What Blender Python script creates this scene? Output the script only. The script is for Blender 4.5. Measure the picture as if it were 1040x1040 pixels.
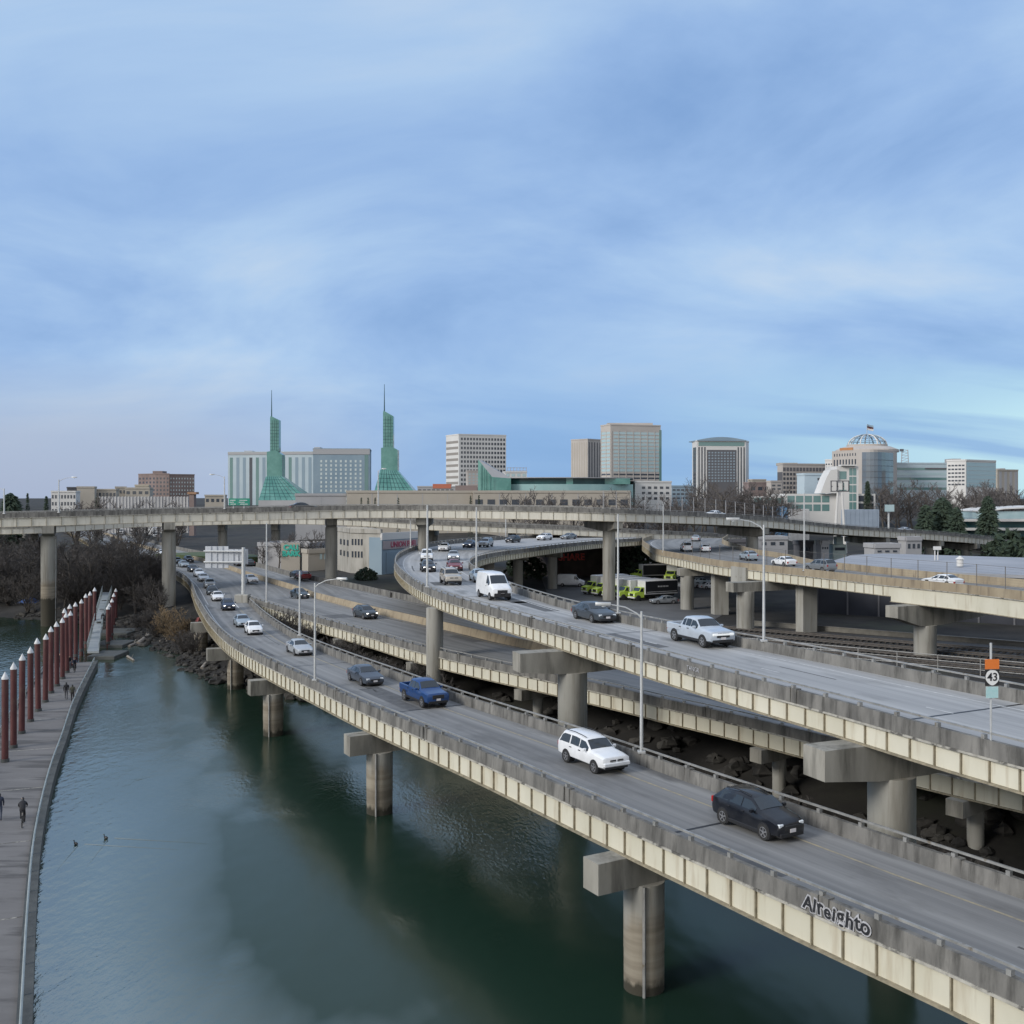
import bpy, bmesh, math, random
from mathutils import Vector, Matrix
RND = random.Random(11)
S = bpy.context.scene
COL = S.collection
for o in list(bpy.data.objects):
    bpy.data.objects.remove(o)

# ------------------------------------------------------------------ camera, sky, sun, exposure
CAMZ, F, HOR = 21.0, 1040.0, 505.0
cam = bpy.data.cameras.new("Camera")
cam.sensor_width = 36.0
cam.lens = 36.0
cam.shift_y = -(520.0 - HOR) / 1040.0
cam.clip_start = 0.5
cam.clip_end = 20000
camo = bpy.data.objects.new("Camera", cam)
COL.objects.link(camo)
camo.location = (0, 0, CAMZ)
camo.rotation_euler = (math.radians(90), 0, 0)
S.camera = camo

SUN_EL, SUN_AZ = math.radians(27), math.radians(238)      # azimuth from +Y (north), clockwise: behind the camera, to the left
w = bpy.data.worlds.new("World")
S.world = w
w.use_nodes = True
nt = w.node_tree
nt.nodes.clear()


def N(tree, kind, **kw):
    n = tree.nodes.new(kind)
    for k, v in kw.items():
        setattr(n, k, v)
    return n


def math_node(tree, op, a, b=None, clamp=False):
    n = N(tree, 'ShaderNodeMath', operation=op, use_clamp=clamp)
    for i, v in enumerate((a, b)):
        if v is None:
            continue
        if isinstance(v, (int, float)):
            n.inputs[i].default_value = v
        else:
            tree.links.new(v, n.inputs[i])
    return n.outputs[0]


def ramp(tree, fac, stops):
    n = N(tree, 'ShaderNodeValToRGB')
    e = n.color_ramp.elements
    while len(e) > 1:
        e.remove(e[-1])
    for i, (p, c) in enumerate(stops):
        el = e[0] if i == 0 else e.new(p)
        el.position = p
        el.color = (c[0], c[1], c[2], 1) if hasattr(c, '__len__') else (c, c, c, 1)
    tree.links.new(fac, n.inputs[0])
    return n.outputs[0]


def mix(tree, fac, a, b):
    n = N(tree, 'ShaderNodeMix', data_type='RGBA')
    for sock, v in ((n.inputs[0], fac), (n.inputs[6], a), (n.inputs[7], b)):
        if isinstance(v, (int, float)):
            sock.default_value = v
        elif isinstance(v, (tuple, list)):
            sock.default_value = (v[0], v[1], v[2], 1)
        else:
            tree.links.new(v, sock)
    return n.outputs[2]


L = nt.links.new
sky = N(nt, 'ShaderNodeTexSky', sky_type='NISHITA', sun_disc=False)
sky.sun_elevation = SUN_EL
sky.sun_rotation = SUN_AZ
sky.altitude = 50
tc = N(nt, 'ShaderNodeTexCoord')
sep = N(nt, 'ShaderNodeSeparateXYZ')
L(tc.outputs['Generated'], sep.inputs[0])
dx, dy, dz = sep.outputs
zz = math_node(nt, 'ADD', math_node(nt, 'MAXIMUM', dz, 0.0), 0.30)
comb = N(nt, 'ShaderNodeCombineXYZ')
L(math_node(nt, 'DIVIDE', dx, zz), comb.inputs[0])
L(math_node(nt, 'DIVIDE', dy, zz), comb.inputs[1])
mp = N(nt, 'ShaderNodeMapping')
mp.inputs['Location'].default_value = (2.3, 0.4, 0)
mp.inputs['Rotation'].default_value = (0, 0, math.radians(-24))
mp.inputs['Scale'].default_value = (0.9, 1.25, 1)
L(comb.outputs[0], mp.inputs[0])
n1 = N(nt, 'ShaderNodeTexNoise')
n1.inputs['Scale'].default_value = 1.25
n1.inputs['Detail'].default_value = 9
n1.inputs['Roughness'].default_value = 0.56
n1.inputs['Distortion'].default_value = 0.5
L(mp.outputs[0], n1.inputs['Vector'])
# cloud deck: thick blue-grey underside to thin pale veil
cloud_col = ramp(nt, n1.outputs[0], [(0.28, (0.215, 0.375, 0.68)), (0.43, (0.32, 0.495, 0.80)), (0.56, (0.42, 0.60, 0.86)), (0.72, (0.57, 0.70, 0.86))])
# low bank of paler mauve cloud towards the horizon on the west side, clear cyan gap to the north-east
low = ramp(nt, dz, [(0.0, 1.0), (0.055, 0.85), (0.13, 0.0)])
west = ramp(nt, math_node(nt, 'ADD', math_node(nt, 'MULTIPLY', dx, 1.0), 0.5), [(0.16, 1.0), (0.47, 0.0)])
c2 = mix(nt, math_node(nt, 'MULTIPLY', low, west), cloud_col, (0.40, 0.48, 0.66))
band = ramp(nt, dz, [(0.0, 1.0), (0.06, 0.8), (0.15, 0.1), (0.24, 0.0)])
mid = ramp(nt, math_node(nt, 'ADD', dx, 0.5), [(0.30, 0.0), (0.52, 1.0), (1.0, 1.0)])
c3 = mix(nt, math_node(nt, 'MULTIPLY', math_node(nt, 'MULTIPLY', band, mid), 0.9), c2, (0.21, 0.41, 0.74))
n2 = N(nt, 'ShaderNodeTexNoise')
n2.inputs['Scale'].default_value = 1.1
n2.inputs['Detail'].default_value = 5
mp2 = N(nt, 'ShaderNodeMapping')
mp2.inputs['Rotation'].default_value = (0, 0, math.radians(14))
mp2.inputs['Scale'].default_value = (0.6, 3.2, 1)
L(comb.outputs[0], mp2.inputs[0])
L(mp2.outputs[0], n2.inputs['Vector'])
east = ramp(nt, math_node(nt, 'ADD', dx, 0.5), [(0.60, 0.0), (0.98, 1.0)])
lowe = ramp(nt, dz, [(0.0, 1.0), (0.07, 0.9), (0.15, 0.0)])
wisp = ramp(nt, n2.outputs[0], [(0.40, 0.15), (0.56, 1.0)])
gap = math_node(nt, 'MULTIPLY', math_node(nt, 'MULTIPLY', east, lowe), wisp)
c4 = mix(nt, gap, c3, (0.56, 0.84, 0.92))
# brighter cloud behind the camera, where the veiled sun stands
back = ramp(nt, math_node(nt, 'MULTIPLY', dy, -1.0), [(0.0, 0.0), (0.75, 1.0)])
c5 = mix(nt, back, c4, (0.92, 0.92, 0.94))
up = ramp(nt, dz, [(0.42, 0.0), (0.85, 1.0)])
c6 = mix(nt, up, c5, (0.62, 0.72, 0.90))
bg1 = N(nt, 'ShaderNodeBackground')
bg1.inputs[1].default_value = 0.10
L(sky.outputs[0], bg1.inputs[0])
bg2 = N(nt, 'ShaderNodeBackground')
bg2.inputs[1].default_value = 0.93
L(c6, bg2.inputs[0])
mx = N(nt, 'ShaderNodeMixShader')
mx.inputs[0].default_value = 0.9
L(bg1.outputs[0], mx.inputs[1])
L(bg2.outputs[0], mx.inputs[2])
wo = N(nt, 'ShaderNodeOutputWorld')
L(mx.outputs[0], wo.inputs[0])

sl = bpy.data.lights.new("Sun", 'SUN')
sl.energy = 2.2
sl.angle = math.radians(20)
sl.color = (1.0, 0.96, 0.89)
so = bpy.data.objects.new("Sun", sl)
COL.objects.link(so)
sd = Vector((math.sin(SUN_AZ) * math.cos(SUN_EL), math.cos(SUN_AZ) * math.cos(SUN_EL), math.sin(SUN_EL)))
so.rotation_euler = (-sd).to_track_quat('-Z', 'Y').to_euler()
so.location = (0, -50, 120)
S.view_settings.view_transform = 'Standard'
S.view_settings.look = 'None'
S.view_settings.exposure = 0.14
S.view_settings.gamma = 1.0
S.view_settings.use_curve_mapping = False
S.render.engine = 'CYCLES'
S.cycles.max_bounces = 6
S.cycles.diffuse_bounces = 2
S.cycles.glossy_bounces = 3
S.cycles.transparent_max_bounces = 4
S.cycles.caustics_reflective = False
S.cycles.caustics_refractive = False


# ------------------------------------------------------------------ helpers
def P(px, py, z):
    d = (CAMZ - z) * F / (py - HOR)
    return Vector(((px - 520) / F * d, d, z))


def PD(px, py, d):
    return Vector(((px - 520) / F * d, d, CAMZ - (py - HOR) / F * d))


def P2(px, d):
    return Vector(((px - 520) / F * d, d, 0))


def ZD(py, d):
    return CAMZ - (py - HOR) / F * d


WM = {}


def tag(o, label, cat, group=None, kind=None):
    if label:
        o['label'] = label
    if cat:
        o['category'] = cat
    if group:
        o['group'] = group
    if kind:
        o['kind'] = kind
    return o


def thing(name, label, cat, loc=(0, 0, 0), rz=0.0, group=None):
    o = bpy.data.objects.new(name, None)
    o.empty_display_size = 0.3
    COL.objects.link(o)
    o.location = loc
    o.rotation_euler = (0, 0, rz)
    WM[o.name] = Matrix.Translation(Vector(loc)) @ Matrix.Rotation(rz, 4, 'Z')
    return tag(o, label, cat, group)


def wm(o):
    return WM.get(o.name, Matrix.Identity(4))


class MB:
    """collects shapes of one mesh"""

    def __init__(s):
        s.V, s.F, s.I, s.UV = [], [], [], None
        s.mi = 0

    def add(s, V, Fc):
        b = len(s.V)
        s.V += [tuple(v) for v in V]
        for f in Fc:
            s.F.append(tuple(b + i for i in f))
            s.I.append(s.mi)

    def obox(s, c, ux, uy, uz):
        c, ux, uy, uz = Vector(c), Vector(ux), Vector(uy), Vector(uz)
        V = [c + ux * a + uy * b + uz * d for d in (-1, 1) for b in (-1, 1) for a in (-1, 1)]
        Fc = [(0, 2, 3, 1), (4, 5, 7, 6), (0, 1, 5, 4), (2, 6, 7, 3), (0, 4, 6, 2), (1, 3, 7, 5)]
        if ux.cross(uy).dot(uz) < 0:
            Fc = [f[::-1] for f in Fc]
        s.add(V, Fc)

    def box(s, x0, x1, y0, y1, z0, z1):
        s.obox(((x0 + x1) / 2, (y0 + y1) / 2, (z0 + z1) / 2), ((x1 - x0) / 2, 0, 0), (0, (y1 - y0) / 2, 0), (0, 0, (z1 - z0) / 2))

    def rbox(s, x0, x1, y0, y1, z0, z1, r=0.03):
        """box with chamfered edges"""
        X, Y, Z = (x0, x0 + r, x1 - r, x1), (y0, y0 + r, y1 - r, y1), (z0, z0 + r, z1 - r, z1)
        def ring(z, i):
            a, b = (X[i], X[3 - i]), (Y[i], Y[3 - i])
            q = r * 0.999
            return [(a[0] + q, b[0], z), (a[1] - q, b[0], z), (a[1], b[0] + q, z), (a[1], b[1] - q, z),
                    (a[1] - q, b[1], z), (a[0] + q, b[1], z), (a[0], b[1] - q, z), (a[0], b[0] + q, z)]
        s.rings([ring(Z[0], 1), ring(Z[1], 0), ring(Z[2], 0), ring(Z[3], 1)])

    def rings(s, rs, cap=True, closed=True):
        n = len(rs[0])
        V = [p for r in rs for p in r]
        Fc = []
        for i in range(len(rs) - 1):
            for j in range(n if closed else n - 1):
                k = (j + 1) % n
                Fc.append((i * n + j, i * n + k, (i + 1) * n + k, (i + 1) * n + j))
        if cap and closed:
            Fc.append(tuple(range(n))[::-1])
            Fc.append(tuple((len(rs) - 1) * n + j for j in range(n)))
        s.add(V, Fc)

    def tube(s, p0, p1, r0, r1=None, n=8, cap=True):
        r1 = r0 if r1 is None else r1
        p0, p1 = Vector(p0), Vector(p1)
        d = (p1 - p0)
        if d.length < 1e-6:
            return
        d.normalize()
        a = d.orthogonal().normalized()
        b = d.cross(a)
        rs = []
        for p, r in ((p0, r0), (p1, r1)):
            rs.append([p + (a * math.cos(t) + b * math.sin(t)) * r for t in [2 * math.pi * k / n for k in range(n)]])
        s.rings(rs, cap)

    def path(s, pts, r, n=6, r1=None):
        pts = [Vector(p) for p in pts]
        rs = []
        r1 = r if r1 is None else r1
        a = None
        for i, p in enumerate(pts):
            d = (pts[min(i + 1, len(pts) - 1)] - pts[max(i - 1, 0)]).normalized()
            if a is None:
                a = d.orthogonal().normalized()
            else:
                a = (a - d * a.dot(d)).normalized()
            b = d.cross(a)
            rr = r + (r1 - r) * i / (len(pts) - 1)
            rs.append([p + (a * math.cos(t) + b * math.sin(t)) * rr for t in [2 * math.pi * k / n for k in range(n)]])
        s.rings(rs)

    def lathe(s, prof, c=(0, 0, 0), n=20, axis='Z'):
        rs = []
        for (r, h) in prof:
            ring = []
            for k in range(n):
                t = 2 * math.pi * k / n
                a, b = r * math.cos(t), r * math.sin(t)
                if axis == 'Z':
                    ring.append((c[0] + a, c[1] + b, c[2] + h))
                else:
                    ring.append((c[0] + b, c[1] + h, c[2] + a))
            rs.append(ring)
        s.rings(rs)

    def prism(s, poly, z0, z1):
        """poly: plan points"""
        rs = [[(p[0], p[1], z) for p in poly] for z in (z0, z1)]
        s.rings(rs)

    def extrude(s, pts, vec):
        """closed 3D polygon pushed along vec"""
        vec = Vector(vec)
        s.rings([[Vector(p) for p in pts], [Vector(p) + vec for p in pts]])

    def blob(s, c, r, n=8, m=5, jit=0.0, sc=(1, 1, 1), rnd=RND):
        rs = []
        for i in range(m + 1):
            ph = math.pi * (0.04 + 0.92 * i / m)
            ring = []
            for k in range(n):
                t = 2 * math.pi * k / n
                q = r * (1 + rnd.uniform(-jit, jit))
                ring.append((c[0] + q * sc[0] * math.sin(ph) * math.cos(t), c[1] + q * sc[1] * math.sin(ph) * math.sin(t), c[2] - q * sc[2] * math.cos(ph)))
            rs.append(ring)
        s.rings(rs)

    def mesh(s, name, mats, local=None, smooth=0):
        me = bpy.data.meshes.new(name)
        V = s.V
        if local is not None:
            inv = local.inverted()
            V = [tuple(inv @ Vector(v)) for v in V]
        me.from_pydata(V, [], s.F)
        mats = mats if isinstance(mats, (list, tuple)) else [mats]
        for m in mats:
            me.materials.append(m)
        if len(mats) > 1:
            me.polygons.foreach_set('material_index', s.I)
        if s.UV:
            uvl = me.uv_layers.new(name='UVMap')
            for lp in me.loops:
                uvl.data[lp.index].uv = s.UV[lp.vertex_index]
        bm = bmesh.new()
        bm.from_mesh(me)
        bmesh.ops.recalc_face_normals(bm, faces=bm.faces)
        bm.to_mesh(me)
        bm.free()
        if smooth:
            me.polygons.foreach_set('use_smooth', [True] * len(me.polygons))
            me.set_sharp_from_angle(angle=math.radians(smooth))
        me.update()
        return me

    def build(s, name, mats, parent=None, world=True, smooth=0, origin=None):
        """one mesh object; parent: vertices are given in world space when world, else in the parent's"""
        loc = None
        if parent is not None and world:
            loc = wm(parent)
        elif origin is not None:
            loc = Matrix.Translation(Vector(origin))
        o = bpy.data.objects.new(name, s.mesh(name, mats, loc, smooth))
        COL.objects.link(o)
        if parent is not None:
            o.parent = parent
            WM[o.name] = wm(parent)
        elif origin is not None:
            o.location = origin
            WM[o.name] = loc
        return o


def child(name, me, parent, loc=(0, 0, 0), rot=(0, 0, 0), scale=(1, 1, 1), mat=None):
    o = bpy.data.objects.new(name, me)
    COL.objects.link(o)
    o.parent = parent
    o.location, o.rotation_euler, o.scale = loc, rot, scale
    if mat is not None:
        o.material_slots[0].link = 'OBJECT'
        o.material_slots[0].material = mat
    return o


def kids(o):
    return [c for c in bpy.data.objects if c.parent == o]


def copy_tree(o, loc=None, rz=None, sc=None, label=None, group=None, tree=None):
    """copy a thing with its parts and sub-parts; tree = cached [(child, [grandchildren])]"""
    r = o.copy()
    COL.objects.link(r)
    if loc is not None:
        r.location = loc
    if rz is not None:
        r.rotation_euler = (0, 0, rz)
    if sc is not None:
        r.scale = sc if hasattr(sc, '__len__') else (sc, sc, sc)
    WM[r.name] = Matrix.Translation(Vector(r.location)) @ Matrix.Rotation(r.rotation_euler[2], 4, 'Z')
    if label:
        r['label'] = label
    if group:
        r['group'] = group
    for c, gs in (tree if tree is not None else [(c, kids(c)) for c in kids(o)]):
        cc = c.copy()
        COL.objects.link(cc)
        cc.parent = r
        for g in gs:
            gg = g.copy()
            COL.objects.link(gg)
            gg.parent = cc
    return r


def mat(name, c1, c2=None, scale=1.0, stretch=(1, 1, 1), rough=0.8, metal=0.0, coord='Object', lo=0.35, hi=0.65, detail=5,
        bump=0.0, bscale=None, grime=None, gscale=1.0, gstretch=(1, 1, 1), glo=0.5, ghi=0.7, emit=None, estr=0.0, spec=None, coat=0.0, trans=0.0):
    m = bpy.data.materials.new(name)
    m.use_nodes = True
    t = m.node_tree
    b = t.nodes['Principled BSDF']
    b.inputs['Roughness'].default_value = rough
    b.inputs['Metallic'].default_value = metal
    if spec is not None:
        b.inputs['Specular IOR Level'].default_value = spec
    if coat:
        b.inputs['Coat Weight'].default_value = coat
        b.inputs['Coat Roughness'].default_value = 0.08
    if emit:
        b.inputs['Emission Color'].default_value = (*emit, 1)
        b.inputs['Emission Strength'].default_value = estr
    b.inputs['Base Color'].default_value = (*c1, 1)
    if c2 is not None or grime is not None or bump:
        tcn = N(t, 'ShaderNodeTexCoord')

        def noise(sc, st, det=detail):
            mpn = N(t, 'ShaderNodeMapping')
            mpn.inputs['Scale'].default_value = st
            t.links.new(tcn.outputs[coord], mpn.inputs[0])
            nn = N(t, 'ShaderNodeTexNoise')
            nn.inputs['Scale'].default_value = sc
            nn.inputs['Detail'].default_value = det
            nn.inputs['Roughness'].default_value = 0.6
            t.links.new(mpn.outputs[0], nn.inputs['Vector'])
            return nn.outputs[0]
        col = None
        if c2 is not None:
            col = ramp(t, noise(scale, stretch), [(lo, c1), (hi, c2)])
        if grime is not None:
            g = ramp(t, noise(gscale, gstretch), [(glo, 0.0), (ghi, 1.0)])
            col = mix(t, g, col if col is not None else tuple(c1), grime)
        if col is not None:
            t.links.new(col, b.inputs['Base Color'])
        if bump:
            bn = N(t, 'ShaderNodeBump')
            bn.inputs['Strength'].default_value = bump
            bn.inputs['Distance'].default_value = 0.05
            t.links.new(noise(bscale or scale * 4, stretch), bn.inputs['Height'])
            t.links.new(bn.outputs[0], b.inputs['Normal'])
    return m


# ------------------------------------------------------------------ materials
m_road_a = mat('asphalt_worn', (0.16, 0.16, 0.16), (0.275, 0.272, 0.265), 1.0, (0.014, .95, 1), 0.75, coord='UV', lo=.36, hi=.64, grime=(0.125, 0.124, 0.122), gscale=0.5, gstretch=(.35, 1, 1), glo=.52, ghi=.72, spec=.3)
m_road_b = mat('concrete_road', (0.27, 0.27, 0.27), (0.43, 0.428, 0.42), 1.0, (0.014, .85, 1), 0.7, coord='UV', lo=.36, hi=.64, grime=(0.19, 0.19, 0.186), gscale=0.4, gstretch=(.35, 1, 1), glo=.54, ghi=.75, spec=.3)
m_road_c = mat('highway_road', (0.165, 0.164, 0.162), (0.27, 0.268, 0.262), 1.0, (0.014, 0.8, 1), 0.75, coord='UV', lo=.36, hi=.64, grime=(0.13, 0.13, 0.128), gscale=0.4, gstretch=(.35, 1, 1), glo=.54, ghi=.75, spec=.3)
m_parapet = mat('stained_parapet', (0.122, 0.118, 0.110), (0.235, 0.226, 0.208), 0.9, (1, 1, 0.35), 0.9, lo=.36, hi=.66, detail=9, bump=.5, bscale=6, grime=(0.05, 0.048, 0.044), gscale=2.2, gstretch=(1, 1, .18), glo=.48, ghi=.72)
m_parapet_tan = mat('tan_parapet', (0.26, 0.21, 0.145), (0.36, 0.30, 0.21), 0.6, (1, 1, 0.35), 0.9, detail=8, grime=(0.15, 0.12, 0.09), gscale=2.0, gstretch=(1, 1, .15), glo=.52, ghi=.75)
m_ledge = mat('chipped_ledge', (0.27, 0.255, 0.22), (0.40, 0.38, 0.33), 3.0, (1, 1, 1), 0.9, grime=(0.09, 0.085, 0.075), gscale=1.6, glo=.52, ghi=.62)
m_girder = mat('cream_paint', (0.57, 0.54, 0.43), (0.66, 0.63, 0.52), 0.35, (1, 1, 0.5), 0.55, grime=(0.36, 0.29, 0.19), gscale=1.6, gstretch=(1, 1, .12), glo=.54, ghi=.82)
m_girder_f = mat('pale_cream_paint', (0.55, 0.525, 0.45), (0.63, 0.605, 0.53), 0.5, (1, 1, 0.4), 0.6, grime=(0.33, 0.30, 0.24), gscale=1.5, gstretch=(1, 1, .12), glo=.52, ghi=.8)
m_rib = mat('grimy_steel_edge', (0.20, 0.175, 0.125), (0.34, 0.295, 0.21), 3.0, (1, 1, 1), 0.7)
m_conc = mat('pier_concrete', (0.29, 0.283, 0.255), (0.38, 0.37, 0.335), 0.5, (1, 1, 0.25), 0.9, detail=8, bump=.25, bscale=5, grime=(0.20, 0.185, 0.155), gscale=1.0, gstretch=(1.5, 1.5, .12), glo=.48, ghi=.72)
m_conc_dk = mat('weathered_pier_cap', (0.20, 0.19, 0.165), (0.33, 0.315, 0.275), 0.7, (1, 1, 0.25), 0.9, detail=8, grime=(0.11, 0.105, 0.09), gscale=1.2, gstretch=(1, 1, .15), glo=.5, ghi=.7)
m_tide = mat('tide_stained_concrete', (0.24, 0.205, 0.15), (0.36, 0.32, 0.25), 0.8, (.25, .25, 2.2), 0.9, detail=8, grime=(0.15, 0.125, 0.09), gscale=.7, gstretch=(.4, .4, 2.5), glo=.5, ghi=.68)
m_wet = mat('waterline_band', (0.045, 0.042, 0.03), (0.10, 0.09, 0.06), 1.5, (1, 1, 1), 0.6)
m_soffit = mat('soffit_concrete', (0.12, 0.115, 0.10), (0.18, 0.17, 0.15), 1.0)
m_rail = mat('galvanised_rail', (0.25, 0.25, 0.24), (0.37, 0.365, 0.35), 2.0, rough=.5, metal=.35, grime=(.2, .17, .13), gscale=3, glo=.58, ghi=.7)
m_white = mat('lane_paint', (0.62, 0.62, 0.60), (0.40, 0.40, 0.40), 3.0)
m_yellow = mat('yellow_lane_paint', (0.36, 0.31, 0.21), (0.24, 0.22, 0.18), 3.0)
m_pole = mat('galvanised_pole', (0.47, 0.48, 0.48), (0.56, 0.57, 0.57), 1.5, rough=.5, metal=.4)
m_lampglass = mat('lamp_lens', (0.7, 0.72, 0.72), rough=.3)
m_black = mat('black_plastic', (0.018, 0.018, 0.02), rough=.5)
m_glass = mat('car_glass', (0.022, 0.029, 0.036), rough=.04, spec=.75)
m_tyre = mat('tyre_rubber', (0.018, 0.018, 0.018), (0.035, 0.034, 0.033), 8, rough=.9)
m_rim = mat('alloy_rim', (0.42, 0.42, 0.43), rough=.35, metal=.7)
m_plate = mat('plate', (0.65, 0.62, 0.62), rough=.5)
m_lens = mat('headlamp_glass', (0.75, 0.78, 0.80), rough=.15)
m_lamp_on = mat('headlamp_lit', (0.9, 0.9, 0.9), rough=.2, emit=(1.0, 0.97, 0.88), estr=2.2)
m_tail = mat('tail_lamp', (0.35, 0.012, 0.012), rough=.25)
m_chrome = mat('chrome', (0.5, 0.5, 0.5), rough=.2, metal=.9)
m_bark = mat('grey_bark', (0.055, 0.048, 0.042), (0.10, 0.088, 0.075), 3.0, (1, 1, .3), 0.95)
m_twig = mat('winter_twigs', (0.052, 0.047, 0.045), (0.096, 0.087, 0.081), 0.6, rough=.95)
m_twig_tan = mat('tan_leaves', (0.20, 0.145, 0.085), (0.30, 0.22, 0.13), 1.0, rough=.95)
m_conifer = mat('conifer_needles', (0.020, 0.036, 0.024), (0.045, 0.066, 0.040), 0.7, rough=.95)
m_steel_red = mat('oxide_red_steel', (0.058, 0.015, 0.016), (0.100, 0.026, 0.026), 1.2, (1, 1, .3), 0.65, grime=(0.10, 0.055, 0.045), gscale=1.3, gstretch=(1, 1, .4), glo=.52, ghi=.68)
m_cap_white = mat('white_cap', (0.72, 0.73, 0.74), (0.62, 0.62, 0.62), 3.0, rough=.6)


# river piers: grey above, brown tide-stained below about 3.5 m, ragged algae at the waterline (object z = height above the river)
m_pier_w = m_conc.copy()
m_pier_w.name = 'river_pier_concrete'
_t = m_pier_w.node_tree
_b = _t.nodes['Principled BSDF']
_src = _b.inputs['Base Color'].links[0].from_socket
_tc = N(_t, 'ShaderNodeTexCoord')
_s = N(_t, 'ShaderNodeSeparateXYZ')
_t.links.new(_tc.outputs['Object'], _s.inputs[0])


def _nz(sc, st):
    m_ = N(_t, 'ShaderNodeMapping')
    m_.inputs['Scale'].default_value = st
    _t.links.new(_tc.outputs['Object'], m_.inputs[0])
    n_ = N(_t, 'ShaderNodeTexNoise')
    n_.inputs['Scale'].default_value = sc
    n_.inputs['Detail'].default_value = 7
    _t.links.new(m_.outputs[0], n_.inputs['Vector'])
    return n_.outputs[0]


_zn = math_node(_t, 'ADD', _s.outputs[2], math_node(_t, 'MULTIPLY', math_node(_t, 'ADD', _nz(1.3, (1, 1, .35)), -.5), 2.4))
_tide = ramp(_t, math_node(_t, 'MULTIPLY', _zn, .1), [(.27, 1.0), (.37, 0.0)])
_bands = ramp(_t, _nz(.9, (.2, .2, 2.6)), [(.38, (0.20, 0.165, 0.12)), (.62, (0.35, 0.305, 0.235))])
_c = mix(_t, math_node(_t, 'MULTIPLY', _tide, .85), _src, _bands)
_zw = math_node(_t, 'ADD', _s.outputs[2], math_node(_t, 'MULTIPLY', math_node(_t, 'ADD', _nz(3.0, (1, 1, .5)), -.5), .9))
_wet = ramp(_t, _zw, [(.35, 1.0), (.62, 0.0)])
_t.links.new(mix(_t, _wet, _c, (0.05, 0.045, 0.032)), _b.inputs['Base Color'])
m_patch = mat('road_patch', (0.085, 0.085, 0.086), (0.13, 0.13, 0.13), 1.5, rough=.8)
S.cycles.use_denoising = True
# ------------------------------------------------------------------ terrain, river
SHORE = [(-900, 330), (-300, 212), (-120, 188), (-88, 178), (-69, 168), (-60, 156.5), (-53, 145.5), (-46.5, 138), (-40, 125), (-34, 116), (-25, 108), (-15, 98.5), (-5, 88), (5, 75), (15, 61), (25, 46), (35, 29), (48, 0), (90, -90)]


def shore_dist(x, y):
    best, sgn = 1e9, 1
    for (ax, ay), (bx, by) in zip(SHORE[:-1], SHORE[1:]):
        ux, uy = bx - ax, by - ay
        l2 = ux * ux + uy * uy
        t = max(0, min(1, ((x - ax) * ux + (y - ay) * uy) / l2))
        ex, ey = x - ax - t * ux, y - ay - t * uy
        d = math.hypot(ex, ey)
        if d < best:
            best = d
            sgn = 1 if (ux * ey - uy * ex) > 0 else -1
    return best * sgn


def sst(v, a, b):
    t = max(0, min(1, (v - a) / (b - a)))
    return t * t * (3 - 2 * t)


def hash2(i, j):
    h = math.sin(i * 127.1 + j * 311.7) * 43758.5453
    return h - math.floor(h)


def vnoise(x, y):
    i, j = math.floor(x), math.floor(y)
    fx, fy = x - i, y - j
    fx, fy = fx * fx * (3 - 2 * fx), fy * fy * (3 - 2 * fy)
    a = hash2(i, j) * (1 - fx) + hash2(i + 1, j) * fx
    b = hash2(i, j + 1) * (1 - fx) + hash2(i + 1, j + 1) * fx
    return a * (1 - fy) + b * fy - 0.5


def ground_z(x, y):
    d = shore_dist(x, y)
    if d < 0:
        return max(-4.0, d * 0.35) - 0.05
    z = 2.6 * sst(d, 0, 15)
    left = sst(-x, 30, 60) * sst(y, 120, 170)
    z += 1.5 * left * sst(d, 8, 30)
    z += 2.6 * sst(y, 150, 200) * sst(-x, -8, 14) * (1 - left)
    z += 11.0 * sst(y, 300, 560) * sst(x, -140, 0) + 11.0 * sst(y, 480, 700) * (1 - sst(x, -140, 0))
    if d < 22 and y < 260:
        z += (vnoise(x * .22, y * .22) * 1.1 + vnoise(x * .7, y * .7) * .5) * sst(d, 0.4, 5) * (1 - sst(d, 14, 22))
    return z


def axis(a, b, fine0, fine1, fs, grow):
    out = []
    v = fine0
    while v <= fine1:
        out.append(v)
        v += fs
    st = fs
    v = out[-1]
    while v < b:
        st *= grow
        v += st
        out.append(min(v, b))
    st = fs
    v = fine0
    while v > a:
        st *= grow
        v -= st
        out.insert(0, max(v, a))
    return out


XS = axis(-2600, 2600, -130, 80, 2.0, 1.25)
YS = axis(-120, 7000, 0, 260, 2.0, 1.18)
mb = MB()
for y in YS:
    for x in XS:
        mb.V.append((x, y, ground_z(x, y)))
nx = len(XS)
for j in range(len(YS) - 1):
    for i in range(nx - 1):
        mb.F.append((j * nx + i, j * nx + i + 1, (j + 1) * nx + i + 1, (j + 1) * nx + i))
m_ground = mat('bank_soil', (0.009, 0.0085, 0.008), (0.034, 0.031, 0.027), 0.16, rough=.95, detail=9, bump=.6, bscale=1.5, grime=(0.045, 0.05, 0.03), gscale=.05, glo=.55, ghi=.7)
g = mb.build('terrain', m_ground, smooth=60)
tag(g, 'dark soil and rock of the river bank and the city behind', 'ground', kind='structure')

# water
m_water = bpy.data.materials.new('river_water')
m_water.use_nodes = True
t = m_water.node_tree
t.nodes.remove(t.nodes['Principled BSDF'])
tcn = N(t, 'ShaderNodeTexCoord')


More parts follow.
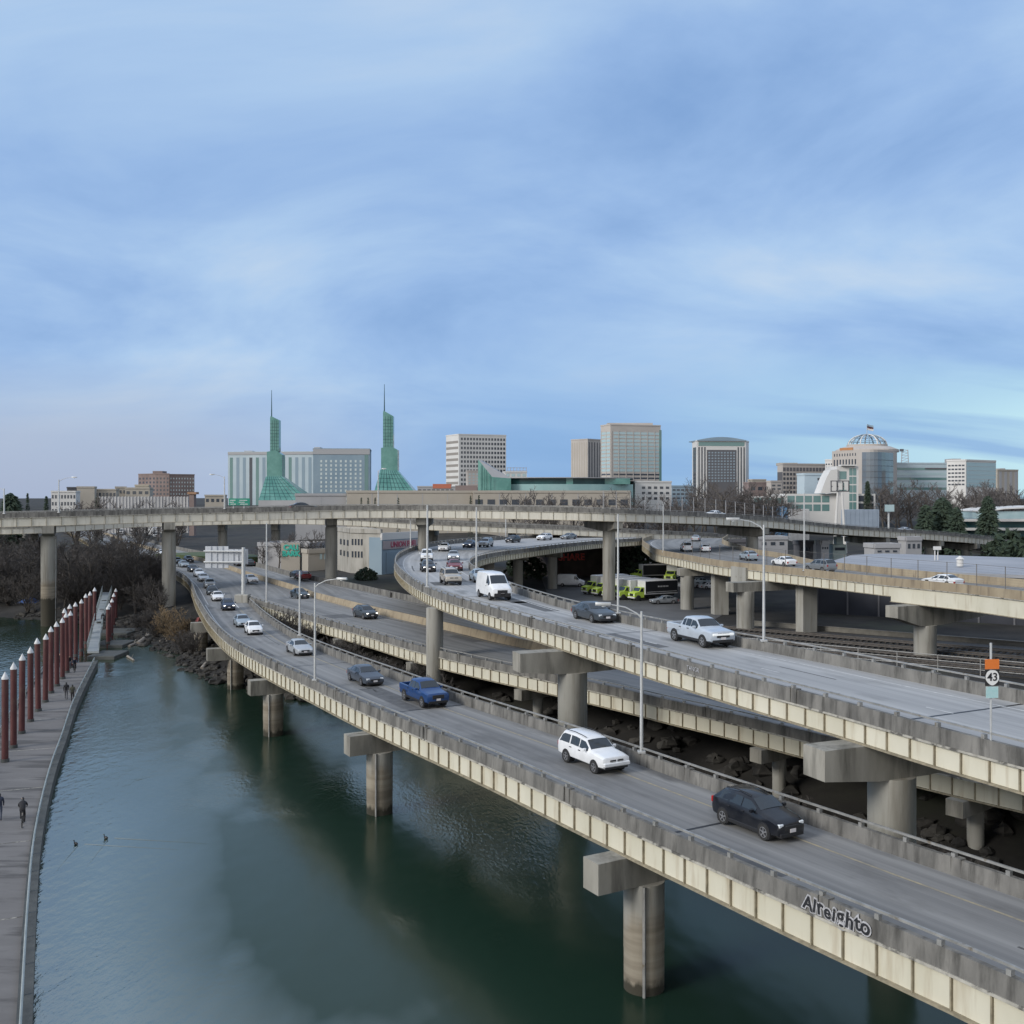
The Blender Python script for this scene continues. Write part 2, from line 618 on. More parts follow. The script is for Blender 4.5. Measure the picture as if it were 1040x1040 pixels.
def wnoise(sc, st, det=3, rot=0):
    mpn = N(t, 'ShaderNodeMapping')
    mpn.inputs['Scale'].default_value = st
    mpn.inputs['Rotation'].default_value = (0, 0, rot)
    t.links.new(tcn.outputs['Object'], mpn.inputs[0])
    nn = N(t, 'ShaderNodeTexNoise')
    nn.inputs['Scale'].default_value = sc
    nn.inputs['Detail'].default_value = det
    t.links.new(mpn.outputs[0], nn.inputs['Vector'])
    return nn.outputs[0]


ripple = wnoise(1.6, (1, .55, 1), 4, .5)
swell = wnoise(.35, (1, .5, 1), 2, -.3)
spw = N(t, 'ShaderNodeSeparateXYZ')
t.links.new(tcn.outputs['Object'], spw.inputs[0])
# distance from the line where the painted dim reflection beside the viaduct ends (world metres, positive towards the viaduct)
refl_zone = math_node(t, 'ADD', math_node(t, 'MULTIPLY', math_node(t, 'ADD', spw.outputs[0], 35.0), .916), math_node(t, 'MULTIPLY', math_node(t, 'ADD', spw.outputs[1], -97.0), .4))
refl_zone = math_node(t, 'ADD', refl_zone, math_node(t, 'MULTIPLY', math_node(t, 'ADD', wnoise(.10, (1, .5, 1), 4, .4), -.5), 9.0))
refl_zone = ramp(t, math_node(t, 'ADD', math_node(t, 'MULTIPLY', refl_zone, .05), .5), [(.26, 1.0), (.62, 0.0)])
ruffle_refl = ramp(t, math_node(t, 'SUBTRACT', wnoise(.075, (1, .6, 1), 4, .9), ramp(t, math_node(t, 'MULTIPLY', spw.outputs[0], .05), [(.30, 0.0), (.48, .3)])), [(.52, 0.0), (.66, .42)])  # ruffled patches, also painted with a stronger sky reflection
patch = math_node(t, 'MAXIMUM', refl_zone, ruffle_refl)
fine = math_node(t, 'MULTIPLY', math_node(t, 'MULTIPLY', wnoise(4.5, (1, .45, 1), 4, .7), ruffle_refl), 1.3)
hgt = math_node(t, 'ADD', math_node(t, 'MULTIPLY', math_node(t, 'MULTIPLY', ripple, patch), .75), math_node(t, 'MULTIPLY', swell, .7))
hgt = math_node(t, 'ADD', hgt, fine)
bn = N(t, 'ShaderNodeBump')
bn.inputs['Strength'].default_value = .55
bn.inputs['Distance'].default_value = .16
t.links.new(hgt, bn.inputs['Height'])
gl = N(t, 'ShaderNodeBsdfGlossy')
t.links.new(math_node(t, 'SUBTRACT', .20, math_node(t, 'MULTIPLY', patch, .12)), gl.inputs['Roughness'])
gl.inputs['Color'].default_value = (1.0, .98, .90, 1)
df = N(t, 'ShaderNodeBsdfDiffuse')
df.inputs['Color'].default_value = (.012, .030, .020, 1)
fr = N(t, 'ShaderNodeFresnel')
t.links.new(math_node(t, 'ADD', math_node(t, 'MULTIPLY', patch, 3.2), 1.36), fr.inputs['IOR'])  # mask paints a brighter sky reflection on ruffled water by raising the IOR
for nn in (gl, df, fr):
    t.links.new(bn.outputs[0], nn.inputs['Normal'])
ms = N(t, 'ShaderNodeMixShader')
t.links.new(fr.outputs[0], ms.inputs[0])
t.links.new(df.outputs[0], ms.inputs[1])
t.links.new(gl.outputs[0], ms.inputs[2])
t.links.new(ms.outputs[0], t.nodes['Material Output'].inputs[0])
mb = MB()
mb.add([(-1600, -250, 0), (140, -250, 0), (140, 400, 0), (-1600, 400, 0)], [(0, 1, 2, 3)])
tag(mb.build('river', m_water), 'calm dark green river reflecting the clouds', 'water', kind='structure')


# ------------------------------------------------------------------ viaducts
def crom(pts, step):
    out = []
    pts = [p for i, p in enumerate(pts) if i == 0 or (p - pts[i - 1]).length > .3]
    n = len(pts)
    for i in range(n - 1):
        p0, p1, p2, p3 = pts[max(i - 1, 0)], pts[i], pts[i + 1], pts[min(i + 2, n - 1)]
        if i == 0:
            p0 = p1 * 2 - p2
        if i == n - 2:
            p3 = p2 * 2 - p1
        t0 = 0
        t1 = t0 + (p1 - p0).length ** .5
        t2 = t1 + (p2 - p1).length ** .5
        t3 = t2 + (p3 - p2).length ** .5
        k = max(2, int((p2 - p1).length / .5))
        for j in range(k):
            tt = t1 + (t2 - t1) * j / k
            a1 = p0 * ((t1 - tt) / (t1 - t0)) + p1 * ((tt - t0) / (t1 - t0))
            a2 = p1 * ((t2 - tt) / (t2 - t1)) + p2 * ((tt - t1) / (t2 - t1))
            a3 = p2 * ((t3 - tt) / (t3 - t2)) + p3 * ((tt - t2) / (t3 - t2))
            b1 = a1 * ((t2 - tt) / (t2 - t0)) + a2 * ((tt - t0) / (t2 - t0))
            b2 = a2 * ((t3 - tt) / (t3 - t1)) + a3 * ((tt - t1) / (t3 - t1))
            out.append(b1 * ((t2 - tt) / (t2 - t1)) + b2 * ((tt - t1) / (t2 - t1)))
    out.append(pts[-1])
    # light smoothing, then equal steps
    for _ in range(24):
        out = [out[0]] + [(out[i - 1] + out[i] * 2 + out[i + 1]) / 4 for i in range(1, len(out) - 1)] + [out[-1]]
    res = [out[0]]
    acc = 0
    for a, b in zip(out[:-1], out[1:]):
        sl_ = (b - a).length
        while acc + sl_ >= step:
            t_ = (step - acc) / sl_
            a = a + (b - a) * t_
            sl_ = (b - a).length
            res.append(a.copy())
            acc = 0
        acc += sl_
    if (res[-1] - out[-1]).length > step * .3:
        res.append(out[-1])
    return res


class Road:
    """runs along its near (left) edge; z of the points = top of its guard rail"""

    def __init__(s, lp, rp=None, width=None, step=2.0):
        s.L = crom([Vector(p) for p in lp], step)
        n = len(s.L)
        s.T, s.Nn, s.S = [], [], [0]
        for i in range(n):
            d = s.L[min(i + 1, n - 1)] - s.L[max(i - 1, 0)]
            d.z = 0
            d.normalize()
            s.T.append(d)
            s.Nn.append(Vector((d.y, -d.x, 0)))
            if i:
                s.S.append(s.S[-1] + (s.L[i] - s.L[i - 1]).length)
        if rp is None:
            s.R = [s.L[i] + s.Nn[i] * (width(s.S[i]) if callable(width) else width) for i in range(n)]
        else:
            rr = crom([Vector(p) for p in rp], .5)
            s.R = []
            k = 0
            for i in range(n):
                best, bk = 1e9, k
                for q in range(k, min(len(rr), k + 120)):
                    dd = (rr[q] - s.L[i]).xy.length
                    if dd < best:
                        best, bk = dd, q
                k = bk
                v = rr[k].copy()
                v.z = s.L[i].z
                s.R.append(v)
            for _ in range(3):
                s.R = [s.R[0]] + [(s.R[i - 1] + s.R[i] * 2 + s.R[i + 1]) / 4 for i in range(1, n - 1)] + [s.R[-1]]
        s.NR = []
        for i in range(n):
            d = s.R[min(i + 1, n - 1)] - s.R[max(i - 1, 0)]
            d.z = 0
            if d.length < 1e-3:
                s.NR.append(s.Nn[i])
            else:
                d.normalize()
                s.NR.append(Vector((d.y, -d.x, 0)))

    def l(s, i, a, b):
        return s.L[i] + s.Nn[i] * a + Vector((0, 0, b))

    def r(s, i, a, b):
        return s.R[i] - s.NR[i] * a + Vector((0, 0, b))

    def m(s, i, t_, b):
        return s.L[i].lerp(s.R[i], t_) + Vector((0, 0, b))

    def at(s, x, y):
        """nearest station"""
        best, bi = 1e9, 0
        for i, p in enumerate(s.L):
            q = (p + s.R[i]) / 2
            d = min((q.x - x) ** 2 + (q.y - y) ** 2, (p.x - x) ** 2 + (p.y - y) ** 2, (s.R[i].x - x) ** 2 + (s.R[i].y - y) ** 2)
            if d < best:
                best, bi = d, i
        return bi

    def fr(s, sv):
        import bisect
        sv = max(0, min(s.S[-1] - .01, sv))
        i = bisect.bisect_right(s.S, sv) - 1
        i = min(i, len(s.S) - 2)
        return i, (sv - s.S[i]) / max(1e-6, s.S[i + 1] - s.S[i])

    def e(s, edge, sv, a, b):
        i, f_ = s.fr(sv)
        fn = s.l if edge == 'L' else s.r
        return fn(i, a, b).lerp(fn(i + 1, a, b), f_)

    def near(s, x, y, right=False):
        """nearest point on an edge, as a fractional station"""
        E = s.R if right else s.L
        best = (1e9, 0)
        for i in range(len(E) - 1):
            a, b = E[i].xy, E[i + 1].xy
            u = b - a
            tt = max(0, min(1, (Vector((x, y)) - a).dot(u) / max(u.length_squared, 1e-9)))
            d = (a + u * tt - Vector((x, y))).length
            if d < best[0]:
                best = (d, i + tt)
        return best[1]


def lo_ft(mb, rd, fn, i0, i1, side=None):
    rs = [fn(i) for i in range(i0, i1 + 1)]
    b = len(mb.V)
    mb.rings(rs)
    return b


ROADZ = -.92


def deck(rd, root, m, i0=0, i1=None, inset=.27, name='road_deck', dz=0.0):
    i1 = len(rd.L) - 1 if i1 is None else i1
    mb = MB()
    mb.UV = []
    K = 8
    rs = []
    for i in range(i0, i1 + 1):
        a, b = rd.l(i, inset, ROADZ + dz), rd.r(i, inset, ROADZ + dz)
        top = [a.lerp(b, k / K) for k in range(K + 1)]
        w_ = (b - a).length
        rs.append(top + [b + Vector((0, 0, -.28)), a + Vector((0, 0, -.28))])
        mb.UV += [(rd.S[i], w_ * k / K) for k in range(K + 1)] + [(rd.S[i], w_), (rd.S[i], 0)]
    mb.rings(rs)
    return mb.build(name, m, root)


def strip(mb, rd, tfn, width, i0, i1, dash=None, dz=.006):
    """painted line: tfn(i) gives a world point on the road at rail height"""
    seg = []
    for i in range(i0, i1 + 1):
        on = dash is None or (rd.S[i] % (dash[0] + dash[1])) < dash[0]
        if on:
            c = tfn(i) + Vector((0, 0, ROADZ + dz))
            seg.append((c - rd.Nn[i] * width / 2, c + rd.Nn[i] * width / 2))
        if (not on or i == i1) and len(seg) > 1:
            V = [q for p in seg for q in p]
            mb.add(V, [(2 * k, 2 * k + 1, 2 * k + 3, 2 * k + 2) for k in range(len(seg) - 1)])
        if not on:
            seg = []


def side_parts(rd, root, edge, i0, i1, rib=1.3, rail=True, m_par=None, post=2.2, gdepth=1.0, girder=True, ledge=True, railh=.30, m_g=None, ribs=True, inner=False):
    e = rd.l if edge == 'L' else rd.r
    T = rd.T
    m_par = m_par or m_parapet
    m_g = m_g or m_girder
    ptop = -railh if rail else 0.0
    mb = MB()
    mb.rings([[e(i, 0, ROADZ - .02), e(i, .28, ROADZ - .02), e(i, .24, ptop), e(i, .03, ptop)] for i in range(i0, i1 + 1)])
    # a joint between two stub pilasters every few posts
    ns = rd.Nn if edge == 'L' else rd.NR
    if rail:
        k = math.ceil(rd.S[i0] / (post * 7)) * post * 7
        while k < rd.S[i1] - 1:
            i, _f = rd.fr(k)
            for q in (-.22, .22):
                mb.obox(rd.e(edge, k + q, .12, (ROADZ + ptop) / 2 + .02), T[i] * .15, ns[i] * .155, (0, 0, (ptop - ROADZ) / 2 + .03))
            k += post * 7
    mb.build('parapet', m_par, root)
    if ledge:
        mb = MB()
        mb.rings([[e(i, -.07, ROADZ - .10), e(i, .26, ROADZ - .10), e(i, .26, ROADZ - .023), e(i, -.04, ROADZ - .023)] for i in range(i0, i1 + 1)])
        mb.build('deck_edge', m_ledge, root)
    if rail:
        mb = MB()
        mb.rings([[e(i, .09, -.08), e(i, .18, -.08), e(i, .18, 0), e(i, .09, 0)] for i in range(i0, i1 + 1)])
        k = math.ceil(rd.S[i0] / post) * post
        while k < rd.S[i1] - .2:
            i, _f = rd.fr(k)
            mb.obox(rd.e(edge, k, .13, -railh / 2 - .08), T[i] * .08, ns[i] * .085, (0, 0, railh / 2 - .05))
            k += post
        mb.build('guard_rail', m_rail, root)
    if girder:
        mb = MB()
        zb = ROADZ - .09 - gdepth
        mb.rings([[e(i, .10, zb), e(i, .14, zb), e(i, .14, ROADZ - .09), e(i, .10, ROADZ - .09)] for i in range(i0, i1 + 1)])
        mb.mi = 1
        mb.rings([[e(i, -.06, zb - .07), e(i, .34, zb - .07), e(i, .34, zb - .002), e(i, -.06, zb - .002)] for i in range(i0, i1 + 1)])
        if ribs:
            k = math.ceil(rd.S[i0] / rib) * rib
            while k < rd.S[i1] - .2:
                i, _f = rd.fr(k)
                mb.obox(rd.e(edge, k, .05, ROADZ - .09 - gdepth / 2), T[i] * .026, ns[i] * .05, (0, 0, gdepth / 2 - .003))
                k += rib
        mb.build('girder', [m_g, m_rib], root)


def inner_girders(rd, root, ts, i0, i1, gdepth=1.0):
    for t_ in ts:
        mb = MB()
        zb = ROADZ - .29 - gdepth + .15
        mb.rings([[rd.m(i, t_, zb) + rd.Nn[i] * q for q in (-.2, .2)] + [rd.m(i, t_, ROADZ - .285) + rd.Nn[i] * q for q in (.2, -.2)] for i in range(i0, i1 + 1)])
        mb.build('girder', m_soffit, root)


def pier(root, c, n_, zb, zt, r, cap=None, caph=1.5, capw=.65, waterline=False, taper=0.0, square=None):
    """column at c (plan); cap = (out, in): reach along -n and +n of its cap beam"""
    n_ = Vector((n_.x, n_.y, 0)).normalized()
    T_ = Vector((-n_.y, n_.x, 0))
    mb = MB()
    top = zt - (caph if cap else 0)
    if square:
        mb.obox((c[0], c[1], (zb + top) / 2), n_ * square, T_ * square * .7, (0, 0, (top - zb) / 2 + .01))
    else:
        prof = [(r, zb), (r, zb + (top - zb) * .62), (r * 1.012, zb + (top - zb) * .62 + .02), (r * 1.012, top + .01)]
        mb.lathe([(a, h) for a, h in prof], (c[0], c[1], 0), 28)
    o = mb.build('pier', m_pier_w if waterline else m_conc, root, smooth=50)
    if waterline and cap:
        mb = MB()
        q = Vector((c[0], c[1], 0)) - n_ * (r + .09) * .6 - T_ * (r + .09) * .8
        mb.tube((q.x, q.y, -.6), (q.x, q.y, zt - caph + .02), .07, n=6)
        mb.build('drain_pipe', m_rail, o)
    if cap:
        mb = MB()
        c0 = Vector((c[0], c[1], 0))
        a, b = c0 - n_ * cap[0], c0 + n_ * cap[1]
        z0, z1 = zt - caph, zt
        e1, e2 = r * 1.25, r * 1.25
        prof = [(a, z0 + caph * taper), (c0 - n_ * e1, z0), (c0 + n_ * e2, z0), (b, z0 + caph * taper), (b, z1), (a, z1)]
        if cap[0] < e1 + .1:
            prof[1] = (c0 - n_ * (cap[0] * .98), z0)
        if cap[1] < e2 + .1:
            prof[2] = (c0 + n_ * (cap[1] * .98), z0)
        mb.extrude([Vector((p.x, p.y, z)) - T_ * capw for p, z in prof], T_ * capw * 2)
        q = mb.build('pier_cap', m_conc_dk, o)
    return o


# --- A: the near ramp over the river
LA = [P(1100, 1016, 8.15), P(1040, 986, 8.15), P(908, 932, 8.15), P(801, 889, 8.12), P(720, 854.5, 8.08), P(677, 837, 8.05), P(584, 798, 7.95), P(520, 770.3, 7.85), P(456, 744, 7.75), P(420, 730, 7.65), P(360, 706, 7.45), P(318.5, 687.3, 7.3), P(270, 665.4, 7.05), P(235.4, 647, 6.75), P(214.6, 628.5, 6.5), P(200.8, 607.7, 6.35)]
LM = [P(187, 583.5, 6.25), P(150, 567.5, 6.2), P(110, 557, 6.2), P(67, 537, 6.2)]
rest = [LA[-1] + (LA[-1] - LA[-2]) * .0]
ext = LA[0] + (LA[0] - LA[2]).normalized() * 22
A_all = Road([ext] + LA + LM, width=7.2)
gore = Vector((-39.5, 152))
iA = int(A_all.near(gore.x - 6, gore.y - 4))
# the wide road beyond the gore narrows from 28 to 20 m
def wM(sv):
    s0 = A_all.S[iA]
    return 28.5 - 8.5 * sst(sv - s0, 0, 60)


rdA = A_all
rootA = thing('river_viaduct', 'nearest viaduct ramp with cream girders, curving over the water on round piers', 'viaduct', (5.6, 43.8, 0))
deck(rdA, rootA, m_road_a, 0, iA)
side_parts(rdA, rootA, 'L', 0, len(rdA.L) - 1, gdepth=1.03)
side_parts(rdA, rootA, 'R', 0, iA - 1)
inner_girders(rdA, rootA, (.35, .65), 0, iA)
mb = MB()
strip(mb, rdA, lambda i: rdA.r(i, 2.0, 0), .13, 0, iA - 3)
mb.build('road_marking', m_yellow, rootA)
mb = MB()
strip(mb, rdA, lambda i: rdA.l(i, 1.0, 0), .13, 0, iA)
strip(mb, rdA, lambda i: rdA.r(i, 2.0, 0), .2, iA - 3, iA + 4)
mb.build('road_marking', m_white, rootA)
# expansion joints: dark strips over the piers
def joints(rd, root, stations):
    for f in stations:
        mb = MB()
        i = int(f)
        a, b = rd.l(i, .3, ROADZ + .005), rd.r(i, .3, ROADZ + .005)
        T_ = rd.T[i] * .09
        mb.add([a - T_, b - T_, b + T_, a + T_], [(0, 1, 2, 3)])
        mb.build('expansion_joint', m_black, root)


jl = []
for (px, d, zb) in ((654, 43.9, -3), (385.5, 68.3, -3), (277.5, 90.6, -2.5), (239, 112.5, -1.5), (204, 137, 0), (655, 43.9, 0)):
    c = P2(px, d)
    if px == 655:
        continue
    fi = rdA.near(c.x, c.y)
    i = int(fi)
    zt = rdA.L[i].z + ROADZ - .09 - 1.03 - .075
    q = rdA.L[i]
    off = (c - q).xy.dot(rdA.Nn[i].xy)
    pier(rootA, c, rdA.Nn[i], zb, zt, .87, (off + 1.5, 7.4 - off), 1.3, .55, waterline=True)
    jl.append(i)
# one more pier line in front of the frame edge
i = int(rdA.near(17.5, 22))
pier(rootA, rdA.m(i, .4, 0), rdA.Nn[i], -3, rdA.L[i].z + ROADZ - 1.195, .87, (4.6, 4.4), 1.45, .62, waterline=True)
joints(rdA, rootA, jl)

# --- C: the main highway, two carriageways; beyond the gore it becomes the wide road M
LC = [Vector((62, 12, 6.5)), Vector((45, 32, 6.5)), Vector((34, 45, 6.5)), Vector((27, 53.5, 6.5)), Vector((22.5, 59.2, 6.5)), Vector((14.3, 71, 6.5)), P(677, 706.5, 6.5), P(635, 696.5, 6.5), P(596, 688.5, 6.5), P(567.5, 682.3, 6.5), P(505, 670, 6.5), P(457, 660, 6.5), P(420, 651.5, 6.5), P(383, 641, 6.5), P(346, 631, 6.5), P(309, 621.2, 6.5), P(279, 612.5, 6.5), P(251.5, 604, 6.5)]
rdC = Road(LC, width=21)
nC = len(rdC.L) - 1
rootC = thing('highway_viaduct', 'low two-way highway passing under the upper ramp, concrete median down its middle', 'highway', (6, 80, 2.5))
deck(rdC, rootC, m_road_c)
side_parts(rdC, rootC, 'L', 0, nC)
side_parts(rdC, rootC, 'R', 0, nC, girder=False, rail=False)
inner_girders(rdC, rootC, (.2, .4, .6, .8), 0, nC)


def barrier(rd, root, fn, i0, i1, h=.85, name='median_barrier', m=None):
    mb = MB()
    rs = []
    for i in range(i0, i1 + 1):
        c = fn(i) + Vector((0, 0, ROADZ))
        n_ = rd.Nn[i]
        rs.append([c - n_ * .3, c + n_ * .3, c + n_ * .28 + Vector((0, 0, .2)), c + n_ * .1 + Vector((0, 0, h)), c - n_ * .1 + Vector((0, 0, h)), c - n_ * .28 + Vector((0, 0, .2))])
    mb.rings(rs)
    return mb.build(name, m or m_parapet_tan, root)


barrier(rdC, rootC, lambda i: rdC.l(i, 10.3, 0), 0, nC)
mb = MB()
strip(mb, rdC, lambda i: rdC.l(i, 1.2, 0), .13, 0, nC)
strip(mb, rdC, lambda i: rdC.l(i, 5.2, 0), .13, 0, nC, (3, 9))
strip(mb, rdC, lambda i: rdC.l(i, 15.5, 0), .13, 0, nC, (3, 9))
strip(mb, rdC, lambda i: rdC.l(i, 19.8, 0), .13, 0, nC)
mb.build('road_marking', m_white, rootC)
mb = MB()
strip(mb, rdC, lambda i: rdC.l(i, 9.5, 0), .13, 0, nC)
strip(mb, rdC, lambda i: rdC.l(i, 11.2, 0), .13, 0, nC)
mb.build('road_marking', m_yellow, rootC)
for (px, d) in ((760, 68.5), (541, 89.5), (424, 104.5), (346, 121), (975, 58)):
    c = P2(px, d)
    i = int(rdC.near(c.x, c.y))
    for t_, fr_ in ((.08, 1), (.5, 0), (.9, 0)):
        q = rdC.m(i, t_, 0)
        pier(rootC, q, rdC.Nn[i], ground_z(q.x, q.y) - 1, rdC.L[i].z + ROADZ - 1.165, .45, (2.3, 4) if fr_ else (4, 3), .9, .5)

# M
class Sub:
    pass


rdM = Road([p for p in A_all.L[iA::3]] + [A_all.L[-1]], width=lambda sv: 28.5 - 8.5 * sst(sv, 0, 60))
for k in range(len(rdM.L)):
    pass
nM = len(rdM.L) - 1
deck(rdM, rootC, m_road_c, 0, nM, dz=-.004)
side_parts(rdM, rootC, 'R', 0, nM, girder=True, rail=False, ledge=False)
barrier(rdM, rootC, lambda i: rdM.m(i, .62, 0), 3, nM)
mb = MB()
strip(mb, rdM, lambda i: rdM.m(i, .30, 0), .13, 3, nM, (3, 9))
strip(mb, rdM, lambda i: rdM.m(i, .46, 0), .13, 3, nM, (3, 9))
strip(mb, rdM, lambda i: rdM.m(i, .82, 0), .13, 3, nM, (3, 9))
strip(mb, rdM, lambda i: rdM.m(i, .05, 0), .13, 0, nM)
strip(mb, rdM, lambda i: rdM.m(i, .95, 0), .13, 0, nM)
mb.build('road_marking', m_white, rootC)
for k in range(12, nM - 8, 14):
    q = rdM.m(k, .5, 0)
    pier(rootC, q, rdM.Nn[k], ground_z(q.x, q.y) - 1, rdM.L[k].z + ROADZ - 1.2, .6, (9, 9), .9, .5)
    q2 = rdM.m(k, .04, 0)
    pier(rootC, q2, rdM.Nn[k], ground_z(q2.x, q2.y) - 1, rdM.L[k].z + ROADZ - 1.2, .5)
# concrete slab nose filling the gore between A and C
# --- B: the upper ramp with its loop
LB = [P(1040, 752.7, 12.2) + (P(1040, 752.7, 12.2) - P(905, 719, 12.2)).normalized() * 18, P(1040, 752.7, 12.2), P(954.6, 732, 12.2), P(857.7, 706.5, 12.2), P(800, 692.2, 12.2), P(737, 676.5, 12.2), P(677, 661, 12.2), P(605, 642, 12.2), P(580, 635, 12.2), P(520, 619, 12.2), P(472.5, 606.5, 12.2), P(447, 599, 12.2), P(422.5, 588.5, 12.2), P(406, 577, 12.2), P(400.5, 567.5, 12.2), P(407, 559, 12.2), P(430, 551.5, 12.2), P(480, 546, 12.2), P(560, 541.5, 12.2), P(640, 539.3, 12.2)]
RB = [P(1040, 694, 12.2) + (P(1040, 752.7, 12.2) - P(905, 719, 12.2)).normalized() * 22, P(1040, 694, 12.2), P(971, 682, 12.2), P(869, 662.7, 12.2), P(800, 650, 12.2), P(741.5, 640.5, 12.2), P(667.7, 627, 12.2), P(622, 618, 12.2), P(580, 608.5, 12.2), P(545, 599, 12.2), P(515, 589.5, 12.2), P(489, 577.5, 12.2), P(478, 571, 12.2), P(482, 564.5, 12.2), P(502, 559.4, 12.2), P(536, 555.2, 12.2), P(576, 550.5, 12.2), P(612, 547.3, 12.2), P(652, 545, 12.2)]
rdB = Road(LB, RB, step=1.5)
nB = len(rdB.L) - 1
rootB = thing('upper_ramp', 'upper viaduct ramp with cream girders, looping round to the right behind its pier', 'viaduct', (4.2, 72, 2.5))
deck(rdB, rootB, m_road_b)
side_parts(rdB, rootB, 'L', 0, nB, gdepth=.86)
side_parts(rdB, rootB, 'R', 0, nB, gdepth=.86)
inner_girders(rdB, rootB, (.35, .65), 0, nB, .8)
mb = MB()
strip(mb, rdB, lambda i: rdB.l(i, 1.3, 0), .13, 0, nB)
strip(mb, rdB, lambda i: rdB.m(i, .5, 0), .12, 0, int(rdB.near(-17, 147)), (3, 9))
strip(mb, rdB, lambda i: rdB.r(i, 1.6, 0), .13, 0, nB)
mb.build('road_marking', m_white, rootB)
jl = []
for (px, d, r, co, ci, sq) in ((905.5, 45.6, 1.02, 2.2, 8, None), (581.5, 72.5, 1.03, 3.3, 8, None), (441.5, 99.5, .82, None, 6, None)):
    c = P2(px, d)
    i = int(rdB.near(c.x, c.y))
    zt = rdB.L[i].z + ROADZ - 1.025
    off = (c - rdB.L[i]).xy.dot(rdB.Nn[i].xy)
    pier(rootB, c, rdB.Nn[i], ground_z(c.x, c.y) - 1, zt, r, (off + co, ci) if co else None, 1.6, .7, taper=.18)
    jl.append(i)
for (px, d) in ((526, 196), (561, 206), (490, 172)):
    c = P2(px, d)
    i = int(rdB.near(c.x, c.y, True))
    pier(rootB, c, rdB.Nn[i], ground_z(c.x, c.y) - 1, rdB.L[i].z + ROADZ - 1.025, .95, (5, 2), 1.3, .6)
joints(rdB, rootB, jl)

# --- D: the right-hand ramp with tan parapet and chain-link fence
LD = [Vector((66, 66, 11.5)), P(1040, 600.4, 11.6), P(991, 594.8, 11.6), P(897, 586, 11.6), P(800, 576, 11.6), P(735, 569.5, 11.6), P(690, 562, 11.6), P(667, 557.8, 11.6), Vector((27.2, 205, 11.6)), Vector((29.5, 232, 11.6)), Vector((37, 262, 11.6))]
rdD = Road(LD, width=lambda sv: 12 + 6 * sst(sv, 70, 120))
nD = len(rdD.L) - 1
rootD = thing('tan_parapet_ramp', 'ramp with tan parapet and tall wire fence on the right, above the dark warehouse', 'viaduct', (44, 118, 2.5))
deck(rdD, rootD, m_road_c)
iJ = int(rdD.near(*P2(900, 119.5).xy))
side_parts(rdD, rootD, 'L', 0, iJ, rail=False, m_par=m_parapet_tan, gdepth=1.75, ribs=False)
side_parts(rdD, rootD, 'L', iJ, nD, rail=False, m_par=m_parapet_tan, gdepth=1.15, rib=1.6)
side_parts(rdD, rootD, 'R', 0, nD, rail=False, m_par=m_parapet_tan)
inner_girders(rdD, rootD, (.3, .7), 0, nD)
mb = MB()
strip(mb, rdD, lambda i: rdD.l(i, 2.0, 0), .14, 0, nD)
strip(mb, rdD, lambda i: rdD.l(i, 6.0, 0), .14, 0, nD, (3, 9))
strip(mb, rdD, lambda i: rdD.l(i, 10.0, 0), .14, 0, nD, (3, 9))
mb.build('road_marking', m_white, rootD)
jl = []
for (px, d, r, co, ci, ch, tp) in ((939.5, 117.5, 1.25, 5.2, 13, 2.4, .45), (757, 141, 1.2, 2.6, 8, 1.3, 0), (819, 139, 1.2, 0, 0, 0, 0), (698, 168, 1.1, 1.5, 6, 1.2, 0), (731, 161, .9, 0, 0, 0, 0)):
    c = P2(px, d)
    i = int(rdD.near(c.x, c.y))
    dep = 1.75 if i <= iJ else 1.15
    zt = rdD.L[i].z + ROADZ - .09 - dep - .075
    pier(rootD, c, rdD.Nn[i], ground_z(c.x, c.y) - 1, zt, r, (co, ci) if co else None, ch, .9, taper=tp, square=1.15 if px in (819, 731) else None)
    jl.append(i)
# steel hinge box that carries the joint over the second pier
c = rdD.l(int(rdD.near(*P2(742, 147).xy)), -.12, 0)
i = int(rdD.near(c.x, c.y))
mb = MB()
mb.obox(rdD.l(i, .6, -2.2), rdD.T[i] * 1.9, rdD.Nn[i] * .85, (0, 0, 1.55))
for a_ in (-.6, .6):
    mb.tube(rdD.l(i, -.3, -2.0) + rdD.T[i] * a_, rdD.l(i, -.25, -2.0) + rdD.T[i] * a_, .16)
mb.build('hinge_box', m_conc, rootD)
# fence on the parapet
m_wire = mat('fence_wire', (0.16, 0.15, 0.14), rough=.6, metal=.4)
fence = thing('chain_link_fence', 'tall thin wire fence standing on the tan parapet of the right-hand ramp', 'fence', tuple(rdD.l(iJ, .14, 0)))
i_f0, i_f1 = int(rdD.near(*P2(1035, 103).xy)), int(rdD.near(*P2(690, 172).xy))
for i in range(i_f0, i_f1, 1):
    if (i - i_f0) % 2 == 0:
        mb = MB()
        mb.tube(rdD.l(i, .14, -.05), rdD.l(i, .14, 2.3), .045, n=5)
        mb.build('fence_post', m_wire, fence)
mb = MB()
for h in (2.25, .15):
    mb.path([rdD.l(i, .14, h) for i in range(i_f0, i_f1)], .025, 4)
for k in range(1, 8):
    mb.path([rdD.l(i, .14, .15 + k * .27) for i in range(i_f0, i_f1, 2)], .006, 3)
mb.build('fence_mesh', m_wire, fence)

# --- F: the high overpass across the picture, and its twin behind
def FD(px, py, d):
    return PD(px, py, d)


